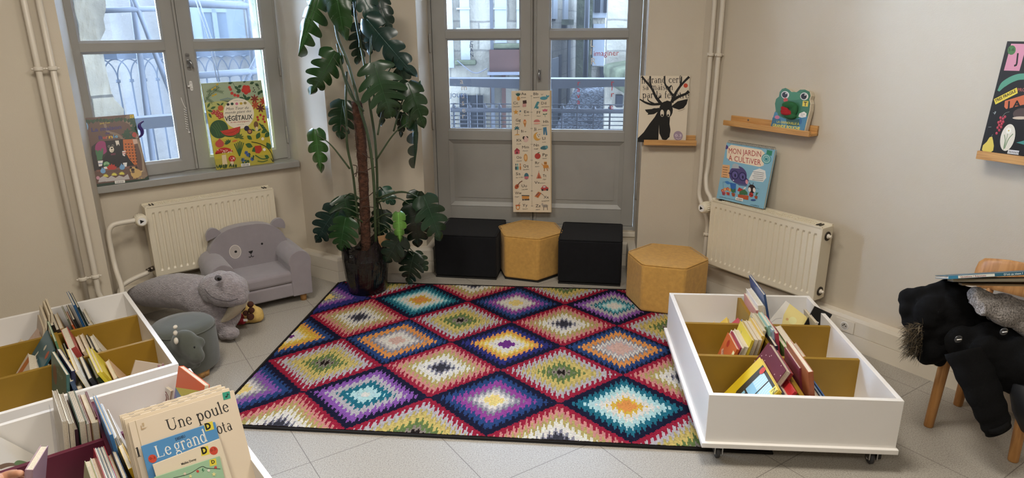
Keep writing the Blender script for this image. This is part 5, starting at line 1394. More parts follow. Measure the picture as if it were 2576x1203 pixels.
for lab, x, y, L_, W, H, T, c, sp, scol in (
    ('thick grey-edged board book with a P sticker behind the yellow window book', .145, .035, 36, .20, .20, .035, '#c9bfae', 'none', None),
    ('red covered book behind the P-stickered board book', .185, .040, 34, .205, .205, .012, '#b02a2c', 'near', None),
    ('maroon speckled cover leaning in the front left compartment of the right-hand bin', .165, .10, 28, .20, .245, .022, '#5d1f2c', 'far', None),
    ('book with dark red spine standing against the centre divider of the right-hand bin', .215, .13, 22, .17, .215, .03, '#9b3434', 'near', None),
    ('orange board book with an M sticker in the middle left compartment of the right-hand bin', .128, .385, 18, .15, .185, .012, '#b75a2b', 'near', None),
    ('thin cranberry-edged book right behind the orange M book', .142, .39, 18, .15, .19, .006, '#8d2c40', 'near', None),
    ('white spiral book in the middle left compartment, second behind the orange one', .152, .40, 17, .16, .185, .010, '#d9d4c8', 'near', None),
    ('cream padded book beside the white one in the middle left compartment', .168, .40, 16, .16, .19, .017, '#cdbf9c', 'none', None),
    ('yellow illustrated board book with an M sticker, tallest of the middle left stack', .196, .40, 14, .18, .215, .010, '#c4ac35', 'near', None),
    ('brown-edged thick board book right of the yellow M book', .211, .41, 13, .18, .215, .020, '#a88e67', 'none', None),
    ('pale thick board book in the middle of the middle left stack', .236, .42, 12, .18, .21, .018, '#c3b18c', 'none', None),
    ('ochre board book near the centre divider in the middle left stack', .259, .44, 11, .18, .215, .014, '#c2a048', 'near', None),
    ('black and cream patterned book against the centre divider, middle left stack', .278, .48, 10, .18, .22, .013, '#bcae8e', 'near', None),
    ('green and cream striped book against the centre divider, behind the middle stack', .296, .52, 10, .14, .22, .012, '#7d8a5a', 'near', None)):
    k_ = 1.17 if y < .3 else 1.1; W *= k_; H *= k_; T *= 1.1; o = book('picture_book', lab, inbin(MR, x, y, BZ, L_), W, H, T, c, sp, spine_col=scol)
    if 'P sticker' in lab:
        a = side_art(o, T, W, H); a.rect(0, 0, 1, 1, '#47424a'); a.poly([(.3, .0), (.9, .0), (.95, .5), (.5, .45)], '#b9a28e'); a.ci(.75, .82, .09, '#b5402a'); a.ci(.55, .3, .16, '#d9cfc2'); a.rect(.84, .80, .97, .95, '#d5c05a'); a.text('P', .865, .825, .15, '#111111'); a.poly([(.4, .0), (.7, .0), (.6, .2)], '#141414'); a.done(o)
    elif 'maroon' in lab:
        a = side_art(o, T, W, H); rr = random.Random(6); a.rect(0, 0, 1, 1, '#5d1f2c')
        for k in range(40): a.ci(rr.random(), rr.random(), .012, '#d8c9c2', n=6)
        a.ci(.6, .3, .2, '#a5552f'); a.done(o)
    elif 'orange board' in lab:
        a = side_art(o, T, W, H); a.rect(0, 0, 1, 1, '#b75a2b'); a.ci(.35, .86, .10, '#9a2a18'); a.poly([(.1, .6), (.2, .68), (.9, .3), (.8, .22)], '#d0a28a'); a.text('MONSTRES', .2, .6, .13, '#5a2212', rot=-.5); a.rect(.84, .72, .98, .9, '#d8cf9a'); a.text('M', .85, .75, .15, '#111111'); a.ci(.4, .25, .10, '#2a1c16'); a.line([(.25, .15), (.4, .25), (.55, .12)], .03, '#2a1c16'); a.done(o)
    elif 'yellow illustrated' in lab:
        a = side_art(o, T, W, H); a.rect(0, 0, 1, 1, '#cbb53c'); a.ci(.75, .55, .09, '#b5402a'); a.line([(.3, .9), (.35, .7), (.45, .5)], .02, '#2f5a3c'); a.text('PLOUF', .25, .75, .16, '#2b4b38', rot=-.3); a.rect(.86, .60, .98, .75, '#e0d28a'); a.text('M', .87, .63, .12, '#111111'); a.done(o)
    elif 'patterned' in lab or 'striped' in lab:
        a = side_art(o, T, W, H); a.rect(0, 0, 1, 1, '#bcae8e')
        for k in range(9): a.rect(.05+k*.1, .1, .10+k*.1, .95, '#2d2a26' if k % 2 else '#77855c')
        a.done(o)
# left back compartment: four low books
for k, (lab, x, y, yaw, c, W, H) in enumerate((('cream board book with a red circle low in the back left compartment', .060, .70, -12, '#cbb389', .16, .16), ('yellow book lettered PARI low in the back left compartment', .115, .69, -8, '#cda92f', .18, .18), ('red book low in the back left compartment of the right-hand bin', .18, .70, -6, '#b3303c', .17, .175), ('blue and white checked book low in the back left corner by the divider', .225, .71, -2, '#6b7fa3', .16, .16))):
    o = book('picture_book', lab, inbin(MR, x, y, BZ, 42, yaw), W, H, .012, c, 'near'); a = side_art(o, .012, W, H); a.rect(0, 0, 1, 1, c)
    if k == 0: a.ci(.6, .78, .16, '#b03a22'); a.ci(.6, .78, .11, '#cbb389'); a.text('e', .53, .71, .25, '#b03a22')
    if k == 1: a.text('PARI', .30, .62, .22, '#2b2412'); a.line([(.55, .90), (.85, .90)], .012, '#4a3d18')
    if k == 2: a.line([(.3, .8), (.8, .8)], .02, '#3b0f14'); a.text('LOUP', .3, .5, .2, '#2a0a0e')
    if k == 3:
        for i in range(5):
            for j in range(5):
                if (i+j) % 2: a.rect(i*.2, j*.2, i*.2+.2, j*.2+.2, '#dcdde0')
    a.done(o)
# right column
for lab, x, y, L_, W, H, T, c, sp, side, yaw in (
    ('tall blue picture book with pale drawings rising above the back of the right-hand bin', .452, .70, -14, .24, .30, .009, '#2f4a74', 'near', -1, 0),
    ('white board book left of the tall blue book in the right-hand bin', .395, .70, -9, .2, .245, .022, '#dcd6cc', 'none', 0, 0),
    ('grey-white board book between the white one and the tall blue book', .425, .70, -11, .2, .24, .018, '#c9c4bb', 'none', 0, 0),
    ('pink-edged book closest to the centre divider at the back of the right-hand bin', .372, .70, -6, .2, .22, .012, '#b97f78', 'near', 0, 0),
    ('mint and white book in the middle right compartment by the divider', .375, .50, -7, .14, .235, .012, '#8fb3a3', 'near', 0, 0),
    ('pale blue book in the middle right compartment', .392, .47, -9, .17, .23, .009, '#9db4c4', 'near', 0, 0),
    ('raspberry book in the middle right compartment with a green spine label', .405, .45, -10, .18, .225, .012, '#a8384b', 'near', 0, 0),
    ('dark navy book under the raspberry one in the middle right compartment', .36, .40, -3, .13, .19, .012, '#262a38', 'near', 0, 0),
    ('green-spined book lettered vertically in the middle right compartment', .43, .40, -12, .16, .19, .014, '#6f9a4e', 'near', 0, 0),
    ('beige board book in the middle right compartment', .46, .39, -15, .19, .20, .022, '#bfae8f', 'none', 0, 0),
    ('multicoloured striped book lowest at the right of the middle right compartment', .50, .37, -17, .12, .165, .02, '#b98a6a', 'near', 0, 0),
    ('tall terracotta hardback with its spine to the front in the front right compartment', .405, .035, -10, .24, .265, .016, '#9a5632', 'near', 0, 0),
    ('plum book leaning behind the terracotta hardback', .385, .12, -7, .17, .235, .03, '#7c3340', 'near', 0, 0),
    ('small beige and red book right of the terracotta hardback', .45, .03, -18, .12, .165, .016, '#c3ab92', 'near', 0, 0),
    ('thin blue book leaning at the right of the front right compartment', .50, .03, -26, .16, .19, .006, '#3c6590', 'near', 0, 0),
    ('second thin blue striped book right behind the first', .515, .035, -26, .15, .18, .004, '#274a78', 'near', 0, 0)):
    W *= 1.08; H *= 1.08; T *= 1.15; o = book('picture_book', lab, inbin(MR, x, y, BZ, L_, yaw), W, H, T, c, sp)
    if side:
        a = side_art(o, T, W, H, -1); a.rect(0, 0, 1, 1, '#33507c'); rr = random.Random(7); a.rect(0, 0, 1, .35, '#22375c')
        a.line(circ(.35, .72, .12, .10, n=14), .012, '#aebed2'); a.line([(.3, .6), (.35, .8), (.45, .7), (.4, .55)], .012, '#aebed2', True)
        for k in range(40): a.ci(rr.random(), rr.random(), .006, '#8fa3bf', n=5)
        a.done(o)
# white cat book and the black one, lying on the slant at the back right
def wb(lab, M, W, H, T, c):
    b = MB(); b.c = lin(c); b.box(0, W, 0, T, 0, H); o = b.build('picture_book', bmat(c), None, bevel=.001, weld=False); tag(o, lab, 'book'); place(o, M); return o


o = wb('white book with a pale yellow animal face in the back right compartment', MR@Matrix.Translation((.54, .80, .205))@Matrix.Rotation(math.radians(-4), 4, 'Z')@Matrix.Rotation(math.radians(-30), 4, 'X')@Matrix.Rotation(math.radians(38), 4, 'Y')@Matrix.Translation((-.09, 0, -.10)), .18, .20, .012, '#dcd7cd')
a = Art(.18, .20); a.poly([(.12, 1), (.80, 1), (.78, .62), (.55, .40), (.30, .48), (.18, .7)], '#dccb82'); a.ci(.45, .72, .10, '#e4d796'); a.ci(.32, .66, .035, '#c89b5c'); a.ci(.58, .62, .035, '#c89b5c'); a.line([(.05, .3), (.1, .5), (.2, .6)], .008, '#8d8a84'); a.done(o)
o = book('picture_book', 'pale thin book between the white animal book and the black one', inbin(MR, .652, .70, BZ, -10, 0), .16, .185, .012, '#c9bfae')
o = wb('black book with a barcode label at the far right corner of a bin', MR@Matrix.Translation((.585, .78, .19))@Matrix.Rotation(math.radians(-12), 4, 'Z')@Matrix.Rotation(math.radians(-12), 4, 'X')@Matrix.Rotation(math.radians(22), 4, 'Y'), .085, .15, .012, '#131313')
a = Art(.085, .15); a.rect(.35, .35, .6, .6, '#e4e2dc')
for k in range(6): a.rect(.38+k*.035, .4, .395+k*.035, .55, '#111111')
a.done(o)
# ---- helpers for covers drawn from positions on a photo crop ----------------------------
def homog(q):
    A = []; B = []
    for (x, y), (u, v) in zip(q, ((0, 1), (1, 1), (1, 0), (0, 0))):
        A.append([x, y, 1, 0, 0, 0, -u*x, -u*y]); B.append(u); A.append([0, 0, 0, x, y, 1, -v*x, -v*y]); B.append(v)
    h = np.append(np.linalg.solve(np.array(A, float), np.array(B, float)), 1).reshape(3, 3)

    def f(x, y): r = h@np.array([x, y, 1]); return (float(r[0]/r[2]), float(r[1]/r[2]))
    return f


class Cover(Art):
    def __init__(s, w, h, quad, clip=True): super().__init__(w, h); s.hg = homog(quad); s.clip = clip

    def m(s, pts):
        o = [s.hg(*p) for p in pts]
        return [(min(1, max(0, a)), min(1, max(0, b))) for a, b in o] if s.clip else o

    def fill(s, c): Art.rect(s, 0, 0, 1, 1, c)
    def p(s, pts, c): Art.poly(s, s.m(pts), c)
    def c_(s, x, y, r, c, ry=None, n=18, rot=0): Art.poly(s, s.m(circ(x, y, r, ry or r, n=n, rot=rot)), c)
    def l(s, pts, w, c, sm=True):
        q = s.m(pts); k = abs(s.hg(pts[0][0]+10, pts[0][1])[0]-s.hg(*pts[0])[0])/10
        ww = [max(x, .3)*k for x in w] if isinstance(w, (list, tuple)) else w*k
        Art.line(s, q, ww, c, sm)

    def lf(s, x, y, l, a, c, w=.4):
        P = []
        for k in range(9): t = k/8; P.append((t*l, math.sin(math.pi*t)*l*w/2))
        for k in range(7, 0, -1): t = k/8; P.append((t*l, -math.sin(math.pi*t)*l*w/2))
        a = math.radians(a); s.p([(x+p[0]*math.cos(a)-p[1]*math.sin(a), y-(p[0]*math.sin(a)+p[1]*math.cos(a))) for p in P], c)

    def fl(s, x, y, r, c, cc=None, n=5):
        for i in range(n): a = 2*math.pi*i/n+.4; s.c_(x+r*.55*math.cos(a), y+r*.55*math.sin(a), r*.5, c, n=8)
        if cc: s.c_(x, y, r*.25, cc, n=8)

    def t(s, txt, x0, y0, x1, y1, h, c, serif=False, off=0, shear=0):
        a = Vector(s.hg(x0, y0)); b = Vector(s.hg(x1, y1)); d = Vector((x1-x0, y1-y0)).normalized(); u = Vector(s.hg(x0+d.y*h, y0-d.x*h))
        S = Vector((s.w, s.h)); A = Vector((a.x*S.x, a.y*S.y)); Bv = Vector(((b.x-a.x)*S.x, (b.y-a.y)*S.y)); U = Vector(((u.x-a.x)*S.x, (u.y-a.y)*S.y))
        s.c = ink(c, s.gain); yy = -s.k*s.step; s.k += 1
        if serif:
            tw = sum(GL.get(ch, (.3,))[0] for ch in txt)-.06; caph = .72; L_ = []; X = 0
            for ch in txt:
                adv, stt = GL.get(ch, (.3, []))
                for pts, ws in stt:
                    n = len(pts); ws = ws if isinstance(ws, list) else [ws]*n; vs = []
                    for i, p in enumerate(pts):
                        e, g = pts[min(i+1, n-1)], pts[max(i-1, 0)]; tx, ty = e[0]-g[0], e[1]-g[1]; l = math.hypot(tx, ty) or 1
                        for sg in (1, -1): vs.append((X+p[0]-ty/l*ws[i]/2*sg, p[1]+tx/l*ws[i]/2*sg))
                    L_.append((vs, [(2*i, 2*i+1, 2*i+3, 2*i+2) for i in range(n-1)]))
                X += adv
        else:
            vs, fs = text_mesh(txt, shear, off)
            if not vs: return
            x_0 = min(v[0] for v in vs); tw = max(v[0] for v in vs)-x_0; caph = .70; L_ = [([(v[0]-x_0, v[1]) for v in vs], fs)]
        for vs, fs in L_:
            s.add([(A.x+Bv.x*v[0]/tw+U.x*v[1]/caph, yy, A.y+Bv.y*v[0]/tw+U.y*v[1]/caph) for v in vs], fs)


def board(name, label, M, w, h, t, col, cat='book', pg=True, back='#d8d2c6'):
    # flat thing: x 0..w, z 0..h, front at y=0, body toward +y
    b = MB(); b.c = ink(col, 1.12); b.box(0, w, 0, .0022, 0, h); b.box(0, w, t-.0022, t, 0, h); b.box(0, .003, .0022, t-.0022, 0, h)
    o = b.build(name, bmat(col), None, bevel=.0007, weld=False); tag(o, label, cat); place(o, M)
    if pg: b = MB(); b.box(.003, w-.002, .0022, t-.0022, .002, h-.002); b.build('pages', PAGE, o, weld=False)
    return o


def leanM(fr, u, n, z, tilt, rz=0): return fr.M(u, n, z)@Matrix.Rotation(math.radians(rz), 4, 'Z')@Matrix.Rotation(math.radians(-tilt), 4, 'X')


# ---- tall vegetable book on the sill --------------------------------------------------------
o = board('picture_book', 'tall yellow-green picture book of fruit and plants standing on the window sill', leanM(LF, -.566, -.29, .777, 7), .350, .512, .014, '#b5ad4f')
a = Cover(.350, .512, [(1245, 118), (1822, 98), (1908, 880), (1360, 930)])
a.fill('#b9ad45'); a.p([(1240, 100), (1830, 90), (1845, 260), (1265, 300)], '#93a184'); a.p([(1265, 300), (1845, 260), (1850, 330), (1280, 380)], '#a9ab66')
a.p([(1330, 660), (1890, 600), (1910, 900), (1350, 940)], '#b3a233')
a.p([(1345, 830), (1900, 800), (1908, 880), (1360, 930)], '#a3983c')
for x, y, l, an in ((1265, 300, 130, 60), (1300, 250, 150, 40), (1290, 200, 120, 25), (1350, 180, 100, -15), (1280, 250, 80, -40)):
    a.l([(x, y), (x+l*math.cos(math.radians(an)), y-l*math.sin(math.radians(an)))], 4, '#2f4a2c', False)
    for k in range(7):
        f = k/7*l; px, py = x+f*math.cos(math.radians(an)), y-f*math.sin(math.radians(an))
        for d in (35, -35): a.l([(px, py), (px+28*math.cos(math.radians(an+d)), py-28*math.sin(math.radians(an+d)))], 3, '#3c5636', False)
for x, y in ((1345, 175), (1370, 160), (1395, 130), (1350, 235), (1375, 225)): a.c_(x, y, 14, '#b89b2e', 8, n=10, rot=-.5)
a.l([(1540, 110), (1570, 160), (1610, 210)], 4, '#2b4630')
for x, y, an in ((1500, 125, 20), (1560, 150, -40), (1580, 180, -20), (1650, 120, 60), (1710, 130, 20), (1760, 130, -30), (1620, 205, 180), (1590, 165, 30), (1785, 240, 60), (1800, 215, 20)): a.lf(x, y, 46, an, '#2c4a2e', .6)
a.fl(1672, 185, 46, '#b32d24', '#7f1a18'); a.c_(1672, 185, 22, '#bb3328')
for x, y, r in ((1512, 160, 14), (1522, 180, 14), (1533, 217, 15), (1560, 235, 15), (1590, 242, 15)): a.c_(x, y, r, '#b5352a')
for x, y in ((1745, 170), (1752, 190), (1740, 205), (1758, 210), (1780, 150), (1790, 165), (1798, 180)): a.c_(x, y, 6, '#1f2a26', n=8)
for k in range(10): a.l([(1490, 300), (1420+k*14, 265-abs(k-5)*-3)], 2.5, '#3d5a55', False); a.c_(1420+k*14, 262+abs(k-5)*3, 5, '#51708a', n=6)
a.lf(1655, 285, 60, 150, '#27482d', .5); a.lf(1660, 285, 60, 30, '#27482d', .5); a.lf(1660, 285, 50, 90, '#27482d', .5); a.lf(1650, 260, 40, 100, '#27482d')
for x, y, c in ((1750, 275, '#7b2a1f'), (1755, 335, '#a8482a'), (1805, 365, '#5b1f1f'), (1835, 300, '#a33a26')):
    for k in range(7): a.lf(x, y, 46, 90+k*51, c, .35)
a.c_(1590, 410, 148, '#d9cfba', 145, n=40)
for x, y, c in ((1490, 322, '#2e2b26'), (1530, 318, '#1d3f33'), (1575, 318, '#c06a80'), (1617, 316, '#b79a3a'), (1656, 313, '#8b7a4a')): a.c_(x, y, 15, c, 13, n=10)
a.t('THEME DU TOP', 1545, 291, 1640, 288, 8, '#8a8578'); a.t('Mon Tour du', 1470, 378, 1690, 368, 26, '#2a2a28', shear=.3); a.t('monde géant des', 1458, 412, 1712, 400, 24, '#2a2a28', shear=.3)
a.t('VÉGÉTAUX', 1455, 480, 1722, 466, 44, '#1b2320', off=.02); a.t('et des champignons', 1508, 498, 1690, 490, 13, '#a03327', off=.012); a.t('Lucie du Top', 1570, 520, 1635, 516, 8, '#2a2a28')
a.c_(1418, 355, 27, '#b5552c', 26); a.lf(1415, 330, 40, 150, '#33552f'); a.lf(1418, 330, 40, 40, '#33552f')
for i, (x, y) in enumerate(((1350, 385), (1385, 385), (1340, 400), (1370, 405), (1400, 400), (1425, 410), (1385, 425), (1415, 430), (1405, 445), (1430, 435))): a.c_(x, y, 15, '#a33a33'); a.c_(x-3, y-3, 5, '#c98a7a', n=8)
for x, y, an in ((1290, 350, 60), (1320, 360, 20), (1300, 400, -60), (1290, 370, -20)): a.lf(x, y, 55, an, '#3b5f34', .4)
a.c_(1395, 553, 88, '#2f4f31', 86, n=28); 
for k in range(4): a.l([(1320+k*22, 520-k*12), (1360+k*20, 560), (1380+k*20, 620-k*6)], 6, '#46683a')
a.p([(1408, 575)]+[(1500+98*math.cos(t), 568+62*math.sin(t)) for t in [math.pi-k*math.pi/12 for k in range(13)]]+[(1600, 532)], '#33532f')
a.p([(1405, 572)]+[(1502+92*math.cos(t), 562+56*math.sin(t)) for t in [math.pi-k*math.pi/12 for k in range(13)]]+[(1600, 532), (1500, 555)], '#b3382a')
for k in range(10): a.c_(1435+k*15, 590+14*math.sin(k*.35)-k*3, 3.5, '#1e1512', n=6)
a.c_(1660, 553, 25, '#242238'); a.c_(1688, 582, 25, '#5a2c2e'); a.c_(1688, 582, 15, '#b07a4a')
a.c_(1752, 520, 22, '#6b4c33', 32, n=14); a.c_(1757, 560, 14, '#c9bb98', 22); a.lf(1740, 580, 40, 150, '#33542c'); a.lf(1765, 580, 40, 30, '#33542c')
for x, y in ((1770, 450), (1800, 430), (1830, 445), (1838, 495), (1775, 475), (1825, 470)): a.c_(x, y, 12, '#a8302c', n=10)
for k in range(9): a.lf(1800+k*6, 520+k*9, 36, (140 if k % 2 else -30), '#2d4f31', .35)
a.c_(1395, 690, 42, '#b0473d', 34); 
for k in range(6): a.lf(1375+k*10, 680, 44, 60+k*14, '#b0473d', .35)
for k in range(5): a.lf(1480, 690, 42, 60+k*30, '#2f5533', .4)
a.lf(1510, 675, 62, 15, '#bb6a2e', .3)
for k in range(7): a.lf(1580, 640, 52, -10+k*30, '#4a5f2c', .3)
for k in range(6): a.l([(1580, 810), (1535+k*18, 670+abs(k-3)*8)], 9, '#2d5530', False)
a.p([(1350, 770)]+[(1438+88*math.cos(t), 785-60*math.sin(t)) for t in [math.pi-k*math.pi/12 for k in range(13)]]+[(1520, 765)], '#ab2b23')
rr = random.Random(2)
for k in range(26): a.c_(1370+rr.random()*140, 745+rr.random()*30, 4, '#e0d4c2', n=6)
a.p([(1410, 795), (1450, 790), (1462, 880), (1415, 885)], '#cbb894'); a.c_(1507, 832, 34, '#ab2b23', 30); a.p([(1490, 855), (1520, 855), (1525, 892), (1488, 895)], '#cbb894')
for k in range(10): a.c_(1485+rr.random()*44, 815+rr.random()*30, 4, '#e0d4c2', n=6)
a.l([(1700, 680), (1780, 700), (1850, 740), (1890, 800), (1900, 870), (1880, 840)], 7, '#1e2a22')
for x, y, l, an in ((1640, 700, 75, -20), (1750, 655, 70, 60), (1830, 640, 70, 40), (1845, 690, 75, -60), (1700, 770, 80, 30), (1660, 620, 60, -40), (1820, 810, 50, -30), (1800, 600, 60, 30)): a.lf(x, y, l, an, '#33582f', .6)
a.p([(1728, 720), (1790, 715), (1800, 760), (1770, 790), (1735, 785)], '#a83425'); a.c_(1810, 655, 15, '#d8cfbd', n=8); a.c_(1820, 755, 15, '#d8cfbd', n=8)
for x, y in ((1645, 780), (1610, 845), (1700, 840), (1660, 800)): a.fl(x, y, 18, '#40598f', '#1f2b4b')
for k in range(12): a.lf(1640+rr.uniform(-40, 80), 850+rr.uniform(-50, 40), 30, rr.uniform(0, 360), '#2c4b3a', .5)
a.l([(1730, 805), (1790, 840), (1850, 840)], 10, '#3d5c34'); a.l([(1750, 860), (1800, 868), (1850, 855)], 8, '#3d5c34')
for k in range(22): a.lf(1365+rr.random()*180, 920-rr.random()*10, 40, 60+rr.random()*60, '#2e4526', .25)
a.p([(1590, 880), (1676, 876), (1676, 902), (1592, 908)], '#d6d3cc')
for k in range(9): a.l([(1602+k*7.5, 902-k*.3), (1602+k*7.5, 884-k*.3)], 3.2, '#222222', False)
a.done(o)

# ---- brown house book on the sill --------------------------------------------------------
o = board('picture_book', 'brown picture book with a black bear at the left end of the sill', leanM(LF, -1.217, -.262, .776, 14, 3), .275, .372, .02, '#5b443b')
a = Cover(.275, .372, [(68, 430), (605, 412), (742, 1022), (205, 1100)])
a.fill('#5f473d'); a.p([(500, 470), (560, 500), (640, 640), (690, 760), (700, 900), (640, 1040), (740, 1030), (620, 400), (540, 420)], '#7d6a59'); a.l([(330, 490), (360, 560), (460, 600), (540, 680), (560, 690)], 26, '#7d6a59'); a.l([(600, 520), (640, 660), (680, 800), (690, 950)], 20, '#8f7d6a')
rr = random.Random(4)
for k in range(16): x = 150+k*29; a.lf(x, 440+8*math.sin(k), 40, -60-rr.random()*60, '#223a26', .7); a.lf(x+10, 445, 34, -20-rr.random()*140, '#2c4a2e', .7)
for x, y in ((545, 570), (600, 540), (545, 600), (550, 640), (560, 680), (545, 700), (620, 570), (590, 610), (520, 600), (570, 655), (590, 480), (610, 500)):
    for k in range(5): a.lf(x, y, 34, 90+k*72, '#22452f', .55)
a.p([(568, 418), (603, 416), (606, 446), (570, 448)], '#c4ad3a'); a.t('C', 577, 441, 596, 440, 17, '#2b2515')
a.c_(123, 512, 48, '#4a86b4', 58); a.c_(123, 512, 44, '#9cc0d8', 54); a.c_(123, 512, 40, '#4a86b4', 48); a.c_(100, 512, 22, '#7a3038', 20); a.c_(140, 508, 14, '#c9d6de', 14); a.p([(115, 568), (140, 568), (128, 580)], '#4a86b4')
a.t('Janik Coat', 283, 492, 383, 484, 15, '#d3b848'); a.t('La maison', 200, 560, 490, 540, 38, '#3b2f63', off=.03); a.t('de', 333, 588, 378, 584, 20, '#3b2f63', off=.03)
for ch, x0, x1, c in (('B', 268, 305, '#3b2f63'), ('e', 308, 335, '#a8443b'), ('r', 338, 358, '#b86a50'), ('n', 366, 405, '#c9a338'), ('i', 410, 420, '#5b8fc0'), ('e', 425, 455, '#6d9cb5')): a.t(ch, x0, 634-(x0-268)*.07, x1, 634-(x1-268)*.07, 33, c, off=.03)
W_ = [(205, 940), (190, 800), (195, 700), (250, 660), (480, 636), (590, 640), (610, 700), (632, 885)]
a.p(W_, '#2b2220'); a.c_(290, 715, 62, '#8c2f62', 68, rot=.3); a.c_(270, 770, 22, '#3f6b48', 34); a.l([(240, 735), (245, 780), (265, 790)], 18, '#3f6b48'); a.l([(300, 720), (295, 780), (280, 800)], 18, '#3f6b48'); a.p([(240, 790), (300, 785), (295, 830), (245, 835)], '#3f6b48')
a.p([(498, 640), (600, 640), (632, 880), (590, 885), (500, 800)], '#b4622c')
for j in range(7):
    for i in range(4): a.p([(515+i*28+j*3, 680+j*28), (535+i*28+j*3, 680+j*28), (525+i*28+j*3, 694+j*28)], '#3a1d16')
a.p([(330, 650), (500, 640), (505, 740), (560, 830), (605, 885), (250, 925), (300, 830), (345, 760)], '#100e0e'); a.c_(385, 690, 45, '#100e0e', 40); a.c_(352, 668, 14, '#100e0e'); a.c_(412, 660, 14, '#100e0e')
a.c_(365, 702, 11, '#8f8a7c'); a.c_(365, 702, 7, '#15120f'); a.c_(402, 696, 11, '#8f8a7c'); a.c_(402, 696, 7, '#15120f'); a.c_(390, 733, 23, '#d2c8b4', 28); a.c_(392, 722, 10, '#1a1514', 7); a.l([(385, 745), (395, 748), (404, 742)], 4, '#1a1514')
a.p([(380, 770), (428, 765), (425, 785), (382, 788)], '#5b2538'); a.p([(425, 650), (460, 648), (468, 700), (455, 680), (440, 700)], '#d0c8bc'); a.p([(490, 750), (525, 745), (515, 800), (495, 790)], '#d6cec6')
for x, y in ((500, 765), (510, 780), (515, 762)): a.c_(x, y, 6, '#a53131', n=8)
a.p([(250, 840), (302, 836), (290, 890), (258, 895)], '#d4d0cc'); a.l([(255, 868), (295, 864)], 8, '#2f4b8a'); a.c_(335, 872, 36, '#2d6b3d', 26); 
for k in range(4): a.l([(310, 865+k*6), (335, 850+k*7), (360, 862+k*5)], 3, '#a9c9a0')
a.p([(305, 900), (350, 895), (345, 925), (308, 930)], '#d9d5d0'); a.p([(495, 862), (535, 858), (530, 898), (500, 900)], '#d9d5d0')
a.p([(230, 930), (640, 885), (640, 905), (235, 950)], '#744f45')
for k in range(5): a.lf(385, 925, 58, 30+k*30, '#a62f24', .5)
for x, y in ((298, 940), (487, 905)): a.c_(x, y, 26, '#6b96bb', 24); a.p([(x-20, y-10), (x-6, y-40), (x+6, y-14), (x+18, y-36), (x+22, y)], '#6b96bb')
for x, y in ((323, 985), (408, 972), (482, 963)):
    for k in range(6): a.lf(x, y+12, 32, 15+k*30, '#c6bb52', .35)
a.p([(245, 1055), (260, 1010), (300, 990), (345, 1010), (380, 985), (420, 1008), (455, 985), (500, 1000), (540, 970), (558, 1020)], '#a9a2a0'); a.c_(245, 1008, 18, '#bb8a95'); a.t('Les Grandes', 275, 1053, 322, 1046, 8, '#33302f')
a.c_(620, 965, 52, '#b9985f', 44); a.c_(592, 930, 34, '#b9985f', 30); a.c_(588, 930, 17, '#2b211c', 14); a.c_(570, 908, 12, '#2b211c'); a.c_(622, 905, 12, '#2b211c'); a.c_(590, 950, 16, '#5d4a38', 12); a.l([(660, 945), (678, 940), (668, 955)], 7, '#c9ad7a')
for x in (590, 605, 645, 665): a.p([(x, 985), (x+12, 985), (x+12, 1015), (x, 1015)], '#b9985f')
a.l([(640, 1035), (660, 1000), (720, 985)], 22, '#84715f'); a.p([(195, 1075), (740, 1010), (742, 1022), (205, 1100)], '#1e3323'); a.p([(700, 1010), (735, 985), (742, 1022), (705, 1030)], '#1e3323')
a.p([(105, 640), (145, 680), (150, 720), (125, 720)], '#8b3b2a'); a.p([(125, 740), (180, 820), (175, 850), (140, 800)], '#20382a'); a.p([(150, 850), (185, 870), (180, 925), (165, 900)], '#b56a30')
a.p([(410, 1038), (510, 1028), (512, 1056), (413, 1066)], '#d6d3cc')
for k in range(9): a.l([(424+k*8.6, 1062-k), (423+k*8.6, 1044-k)], 3.2, '#222222', False)
a.c_(608, 600, 22, '#a33a2b', 24); a.p([(590, 640), (630, 640), (640, 680), (600, 690)], '#c0a08e')
a.done(o)
b = MB(); pp = [LF.P(*(lambda uz: (uz[0], -.31, uz[1]))(LF.q(x, y, -.31))) for x, y in ((350, 346), (357, 338), (357, 328), (351, 319), (352, 311), (361, 305))]
b.tube(bez(pp, 5), [.004+.006*math.sin(math.pi*min(1, i/25*1.05)) for i in range(26)], 10); o = tag(b.build('toy_tentacle', mat('purple_rubber', '#35246e', rough=.4)), 'small curled purple toy tentacle sticking out behind the brown bear book', 'toy')
b = MB()
for i, p in enumerate(bez(pp, 3)): b.ell(p+Vector((-.004, -.006, .002)), .0018, 8, 5)
b.build('white_dots', WHITEP, o)

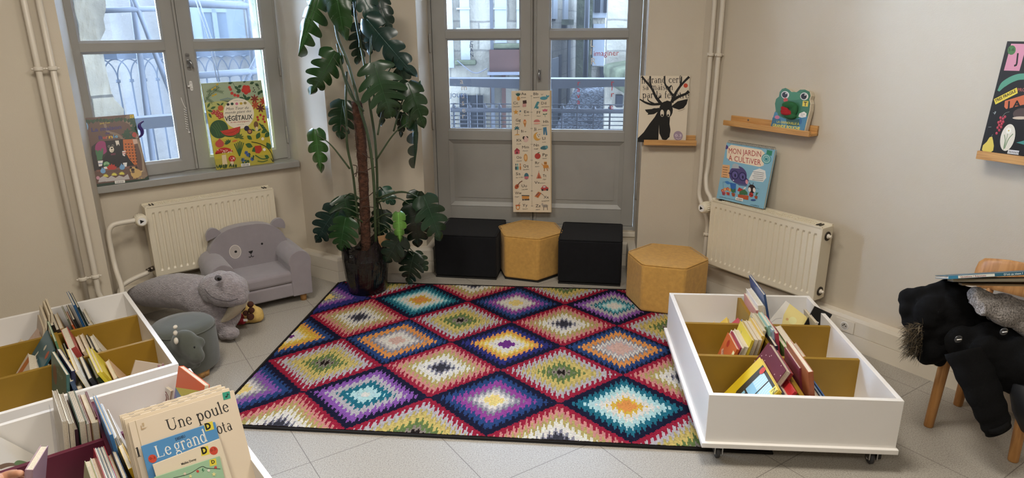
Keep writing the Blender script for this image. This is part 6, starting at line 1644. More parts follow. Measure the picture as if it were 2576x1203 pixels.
# ---- alphabet growth chart ------------------------------------------------------------------
o = board('growth_chart', 'tall cream alphabet height chart with little pictures standing against the door', leanM(DF, .524, -.238, .362, 2.9, 0)@Matrix.Rotation(math.radians(-.9), 4, 'Y'), .266, .823, .012, '#c9baa0', 'chart', pg=False)
b = MB(); b.c = lin('#cfc0a6'); b.box(.002, .264, .0015, .0115, .002, .821); b.build('board_core', bmat(''), o, weld=False)
a = Cover(.266, .823, [(97, 72), (452, 80), (418, 1140), (82, 1122)]); a.fill('#cdbfa8')
INK = '#2a2826'
for y in range(120, 1085, 11): a.c_(273-(y-120)*.025, y, 2.2, '#3a3632', n=6)
for k, y in enumerate((122, 264, 406, 544, 682, 816, 948, 1078)): a.t(str((140-k*10)), 263-(y-120)*.025, y+4, 282-(y-120)*.025, y+4, 8, '#3a3632')
for tx, x, y, sm, sx_ in (('Aa', 183, 112, 'Ananas', 180), ('Cc', 110, 190, 'Chocolat', 108), ('Ee', 205, 270, 'Étoile', 204), ('Gg', 128, 340, 'Glace', 126), ('Ii', 174, 438, 'Île', 203), ('Kk', 132, 516, 'Koala', 130), ('Mm', 178, 578, 'Maison', 182), ('Oo', 125, 664, 'Otarie', 124), ('Qq', 182, 740, 'Quilles', 180), ('Ss', 115, 806, 'Sac à dos', 113), ('Uu', 163, 912, 'Ukulélé', 162), ('Ww', 102, 972, 'Wagon', 100), ('Yy', 165, 1080, 'Yaourt', 164),
                        ('Bb', 292, 116, 'Baleine', 290), ('Dd', 359, 200, 'Dinosaure', 360), ('Ff', 317, 280, 'Fleur', 315), ('Hh', 372, 362, 'Hérisson', 358), ('Jj', 285, 422, 'Jean', 320), ('Ll', 359, 508, 'Lune', 357), ('Nn', 282, 564, 'Nuage', 281), ('Pp', 356, 650, 'Pomme', 354), ('Rr', 289, 718, 'Robot', 287), ('Tt', 352, 832, 'Tipi', 352), ('Vv', 277, 888, 'Voiture', 322), ('Xx', 354, 1018, 'Xylophone', 332), ('Zz', 280, 1090, 'Zèbre', 279)):
    a.t(tx, x, y, x+(44 if tx not in ('Mm', 'Ww') else 58)*{'Ii': .42, 'Jj': .52, 'Ll': .58, 'Tt': .72, 'Ff': .72, 'Rr': .85, 'Ss': .9}.get(tx, 1), y, 24, INK)
    if tx in ('Ii', 'Jj', 'Vv'): a.t(sm, sx_, y, sx_+(18 if tx == 'Ii' else 38 if tx == 'Jj' else 48), y-3, 9, INK, shear=.3)
    else: a.t(sm, sx_, y+26, sx_+len(sm)*7.6, y+24, 10, INK, shear=.3)
a.c_(158, 140, 14, '#c98a3c', 19); 
for k in range(5): a.lf(156, 122, 36, 50+k*20, '#2f5a55', .3)
a.p([(195, 160), (228, 157), (230, 186), (196, 189)], '#3e2723'); a.p([(193, 188), (226, 186), (225, 215), (192, 217)], '#b98a82')
for x, y, r, c in ((132, 258, 26, '#c6903f'), (171, 252, 11, '#3a6276'), (166, 282, 7, '#b98a72')):
    a.p([(x+(r if k % 2 == 0 else r*.42)*math.sin(k*math.pi/5), y-(r if k % 2 == 0 else r*.42)*math.cos(k*math.pi/5)) for k in range(10)], c)
a.p([(193, 350), (223, 348), (209, 397)], '#b5793f'); a.c_(208, 345, 16, '#cf9c6c', 14); a.c_(208, 333, 9, '#c06a44', 7)
a.l([(138, 455), (141, 420), (134, 400)], 4, '#6b4c33'); 
for k in range(6): a.lf(136, 402, 26, -20+k*45, '#2f6670', .35)
a.p([(108, 460), (130, 450), (150, 450), (163, 460)], '#c99a57')
a.c_(212, 498, 24, '#c9a79c', 26); a.c_(196, 485, 12, '#2f2523', 14); a.c_(222, 482, 12, '#2f2523', 10); a.c_(212, 490, 15, '#c9a79c')
a.p([(108, 595), (131, 572), (155, 592), (153, 622), (110, 624)], '#b3525a'); a.p([(106, 597), (131, 570), (158, 594)], '#93343f'); a.c_(131, 612, 7, '#5a2530', 11)
a.c_(206, 658, 17, '#bf8a4a', 34); a.c_(206, 658, 9, '#d2a874', 20)
for x, c in ((118, '#3b4c52'), (133, '#4f8b8a'), (156, '#b97a40')): a.c_(x, 745, 8, c, 18); a.c_(x, 715, 4.5, c, 10)
a.c_(208, 818, 20, '#3a6673', 28); a.p([(190, 820), (226, 820), (224, 842), (191, 842)], '#b3646a')
a.c_(120, 905, 17, '#a5502f', 22, rot=.6); a.l([(128, 892), (150, 868), (170, 858)], 7, '#5a2c20', False); a.c_(124, 902, 5, '#2a1914')
a.p([(163, 985), (226, 992), (224, 1016), (162, 1012)], '#bf8440'); a.p([(160, 980), (228, 984), (228, 992), (160, 988)], '#40413f')
for x in (172, 190, 205, 220): a.c_(x, 1021, 7, '#2f2b29')
a.c_(124, 1085, 18, '#c07f3e', 22); a.c_(124, 1085, 11, '#cdbfa8', 13); a.p([(104, 1062), (146, 1062), (144, 1072), (106, 1072)], '#b0592f'); a.l([(130, 1062), (145, 1042)], 4, '#7a7068', False)
a.c_(383, 145, 34, '#4b8a99', 15); a.lf(415, 140, 26, 50, '#4b8a99', .5); a.lf(415, 140, 26, 110, '#4b8a99', .5); a.l([(365, 118), (360, 105)], 2.5, '#3b3a38', False); a.l([(368, 118), (378, 106)], 2.5, '#3b3a38', False)
a.l([(295, 232), (310, 215), (322, 195), (326, 180)], [4, 18, 22, 14], '#47828a'); a.c_(330, 182, 12, '#47828a', 9); a.p([(308, 215), (335, 215), (332, 235), (312, 235)], '#47828a')
a.l([(389, 285), (391, 312)], 3, '#3f6a54', False); a.lf(390, 262, 26, 90, '#b85a6c', .7); a.lf(384, 264, 26, 125, '#b85a6c', .6); a.lf(396, 264, 26, 55, '#b85a6c', .6); a.lf(390, 288, 22, 20, '#3f6a54'); a.lf(390, 288, 22, 170, '#3f6a54')
a.c_(315, 350, 28, '#b86a62', 21); a.p([(285, 352), (345, 352), (347, 372), (283, 370)], '#cdbfa8'); a.c_(315, 364, 30, '#cf9a86', 7)
a.p([(368, 402), (398, 398), (404, 468), (391, 470), (385, 425), (381, 466), (370, 464)], '#3f6f8c')
a.c_(314, 478, 33, '#c79546', 36); a.c_(331, 470, 26, '#cdbfa8', 28)
for x, y in ((318, 465), (326, 478), (335, 462)): a.c_(x, y, 4, '#3b3a38', n=8)
a.c_(373, 578, 27, '#3b6671', 17); a.c_(352, 580, 13, '#3b6671', 11); a.c_(393, 573, 13, '#5b8890', 14)
a.c_(312, 648, 26, '#a83a30', 25); a.l([(312, 626), (317, 618)], 4, '#4a2c1c', False); a.lf(315, 622, 18, 20, '#3d6a40')
a.p([(358, 728), (402, 728), (400, 755), (360, 755)], '#c08037'); a.p([(366, 700), (392, 700), (392, 725), (366, 725)], '#c08037'); a.c_(374, 712, 4, '#2b2724'); a.c_(385, 712, 4, '#2b2724'); a.l([(360, 735), (345, 715)], 5, '#c08037', False); a.l([(402, 735), (408, 765)], 5, '#c08037', False); a.l([(370, 755), (366, 782)], 6, '#8a5a2a', False); a.l([(390, 755), (396, 780)], 6, '#8a5a2a', False)
a.p([(295, 842), (317, 785), (341, 842)], '#b5684d'); a.p([(310, 842), (317, 812), (326, 842)], '#8c3f33'); a.l([(315, 788), (321, 775)], 2.5, '#5a3a2a', False)
a.c_(365, 932, 34, '#a83c3a', 17); a.c_(362, 918, 20, '#a83c3a', 13); a.c_(362, 917, 13, '#b9c2c2', 7); a.c_(345, 943, 9, '#2f2b29'); a.c_(387, 943, 9, '#2f2b29')
a.p([(273, 995), (308, 955), (335, 970), (305, 1010)], '#b46b35'); a.l([(285, 990), (315, 965)], 5, '#2d3a66', False); a.l([(297, 1000), (325, 972)], 5, '#a33a30', False); a.l([(330, 970), (355, 990)], 3, '#5a3a2a', False)
a.c_(365, 1082, 26, '#a39a8f', 13); a.c_(340, 1068, 9, '#a39a8f', 12); a.l([(350, 1090), (350, 1118)], 5, '#6b6258', False); a.l([(382, 1088), (384, 1118)], 5, '#6b6258', False)
for k in range(5): a.l([(348+k*8, 1072), (350+k*8, 1092)], 2.6, '#35302d', False)
a.p([(440, 72), (452, 80), (418, 1140), (414, 1138)], '#b39c76')
a.done(o)

# ---- stag book --------------------------------------------------------------------------------
o = board('picture_book', 'large white book with a black antlered stag on the short wall ledge', leanM(DF, 1.336, .040, .907, 3.5), .290, .398, .016, '#cfc4b0')
a = Cover(.290, .398, [(98, 92), (473, 92), (440, 585), (72, 590)]); a.fill('#cbbfab')
a.t('n', 104, 150, 132, 149, 52, INK, serif=True); a.t('grand cerf', 150, 147, 405, 142, 50, INK, serif=True)
a.t('sa maison', 112, 198, 345, 196, 46, INK, serif=True); a.t('par la fenêtre', 110, 258, 462, 256, 50, INK, serif=True)
K = '#0d0c0c'
a.p([(72, 592), (72, 560), (120, 515), (165, 450), (205, 400), (240, 340), (255, 300), (300, 275), (338, 285), (335, 330), (322, 400), (318, 450), (325, 490), (318, 545), (290, 572), (262, 565), (240, 520), (238, 455), (232, 585), (228, 592)], K)
a.c_(283, 498, 42, K, 58); a.c_(292, 345, 52, K, 64)
a.p([(240, 330), (180, 340), (130, 345), (140, 362), (155, 372), (150, 384), (200, 378), (245, 350)], K); a.p([(335, 315), (380, 280), (440, 265), (458, 262), (448, 300), (425, 330), (390, 342), (345, 328)], K)
for P_l, w_ in ((((255, 300), (215, 250), (185, 190), (135, 130), (106, 97)), [24, 20, 16, 15, 16]), (((188, 195), (172, 145), (172, 94)), [15, 13, 13]), (((258, 300), (185, 305), (135, 292), (90, 268)), [20, 18, 15, 9]), (((200, 300), (160, 280), (150, 260)), [12, 9, 5]), (((225, 272), (240, 255), (255, 240)), [14, 10, 6]),
                (((335, 290), (360, 230), (395, 175), (430, 135), (468, 98)), [26, 20, 17, 16, 18]), (((345, 240), (310, 190), (285, 150), (280, 94)), [18, 15, 12, 10]), (((310, 190), (325, 172), (335, 162)), [14, 11, 7]), (((400, 165), (408, 130), (410, 96)), [13, 11, 8]), (((340, 275), (390, 245), (440, 225), (466, 205)), [24, 20, 18, 24]), (((225, 350), (200, 345), (150, 360)), [26, 24, 10])):
    a.l(P_l, w_, K)
a.c_(262, 370, 14, '#c9beab', 27); a.c_(310, 370, 14, '#c9beab', 27); a.c_(262, 385, 7, K, 9); a.c_(308, 385, 7, K, 9)
a.c_(441, 163, 16, '#b8432c'); a.c_(383, 535, 35, '#94808f', 35, n=28); a.t('0.3', 360, 543, 408, 543, 20, '#d8cbd0'); a.l([(365, 552), (385, 560), (405, 550)], 3, '#d8cbd0'); a.l([(385, 352), (410, 345), (435, 333)], 2.5, '#7d7263'); a.c_(272, 582, 3, K)
a.t('DEDIEU', 255, 584, 300, 583, 6, K); a.t('un album', 340, 583, 425, 580, 5, '#6b6256')
a.done(o)

# ---- frog book -----------------------------------------------------------------------------
fq = lambda x, y: RF.q(1580+x/3.008, 160+y/3.008, .055)
Mf = leanM(RF, fq(1075, 470)[0], .062, 1.062, 8); OUT = [(1075, 470), (1095, 400), (1118, 340), (1113, 290), (1122, 255), (1142, 238), (1148, 205), (1165, 183), (1190, 176), (1215, 190), (1230, 205), (1268, 207), (1292, 190), (1325, 190), (1355, 205), (1362, 235), (1352, 260), (1358, 290), (1352, 340), (1335, 400), (1312, 495)]
w_, h_ = .208, .212; fr4 = [(1128, 176), (1375, 200), (1312, 498), (1068, 468)]; hf = homog(fr4); poly = [(hf(*p)[0]*w_, hf(*p)[1]*h_) for p in OUT]
poly = [(x, max(0, z)) for x, z in poly]
fb = MB(); fb.c = lin('#3c7355'); fb.prism(poly, 0, .0022, 'y'); fo = fb.build('picture_book', bmat(''), None, weld=False); tag(fo, 'frog-shaped picture book with big eyes and a red felt mouth on the pine ledge', 'book'); place(fo, Mf)
fb = MB(); fb.prism([(x+.004, z) for x, z in poly], .0022, .034, 'y'); fb.build('pages', PAGE, fo, bevel=.002)
a = Cover(w_, h_, fr4, clip=False); a.step = .00015
a.p([(1075, 470), (1095, 400), (1110, 350), (1340, 380), (1312, 495)], '#467b98'); a.p([(1080, 460), (1095, 390), (1150, 400), (1160, 480)], '#32607a')
a.p(OUT[3:18]+[(1352, 330), (1325, 370), (1275, 395), (1225, 405), (1175, 395), (1135, 375)], '#33694a'); a.c_(1230, 300, 112, '#33694a', 95, n=30); a.c_(1240, 235, 70, '#3d7a55', 30)
for x, y in ((1187, 226), (1320, 238)): a.c_(x, y, 28, '#cfcbc0', 27, n=24); a.c_(x-3, y, 20, '#141416', 21, n=20); a.c_(x+6, y-10, 5, '#cfcbc0')
a.c_(1190, 264, 16, '#b34a42'); a.p([(1310, 270), (1350, 272), (1343, 312), (1305, 308)], '#cdb942'); a.t('T', 1316, 305, 1337, 306, 28, '#1b1a14', off=.03)
a.p([(1190, 400), (1290, 400), (1280, 450), (1200, 445)], '#244b45'); a.c_(1128, 388, 18, '#b56a80', 13); a.p([(1285, 360), (1318, 346), (1335, 360), (1330, 385), (1300, 390), (1278, 382)], '#d8d4cb'); a.t('CROA', 1292, 368, 1322, 370, 9, '#222222'); a.t('PA', 1296, 381, 1312, 382, 8, '#222222')
a.t('LA GRENOUILLE À', 1125, 428, 1282, 444, 16, '#cdbd4a', off=.015); a.t('GRANDE BOUCHE', 1094, 456, 1286, 480, 22, '#d9c84e', off=.03)
a.p([(1222, 470), (1288, 480), (1284, 497), (1218, 490)], '#d6d3cc')
for k in range(7): a.l([(1232+k*7, 476+k), (1230+k*7, 489+k)], 2.8, '#222222', False)
a.c_(1293, 415, 9, '#2f5f8a', 22); a.done(fo)
fu = Matrix.Identity(4); up_ = lambda x, y: (hf(x, y)[0]*w_, hf(x, y)[1]*h_)
GF = mat('green_felt', '#255c35', rough=.95, bump=.4, scale=200); RFt = mat('red_felt', '#9c1b22', rough=.95, bump=.3, scale=200)
b = MB(); x, z = up_(1215, 300); b.ell((x+.006, -.010, z), (.042, .020, .020), 20, 12); x, z = up_(1225, 378); b.ell((x, -.006, z), (.036, .016, .018), 20, 12); x, z = up_(1258, 335); b.ell((x, -.008, z), (.018, .015, .030), 16, 10)
x, z = up_(1238, 350); b.ell((x, -.004, z), (.022, .012, .030), 16, 10); remeshed('felt_mouth', b, GF, fo, .003, 3)
b = MB(); x, z = up_(1202, 345); b.ell((x, -.014, z-.002), (.034, .012, .012), 20, 10); x, z = up_(1185, 322); b.ell((x+.008, -.017, z), (.024, .008, .011), 16, 10); x, z = up_(1205, 362); b.ell((x, -.018, z), (.032, .010, .010), 16, 10); remeshed('felt_tongue', b, RFt, fo, .003, 3)

# ---- spiral garden book on the radiator --------------------------------------------------------
Mj = leanM(RF, .292, .118, .628, 9, 3); jw, jh = .312, .325
o = board('activity_book', 'light blue spiral-bound gardening activity book leaning on top of the right radiator', Mj, jw, jh, .016, '#6f9fb5')
a = Cover(jw, jh, [(790, 645), (1128, 690), (1022, 1108), (672, 1030)]); a.fill('#7aa6ba')
a.p([(790, 680), (820, 660), (1030, 690), (1052, 710), (1040, 795), (1010, 805), (800, 765), (780, 745)], '#d9c6ac'); a.t('MON JARDiN', 797, 715, 1025, 738, 36, '#9c2f2a'); a.t('À CULTiVER', 790, 762, 1020, 794, 36, '#9c2f2a')
a.c_(784, 675, 14, '#4b3f78'); a.p([(1070, 690), (1108, 698), (1100, 730), (1062, 722)], '#2f7a5c'); a.c_(1062, 750, 34, '#2f7d84', 34, n=28); a.c_(1062, 750, 29, '#8fb5b0', 29, n=28); a.c_(1062, 750, 20, '#2f7d84', 20); a.c_(1062, 750, 16, '#8fb5b0', 16); a.p([(1052, 742), (1072, 744), (1070, 762), (1052, 760)], '#2f7d84')
a.p([(735, 790), (797, 795), (785, 885), (722, 880)], '#c99a6b')
for k in range(5): a.l([(745-k*2, 808+k*17), (780-k*3, 812+k*17)], 3, '#5a3b2a')
a.c_(850, 862, 64, '#4b4370', 62, n=30); a.p([(860, 805), (925, 900), (905, 942), (850, 935), (800, 900)], '#4b4370'); a.c_(910, 910, 10, '#c98a92', 16); a.p([(805, 815), (835, 785), (868, 818)], '#9fa6ab'); a.c_(838, 800, 24, '#9fa6ab', 16)
for x, y in ((827, 862), (882, 873)): a.c_(x, y, 27, '#1d1f4a', 31, n=24); a.c_(x, y, 21, '#5b5486', 25, n=24); a.c_(x+2, y+4, 6, '#1d1f3a', 12)
a.l([(782, 848), (800, 855)], 6, '#1d1f4a', False); a.c_(813, 900, 4, '#d8d3cb')
a.p([(925, 895), (965, 830), (1010, 815), (1050, 830), (1055, 880), (1030, 910), (985, 905)], '#cfd0cc')
for k in range(5): a.l([(960-k*2+(k % 2)*8, 838+k*14), (1000, 842+k*14), (1040-k*2, 848+k*13)], 2.6, '#3b3f45')
a.l([(735, 915), (730, 990)], 3, '#56819a', False); a.l([(735, 912), (900, 935), (1000, 960)], 2.5, '#56819a')
a.p([(785, 915), (830, 925), (822, 990), (790, 985)], '#2f5fa0'); a.lf(790, 925, 45, 160, '#3b74b0', .5); a.p([(850, 950), (880, 965), (862, 985), (835, 975)], '#a8332c'); a.lf(880, 965, 30, 40, '#cfcac2')
for x, y in ((725, 975), (745, 965), (765, 962), (780, 970), (735, 990), (760, 995)): a.fl(x, y, 12, random.Random(x).choice(('#b5503a', '#c98a4a', '#b9a9a0', '#b5636b')), '#e2d6a5')
for x, c in ((730, '#8c3f4a'), (765, '#a33a35')): a.p([(x-12, 985), (x+12, 988), (x+9, 1010), (x-9, 1007)], c)
a.p([(790, 990), (818, 994), (812, 1018), (794, 1015)], '#94472b'); a.lf(803, 992, 40, 60, '#3d6b45'); a.lf(803, 992, 40, 110, '#3d6b45')
a.p([(838, 1000), (918, 1010), (912, 1042), (835, 1030)], '#a04d2c'); 
for k in range(7): a.lf(850+k*10, 1005, 38, 60+k*10, '#3c6845', .5)
a.c_(888, 985, 13, '#3c6845', 20)
a.c_(945, 960, 28, '#2b2023', 32, n=20); a.c_(928, 965, 10, '#d2cbc3', 17); a.c_(962, 968, 10, '#d2cbc3', 17); a.l([(935, 930), (930, 915)], 3.5, '#2b2023', False); a.l([(955, 930), (958, 915)], 3.5, '#2b2023', False); a.c_(937, 1003, 16, '#a8332c', 17)
for x, y in ((931, 998), (942, 1008)): a.c_(x, y, 4, '#241a1c', n=8)
a.p([(960, 1010), (985, 1013), (980, 1034), (964, 1032)], '#94472b'); a.l([(973, 1010), (978, 985)], 7, '#3d6b4a'); a.l([(975, 1005), (990, 985)], 5, '#3d6b4a'); a.c_(950, 1042, 20, '#2c4a80', 7)
a.p([(820, 1020), (875, 1030), (870, 1053), (815, 1042)], '#d6d3cc')
for k in range(8): a.l([(826+k*5.5, 1027+k), (825+k*5.5, 1040+k)], 2.6, '#222222', False)
a.t('Lucie Brunellière, Camille Tisserand, Anna Clausse', 698, 1022, 860, 1056, 7, '#25323a'); a.t('milan', 925, 1080, 990, 1092, 10, '#25323a', shear=.3)
a.done(o)
b = MB()
for k in range(30):
    x = .012+k*(jw-.024)/29; b.tube([(x, .008+.013*math.cos(t), jh+.004+.010*math.sin(t)) for t in [i*math.pi/5 for i in range(11)]], .0011, 5, caps=False)
b.build('spiral_binding', METAL, o)

# ---- black fruit book on the right-edge ledge -------------------------------------------------
bw, bh = .40, .455
o = board('picture_book', 'large black picture book with a pear, red berries and yellow label at the right edge', leanM(RF, 1.580, .062, 1.073, 6), bw, bh, .02, '#131211')
s_ = 3.008; a = Cover(bw, bh, [(922, 122), (2060, 130), (2010, 1085) if 0 else (1990, 1130), (752, 975)])
a.fill('#141312'); a.p([(958, 138), (1097, 140), (1057, 325), (917, 322)], '#c0808f'); a.c_(968, 181, 36, '#3f6a3a', 32, n=24); a.t('3-6', 938, 190, 992, 186, 22, '#1d2b1b'); a.t('J', 1003, 270, 1034, 270, 68, '#15110f', off=.02)
a.l([(885, 470), (930, 420), (1010, 380), (1100, 365), (1300, 375)], [22, 60, 64, 62, 40], '#4f8a70'); a.p([(850, 532), (1052, 445), (1066, 487), (870, 572)], '#ccb63f'); a.t('TRES FRAGILE', 868, 556, 1050, 478, 22, '#231f12', off=.03); a.t('PROMENADE', 1062, 476, 1300, 468, 26, '#a0564b', off=.01)
a.p([(955, 545), (1130, 500), (1500, 490), (1500, 600), (1130, 575), (975, 608), (955, 590)], '#b9613c'); a.t('J A R D I N', 975, 598, 1480, 575, 50, '#15110f', off=.03)
a.l([(855, 635), (875, 640), (880, 625)], 2.5, '#cfd8d2'); a.l([(870, 650), (872, 625)], 2.5, '#cfd8d2'); a.l([(822, 750), (850, 748)], 3, '#9aa09c')
a.l([(945, 670), (970, 640), (1010, 628)], 3, '#8a8f80')
for x, y in ((930, 675), (955, 683), (972, 668), (935, 702), (960, 708), (915, 712), (948, 725), (925, 735), (945, 750), (912, 755), (930, 775), (908, 800)): a.c_(x, y, 12, '#9c2f3c', n=12); a.c_(x-3, y-4, 3, '#d08a90', n=6)
a.c_(1125, 645, 80, '#4a3b36', 45); a.c_(1120, 678, 75, '#b9a68f', 12)
a.p([(845, 832), (868, 828), (880, 860), (893, 905), (890, 945), (860, 966), (810, 966), (778, 938), (785, 900), (820, 870), (835, 845)], '#c9b554'); a.l([(858, 826), (872, 810)], 2.5, '#8a8f80', False)
a.c_(1020, 838, 70, '#cbc4b2', 112, n=32, rot=.14); a.l([(990, 940), (1005, 880), (1018, 800)], 5, '#5d7a50'); a.l([(1000, 930), (1030, 850), (1068, 806)], 8, '#5d7a50'); a.l([(992, 925), (998, 860), (985, 812)], 7, '#5d7a50'); a.fl(1023, 780, 26, '#d9d6c6', '#b89a3a', 6)
a.p([(1040, 938), (1150, 950), (1148, 985), (1033, 972)], '#c9c7c2')
for k in range(12): a.l([(1050+k*9, 948+k), (1048+k*9, 966+k)], 4, '#222222', False)
a.p([(1110, 880), (1200, 860), (1200, 900)], '#3d7d74'); a.done(o)
# ================================================================== BOOKS IN THE LEFT-HAND BINS
def many(MBx, rows):
    for lab, x, y, L_, W, H, T, c, sp, yaw in rows:
        o = book('picture_book', lab, inbin(MBx, x, y, BZ, L_, yaw), W, H, T, c, sp)
        yield lab, o, T, W, H


# wall-side bin, columns left 0.02-0.34 and right 0.36-0.68
rowsL = [
 ('tan book with raised letters low in the far left compartment of the wall-side bin', .14, .72, 42, .20, .22, .012, '#ab8a72', 'near', -6),
 ('cream and orange board book low in the far left compartment of the wall-side bin', .08, .71, 46, .17, .19, .012, '#c9b394', 'near', -4),
 ('tall cream book leaning high in the far left compartment, nearest the divider', .315, .73, 8, .22, .275, .008, '#cdbfa6', 'none', 0),
 ('second tall cream book leaning high in the far left compartment', .30, .73, 9, .22, .27, .008, '#c2b193', 'none', 0),
 ('third cream book of the tall group in the far left compartment', .282, .73, 10, .22, .25, .009, '#cbbda4', 'none', 0),
 ('brown-edged book beside the tall cream group, far left compartment', .262, .73, 13, .20, .215, .012, '#9b8468', 'none', 0),
 ('black zipped-looking book against the divider in the far right compartment', .372, .70, -8, .24, .225, .014, '#1d1a18', 'near', 0),
 ('dark brown book second from the divider in the far right compartment', .395, .70, -11, .22, .20, .014, '#3a2d22', 'near', 0),
 ('tan book third from the divider in the far right compartment', .42, .71, -14, .22, .20, .016, '#a98c63', 'near', 0),
 ('thin green-grey magazines in the far right compartment', .447, .74, -10, .20, .225, .007, '#5f6552', 'near', 0),
 ('orange-spined thin book in the far right compartment', .460, .72, -12, .20, .20, .008, '#b0562f', 'near', 0),
 ('black hardback in the far right compartment beside the orange spine', .475, .72, -12, .22, .225, .010, '#20211f', 'near', 0),
 ('tall white-paged book with a blue spine in the far right compartment', .492, .74, -10, .22, .285, .010, '#2c5a86', 'near', 0),
 ('tall dark green hardback beside the blue-spined one', .508, .73, -11, .23, .275, .009, '#1d2c2a', 'near', 0),
 ('grey-white book leaning right in the far right compartment', .555, .74, -20, .18, .20, .014, '#bdb8ac', 'none', 0),
 ('white book with a black pattern lowest on the right of the far right compartment', .585, .74, -30, .20, .20, .010, '#cfcac0', 'near', 0),
 ('white and orange board book leaning at the left of the middle left compartment', .10, .375, 36, .20, .215, .03, '#cdbfae', 'none', -3),
 ('yellow-green board book in the middle left compartment', .185, .42, 24, .15, .165, .018, '#a19850', 'none', 0),
 ('thin white book in the middle left compartment', .215, .40, 22, .19, .18, .006, '#d0c9ba', 'near', 0),
 ('second thin white book in the middle left compartment', .228, .40, 20, .19, .18, .006, '#bdb9b0', 'near', 0),
 ('large teal book with white lettering and red dots in the middle left compartment', .150, .40, 37, .25, .285, .008, '#2f5c68', 'near', 0),
 ('green-spined hardback leaning over the divider in the middle of the wall-side bin', .352, .37, -5, .26, .275, .008, '#5d8262', 'near', 0),
 ('light green book lying low beside the green-spined hardback', .385, .37, -12, .16, .19, .012, '#93a578', 'near', 0),
 ('black thin book in the middle right compartment of the wall-side bin', .405, .38, -16, .18, .185, .008, '#24201d', 'near', 0),
 ('second black thin book in the middle right compartment', .418, .385, -17, .18, .19, .008, '#2d2723', 'near', 0),
 ('thick paperback with a red spine in the middle right compartment', .44, .39, -18, .26, .225, .028, '#a34440', 'near', 0),
 ('beige paperback right of the thick red-spined one', .478, .40, -19, .20, .195, .014, '#c5b395', 'near', 0),
 ('second beige paperback in the middle right compartment', .50, .40, -20, .20, .20, .014, '#bda888', 'none', 0),
 ('black-edged beige book in the middle right compartment', .522, .405, -21, .19, .195, .010, '#2e2a25', 'near', 0),
 ('white paged book at the right of the middle right compartment', .545, .41, -24, .18, .19, .016, '#cfc5b0', 'none', 0),
 ('large teal hardback standing in the front left compartment by the divider', .285, .035, 9, .27, .265, .012, '#3d625c', 'near', 4),
 ('navy hardback right behind the large teal one', .303, .045, 9, .26, .27, .014, '#1f2140', 'near', 4),
 ('wide lime green book leaning on the left side of the front left compartment', .03, .06, -38, .28, .20, .006, '#4f7426', 'none', 0),
 ('brown-edged thin books low in the left corner of the wall-side bin', .06, .03, -50, .16, .12, .018, '#8c7a66', 'none', 0),
 ('blue-grey hardback against the divider in the front right compartment', .365, .03, -8, .20, .235, .014, '#3b4c66', 'near', 0),
 ('tan board book second in the front right compartment', .392, .035, -12, .19, .20, .016, '#a58a62', 'none', 0),
 ('black thin book third in the front right compartment', .415, .045, -14, .20, .205, .006, '#1f2622', 'near', 0),
 ('tall white hardback with yellow edge in the front right compartment', .432, .045, -16, .25, .27, .014, '#d6d3c8', 'near', 0),
 ('beige hardback with a black spine in the front right compartment', .462, .05, -18, .24, .225, .014, '#2a2b30', 'near', 0),
 ('tan thin book between the black spine and the green book', .482, .055, -20, .17, .17, .008, '#a37f50', 'near', 0),
 ('dark green thick board book in the front right compartment', .50, .07, -22, .22, .215, .012, '#3f5230', 'near', 0),
 ('bright yellow hardback in the front right compartment', .520, .055, -23, .27, .245, .014, '#cdbb30', 'near', 0),
 ('second bright yellow hardback leaning on the first', .537, .055, -24, .27, .245, .010, '#c2a92a', 'near', 0),
 ('kraft-coloured board book right of the yellow ones', .570, .06, -28, .19, .205, .018, '#b08c66', 'none', 0),
]
for lab, o, T, W, H in many(ML, rowsL):
    if 'teal book' in lab:
        a = side_art(o, T, W, H); a.rect(0, 0, 1, 1, '#2f5c68'); a.ci(.14, .45, .09, '#a84a35'); a.ci(.82, .85, .07, '#a84a35'); a.text('LINA', .14, .50, .40, '#d5cfbe', rot=-.35, off=.02); a.ci(.5, .86, .05, '#c9c2b0'); a.rect(.80, .32, .95, .46, '#c4ad3a'); a.text('R', .83, .34, .12, '#111111'); a.done(o)
    if 'large teal hardback' in lab:
        a = side_art(o, T, W, H); a.rect(0, 0, 1, 1, '#3d625c'); a.ci(.25, .72, .13, '#6f4a45', ry=.16); a.ci(.6, .3, .18, '#35564e'); a.text('LE LOUP', .4, .82, .10, '#9fb3a6'); a.done(o)
    if 'orange board book leaning' in lab:
        a = side_art(o, T, W, H); a.rect(0, 0, 1, 1, '#cdbfae'); a.poly([(0, .0), (.35, 0), (.5, 1), (.2, 1)], '#b0643a'); a.poly([(0, 0), (.2, 0), (.3, .4), (.1, .45)], '#2b2a3a'); a.ci(.8, .15, .09, '#a8302c'); a.text('papa', .6, .5, .12, '#2d2a28', rot=-.4); a.ci(.45, .45, .06, '#b0643a'); a.done(o)
    if 'tan book with' in lab:
        a = side_art(o, T, W, H); a.rect(0, 0, 1, 1, '#ab8a72'); a.text('TANNIE', .15, .70, .22, '#c6a68d'); a.done(o)
    if 'cream and orange' in lab:
        a = side_art(o, T, W, H); a.rect(0, 0, 1, 1, '#c9b394'); a.line([(.2, .4), (.5, .65), (.8, .8)], .05, '#3a2a22', True); a.ci(.7, .35, .12, '#b98a5a'); a.done(o)
    if 'black pattern' in lab:
        a = side_art(o, T, W, H, 1); rr = random.Random(3); a.rect(0, 0, 1, 1, '#cfcac0')
        for k in range(30): a.leaf(rr.random()*.9, rr.random()*.9, .09, rr.random()*6, '#2c3a48', .3)
        a.done(o)
    if 'white hardback with yellow' in lab:
        a = MB(); a.c = lin('#cfa92c'); a.box(-.0006, 0, 0, W, 0, H); a.box(-.0006, .0015, 0, W, H, H+.001); a.build('yellow_edge', bmat(''), o, weld=False)
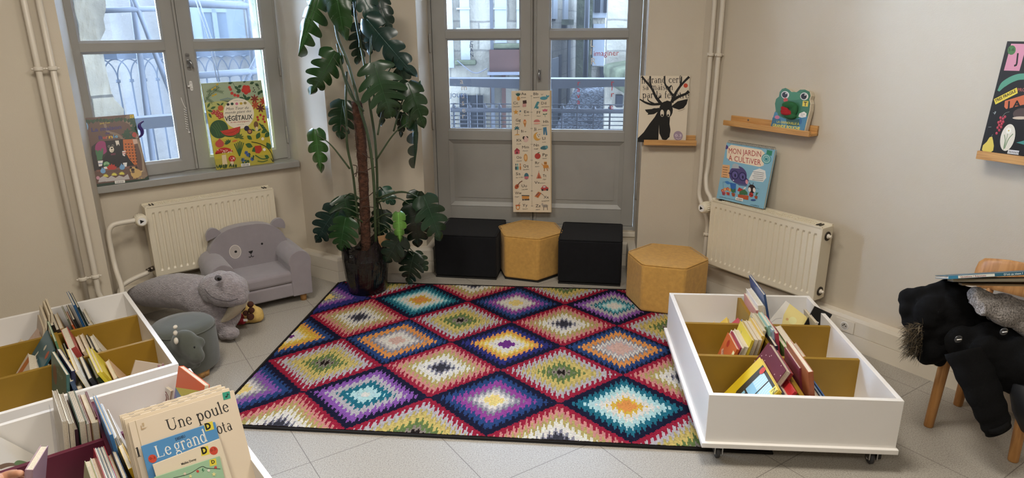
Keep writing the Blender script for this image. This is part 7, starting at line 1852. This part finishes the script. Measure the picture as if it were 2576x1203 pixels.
# white open book and bunny at the front right
o = wb('large blank beige book standing tilted at the right of the front right compartment', ML@Matrix.Translation((.50, .10, .17))@Matrix.Rotation(math.radians(-16), 4, 'X')@Matrix.Rotation(math.radians(27), 4, 'Y'), .125, .155, .014, '#b9a893')
bn = thing('paper_figure', 'small pink-outlined rabbit figure in the front right corner of the wall-side bin', 'toy', ML@Matrix.Translation((.655, .12, .10)))
b = MB(); b.ell((0, 0, .10), (.018, .006, .03), 14, 8); b.ell((-.008, 0, .145), (.006, .004, .022), 10, 8); b.ell((.008, 0, .145), (.006, .004, .022), 10, 8); b.ell((0, 0, .035), (.018, .010, .040), 14, 8); b.build('body', mat('dusty_pink', '#a88a86', rough=.8), bn)
b = MB(); b.ell((-.008, -.004, .145), (.003, .003, .016), 10, 8); b.ell((.008, -.004, .145), (.003, .003, .016), 10, 8); b.build('inner_ear', mat('rose_pink', '#9a4f6b', rough=.8), bn)

# nearest bin
rowsF = [
 ('white animal picture book leaning at the far left of the nearest bin', .175, .70, -36, .27, .24, .014, '#c5c0b6', 'near', 0),
 ('brown board book under the white animal book in the nearest bin', .15, .70, -46, .24, .19, .02, '#8a6a4a', 'none', 0),
 ('green and brown thin books low at the left of the nearest bin', .12, .70, -56, .24, .17, .022, '#4a5a38', 'none', 0),
 ('tall cream board book, leftmost of its group at the back of the nearest bin', .215, .715, 6, .26, .28, .016, '#d2c9b6', 'none', 0),
 ('second tall cream board book in the nearest bin, right of the first', .233, .715, 6, .25, .265, .014, '#c9bfa9', 'none', 0),
 ('dark plum book between the cream board books of the nearest bin', .25, .72, 5, .24, .235, .012, '#3a222a', 'near', 0),
 ('striped-edged board book in the nearest bin with a green corner', .264, .715, 5, .26, .26, .022, '#2f4a3a', 'none', 0),
 ('second striped-edged board book in the nearest bin', .287, .715, 4, .24, .245, .014, '#b78d84', 'none', 0),
 ('kraft brown thick book by the divider in the nearest bin', .303, .71, 4, .24, .245, .022, '#a58259', 'none', 0),
 ('burgundy thin book against the divider in the nearest bin', .328, .73, 2, .22, .25, .006, '#5e1830', 'near', 0),
 ('bright blue picture book leaning along the centre divider of the nearest bin', .362, .50, -3, .30, .295, .010, '#3a78ac', 'near', 0),
 ('white magazine leaning right of the blue picture book', .388, .52, -7, .26, .27, .010, '#d9d8d4', 'none', 0),
 ('second white magazine leaning right of the first', .405, .54, -10, .25, .265, .010, '#c9c9c6', 'none', 0),
 ('striped white booklet in the nearest bin beside the big display books', .425, .55, -14, .22, .25, .016, '#dcd9d2', 'none', 0),
 ('book with a mustard spine leaning against the white booklets', .415, .37, -12, .16, .24, .014, '#c09a24', 'near', 0),
 ('navy book under the blue picture book at the centre divider', .352, .33, -2, .18, .235, .012, '#26344c', 'near', 0),
 ('green board book with purple flowers in the front left compartment of the nearest bin', .225, .33, 12, .20, .225, .016, '#a9ab82', 'none', 0),
 ('white edged board book right of the flowered one in the nearest bin', .245, .335, 11, .20, .225, .014, '#c9cabc', 'none', 0),
 ('red-covered pop-up book standing in the front left compartment of the nearest bin', .264, .33, 9, .22, .245, .030, '#9c1f2a', 'near', 0),
 ('tan paperback right of the red pop-up book', .31, .35, 4, .18, .215, .018, '#a98a64', 'none', 0),
 ('small striped-edge board book near the bottom edge of the view', .352, .17, -4, .14, .235, .028, '#cfc5b2', 'none', 0),
]
for lab, o, T, W, H in many(MF, rowsF):
    if 'flowers' in lab:
        a = side_art(o, T, W, H); a.rect(0, 0, 1, 1, '#a9ab82'); a.ci(.18, .62, .10, '#6b2036', ry=.14); a.flower(.5, .55, .2, '#5f3f72', '#7d5f93'); a.leaf(.5, .3, .3, 1.2, '#4f6b3c'); a.text('J', .78, .4, .2, '#1f1f1f'); a.done(o)
    if 'white animal picture' in lab:
        a = side_art(o, T, W, H, 1); a.rect(0, 0, 1, 1, '#c5c0b6'); a.line([(.1, .9), (.35, .7), (.55, .4), (.8, .2)], .06, '#5f4530', True); a.leaf(.4, .65, .4, -.8, '#4a6b3c', .35); a.leaf(.6, .35, .3, -.5, '#7a3a2f', .4); a.done(o)
    if 'red-covered' in lab:
        for k in range(6):
            b = MB(); b.c = lin(('#d8d4ca', '#1f3a30', '#cfc7b6', '#2b2626', '#d8d4ca', '#9aa59a')[k]); x = .004+k*.0042; b.box(x, x+.0018, .004, W-.004, H-.004, H+.001); b.build('inner_page', bmat(''), o, weld=False)
    if 'board book' in lab and 'cream' in lab or 'striped' in lab:
        b = MB(); b.c = lin('#4a3b33')
        for k in range(1, 5): b.box(T*k/5-.0006, T*k/5+.0006, .003, W-.003, H-.0035, H-.0022)
        b.build('page_gap', bmat(''), o, weld=False)
# clear plastic sleeves
CLEAR = bpy.data.materials.new('clear_plastic'); CLEAR.use_nodes = True; N, L = nodes_of(CLEAR); N.remove(N['Principled BSDF'])
t_ = N.new('ShaderNodeBsdfTransparent'); t_.inputs[0].default_value = (.93, .93, .95, 1); g_ = N.new('ShaderNodeBsdfGlossy'); g_.inputs['Roughness'].default_value = .12; x_ = N.new('ShaderNodeMixShader'); x_.inputs[0].default_value = .14
L.new(t_.outputs[0], x_.inputs[1]); L.new(g_.outputs[0], x_.inputs[2]); L.new(x_.outputs[0], N['Material Output'].inputs[0])
for lab, x, y, L_, W, H in (('clear plastic bag hanging on the left of the cream board books', .205, .70, 5, .25, .24), ('clear plastic sleeve around the blue picture book', .375, .47, -5, .32, .31)):
    b = MB(); b.box(0, .0012, 0, W, 0, H); o = b.build('plastic_sleeve', CLEAR, None, weld=False); tag(o, lab, 'plastic sleeve'); place(o, inbin(MF, x, y, BZ, L_))

# big display boards: planes leaning back in the nearest bin
Aq = FZ(325, 1062, .5); Bq = FZ(590, 983, .5); ex = (Bq-Aq).normalized(); ny_ = Vector((ex.y, -ex.x, 0)); tl = math.radians(25); upv = Vector((0, 0, 1))*math.cos(tl)-ny_*math.sin(tl); nf_ = ny_*math.cos(tl)+Vector((0, 0, 1))*math.sin(tl)


def onplane(px, py, off): d = ray(px, py); return CC+d*(((Aq+nf_*off-CC).dot(nf_))/d.dot(nf_))


def bigboard(lab, tlp, trp, off, h, t, col, quadz, name='picture_book'):
    a_ = onplane(*tlp, off); c_ = onplane(*trp, off); e = (c_-a_).normalized(); w = (c_-a_).length; u = (upv-e*upv.dot(e)).normalized(); f_ = e.cross(u)
    o_ = a_-u*h; M = Matrix(((e.x, -f_.x, u.x, o_.x), (e.y, -f_.y, u.y, o_.y), (e.z, -f_.z, u.z, o_.z), (0, 0, 0, 1)))
    o = board(name, lab, M, w, h, t, col)
    # photo positions on this plane -> unit square
    class BA(Art):
        def m(s, pts):
            out = []
            for x, y in pts:
                p = onplane(300+x/3.971, 900+y/3.971, off)-o_; out.append((p.dot(e)/w, p.dot(u)/h))
            return out
    a = BA(w, h)
    a.hg = lambda x, y: a.m([(x, y)])[0]
    return o, a, w, h


def ct_(a, *k, **kw): return Cover.t(a, *k, **kw)


for k, (lab, tlp, trp, off) in enumerate((('rearmost giant cream board book of the display stack at the lower left', (300, 1046), (556, 968), -.062), ('second giant cream board book from the back of the display stack', (306, 1051), (566, 972), -.042), ('third giant cream board book from the back with black page marks', (312, 1056), (576, 976), -.022))):
    o, a, w, h = bigboard(lab, tlp, trp, off, .42, .017, '#cbbba2', None)
    b = MB(); b.c = lin('#1a1715'); rr = random.Random(k)
    x = .02
    while x < w-.03:
        l_ = rr.uniform(.012, .024); z = h-.0008; b.box(x, x+l_, .004+(k % 2)*.003, .0075+(k % 2)*.003, z, h+.0006); x += l_+rr.uniform(.012, .03)
    b.build('page_marks', bmat(''), o, weld=False)
o, a, w, h = bigboard('giant cream board book titled about a hen standing in the display stack', (323, 1064), (588, 982), 0, .42, .018, '#cbbba4', None)
a.poly([(0, 0), (1, 0), (1, 1), (0, 1)], '#cbbba4'); a.poly([(.055, 0), (.062, 0), (.062, 1), (.055, 1)], '#a79678')
ct_(a, 'Une', 484, 735, 730, 660, 118, INK, serif=True); ct_(a, 'poule', 785, 642, 1098, 533, 118, INK, serif=True); ct_(a, 'ota', 985, 765, 1130, 720, 115, INK, serif=True)
ct_(a, 'l', 176, 995, 215, 985, 90, INK, serif=True); a.poly(a.m([(1028, 352), (1102, 335), (1112, 405), (1042, 425)]), '#2f8a70'); a.poly(a.m(circ(1068, 392, 11, 8)), '#16201c'); a.line(a.m([(1077, 390), (1080, 358), (1094, 372)]), .01, '#16201c')
a.poly(a.m([(212, 680), (222, 680), (226, 710), (285, 690), (230, 722), (218, 720)]), '#a98f6a'); a.poly(a.m([(225, 655), (245, 650), (250, 680), (235, 690)]), '#b09a78'); a.done(o)
o, a, w, h = bigboard('light blue board book with white title letters in the display stack', (355, 1124), (541, 1062), .022, .34, .016, '#4a80ad', None)
a.poly([(0, 0), (1, 0), (1, 1), (0, 1)], '#4a80ad'); ct_(a, 'DEDIEU', 565, 830, 662, 795, 26, '#16202c', off=.03); ct_(a, 'Le', 375, 1005, 525, 958, 125, '#d8d6d0', serif=True); ct_(a, 'grand', 560, 945, 885, 835, 130, '#d8d6d0', serif=True)
a.poly(a.m([(845, 660), (930, 635), (948, 715), (862, 738)]), '#c9b93c'); ct_(a, 'D', 868, 722, 922, 705, 62, '#111111', off=.05); a.poly(a.m(circ(332, 1010, 43, 42)), '#b5402c'); ct_(a, '0-3', 306, 1022, 360, 1008, 24, '#4a1712'); a.done(o)
o, a, w, h = bigboard('cream board book with a D sticker and a red round sticker in the display stack', (384, 1170), (553, 1104), .040, .30, .014, '#cdbfa8', None)
a.poly([(0, 0), (1, 0), (1, 1), (0, 1)], '#cdbfa8'); a.poly(a.m([(815, 900), (885, 880), (905, 965), (820, 985)]), '#cdbb3c'); ct_(a, 'D', 830, 965, 885, 950, 66, '#111111', off=.05); a.poly(a.m(circ(943, 930, 42, 42)), '#b5402c'); ct_(a, '0-3', 915, 942, 965, 925, 26, '#4a1712'); ct_(a, 'Malika Doray', 624, 1075, 772, 1022, 22, '#22201e', off=.02); a.done(o)
o, a, w, h = bigboard('pale green board book with a party garland, front of the display stack', (388, 1202), (553, 1148), .056, .27, .012, '#8fae8c', None)
a.poly([(0, 0), (1, 0), (1, 1), (0, 1)], '#8fae8c'); a.poly(a.m([(900, 1025), (965, 1005), (975, 1070), (905, 1088)]), '#cdbb3c'); ct_(a, 'D', 925, 1062, 958, 1053, 34, '#111111', off=.03)
a.line(a.m([(540, 1203), (700, 1160), (820, 1090), (880, 1105), (1010, 1112)]), .008, '#232323', True); a.poly(a.m([(832, 1145), (840, 1120), (836, 1100), (828, 1120), (818, 1122), (838, 1130), (855, 1122)]), '#1f6b4a')
for x, y, c in ((655, 1160, '#c4b6a0'), (783, 1135, '#b5453a'), (893, 1128, '#d3cbbd'), (962, 1097, '#b04440')): a.poly(a.m(circ(x, y, 14, 13)), c)
for x, y, r in ((712, 1185, 20), (945, 1165, 24)): a.poly(a.m([(x+(r if k % 2 == 0 else r*.45)*math.sin(k*math.pi/5), y-(r if k % 2 == 0 else r*.45)*math.cos(k*math.pi/5)) for k in range(10)]), '#d3c88a')
a.done(o)

# orange geometric book and snail book at the back right of the nearest bin
def quadbook(lab, c0, c1, c3, t, col):
    # c0 top-left, c1 top-right, c3 bottom-left corners in space
    e = (c1-c0).normalized(); w = (c1-c0).length; u = (c0-c3); u = (u-e*u.dot(e)); h = u.length; u.normalize(); f_ = e.cross(u); o_ = c0-u*h
    M = Matrix(((e.x, -f_.x, u.x, o_.x), (e.y, -f_.y, u.y, o_.y), (e.z, -f_.z, u.z, o_.z), (0, 0, 0, 1)))
    return board('picture_book', lab, M, w, h, t, col), w, h


c0 = FZ(449, 921, .36); c1 = FZ(514, 970, .37); c3 = FZ(385, 1020, .14)
o, w, h = quadbook('large orange book with a coloured triangle mosaic in the back right of the nearest bin', c0, c1, c3, .02, '#cf5418')
a = Art(w, h); a.rect(0, 0, 1, 1, '#cf5418'); a.poly([(0, .62), (1, .9), (1, .35), (.6, .3)], '#bdb23a'); a.poly([(0, .62), (.35, .52), (.6, .3), (.3, .0), (0, .0)], '#5f7ba0'); a.poly([(0, .62), (.15, .3), (.0, .0)], '#7a6a9c'); a.poly([(.35, .52), (.85, .72), (.62, .38)], '#5a5a66'); a.poly([(.3, 0), (.6, .3), (.75, .0)], '#b08a90'); a.poly([(.6, .3), (1, .35), (1, 0), (.75, 0)], '#b0a83c')
a.poly([(0, .99), (1, .99), (1, 1), (0, 1)], '#e0702f'); a.done(o)
c0 = FZ(410, 965, .25); c1 = FZ(422, 972, .24); c3 = FZ(372, 1022, .12)
o, w, h = quadbook('white book with a dark red snail spiral beside the orange mosaic book', FZ(402, 964, .27), FZ(430, 985, .25), FZ(362, 1025, .14), .012, '#c9c2b6')
a = Art(w, h); a.rect(0, 0, 1, 1, '#c9c2b6'); a.line([(.5+.42*(1-k/30)*math.cos(k*.6), .72+.18*(1-k/30)*math.sin(k*.6)) for k in range(28)], .07, '#6b2a26'); a.line([(.2, .1), (.5, .3), (.7, .15)], .12, '#8a6a3c', True); a.done(o)

# pink book held by the hand
c0 = PY(62, 1127, 1.66); c1 = PY(85, 1131, 1.70); b = MB()
e = Vector((.35, .93, .0)).normalized()
o = book('picture_book', 'pink cloth book held upright by the hand at the lower left', Matrix.Translation(PY(56, 1272, 1.58))@Matrix.Rotation(math.radians(16), 4, 'Z')@Matrix.Rotation(math.radians(14), 4, 'Y'), .12, .115, .020, '#a98a94', 'near')
# white clear-edged note: leave the rest of the bin empty

# ================================================================== BOOKS ON THE COAT
def flat(lab, c, w, d, t, az, col, tiltx=0, tilty=0, spine=None):
    M = Matrix.Translation(c)@Matrix.Rotation(math.radians(az), 4, 'Z')@Matrix.Rotation(math.radians(tilty), 4, 'Y')@Matrix.Rotation(math.radians(tiltx), 4, 'X')
    b = MB(); b.c = lin(col); b.box(0, w, 0, d, 0, .002); b.box(0, w, 0, d, t-.002, t); b.c = lin(spine or col); b.box(0, w, 0, .002, .002, t-.002)
    o = b.build('picture_book', bmat(''), None, bevel=.0006, weld=False); tag(o, lab, 'book'); place(o, M)
    b = MB(); b.box(.002, w-.003, .002, d-.003, .002, t-.002); b.build('pages', PAGE, o, weld=False); return o


p = PY(2430, 716, 2.36); flat('thin kraft book lowest of the three on the grey scarf', p+Vector((.0, .02, -.012)), .27, .20, .008, -22, '#a98f6a', -16, -7)
p = PY(2402, 712, 2.34); flat('dark-spined cream book in the middle of the three on the grey scarf', p+Vector((0, .01, .0)), .30, .22, .013, -22, '#8a8478', -18, -8, spine='#b5a88c')
p = PY(2386, 704, 2.32); o = flat('teal picture book with lettered spine on top of the coat and scarf pile', p+Vector((0, 0, .002)), .34, .25, .012, -20, '#1f5a70', -19, -11)
a = Art(.34, .012); a.rect(0, 0, .09, 1, '#2b6f8c'); a.rect(.09, .1, .42, .9, '#c9c9c0'); a.text('Questions ? Réponses', .11, .25, .026, '#7a2b2b', off=.02); a.text("D'où ça vient ?", .50, .25, .028, '#c9d3cf', off=.02); a.ci(.9, .5, .02, '#c98a5a', ry=.4); a.ci(.95, .5, .02, '#c98a5a', ry=.4); a.done(o)
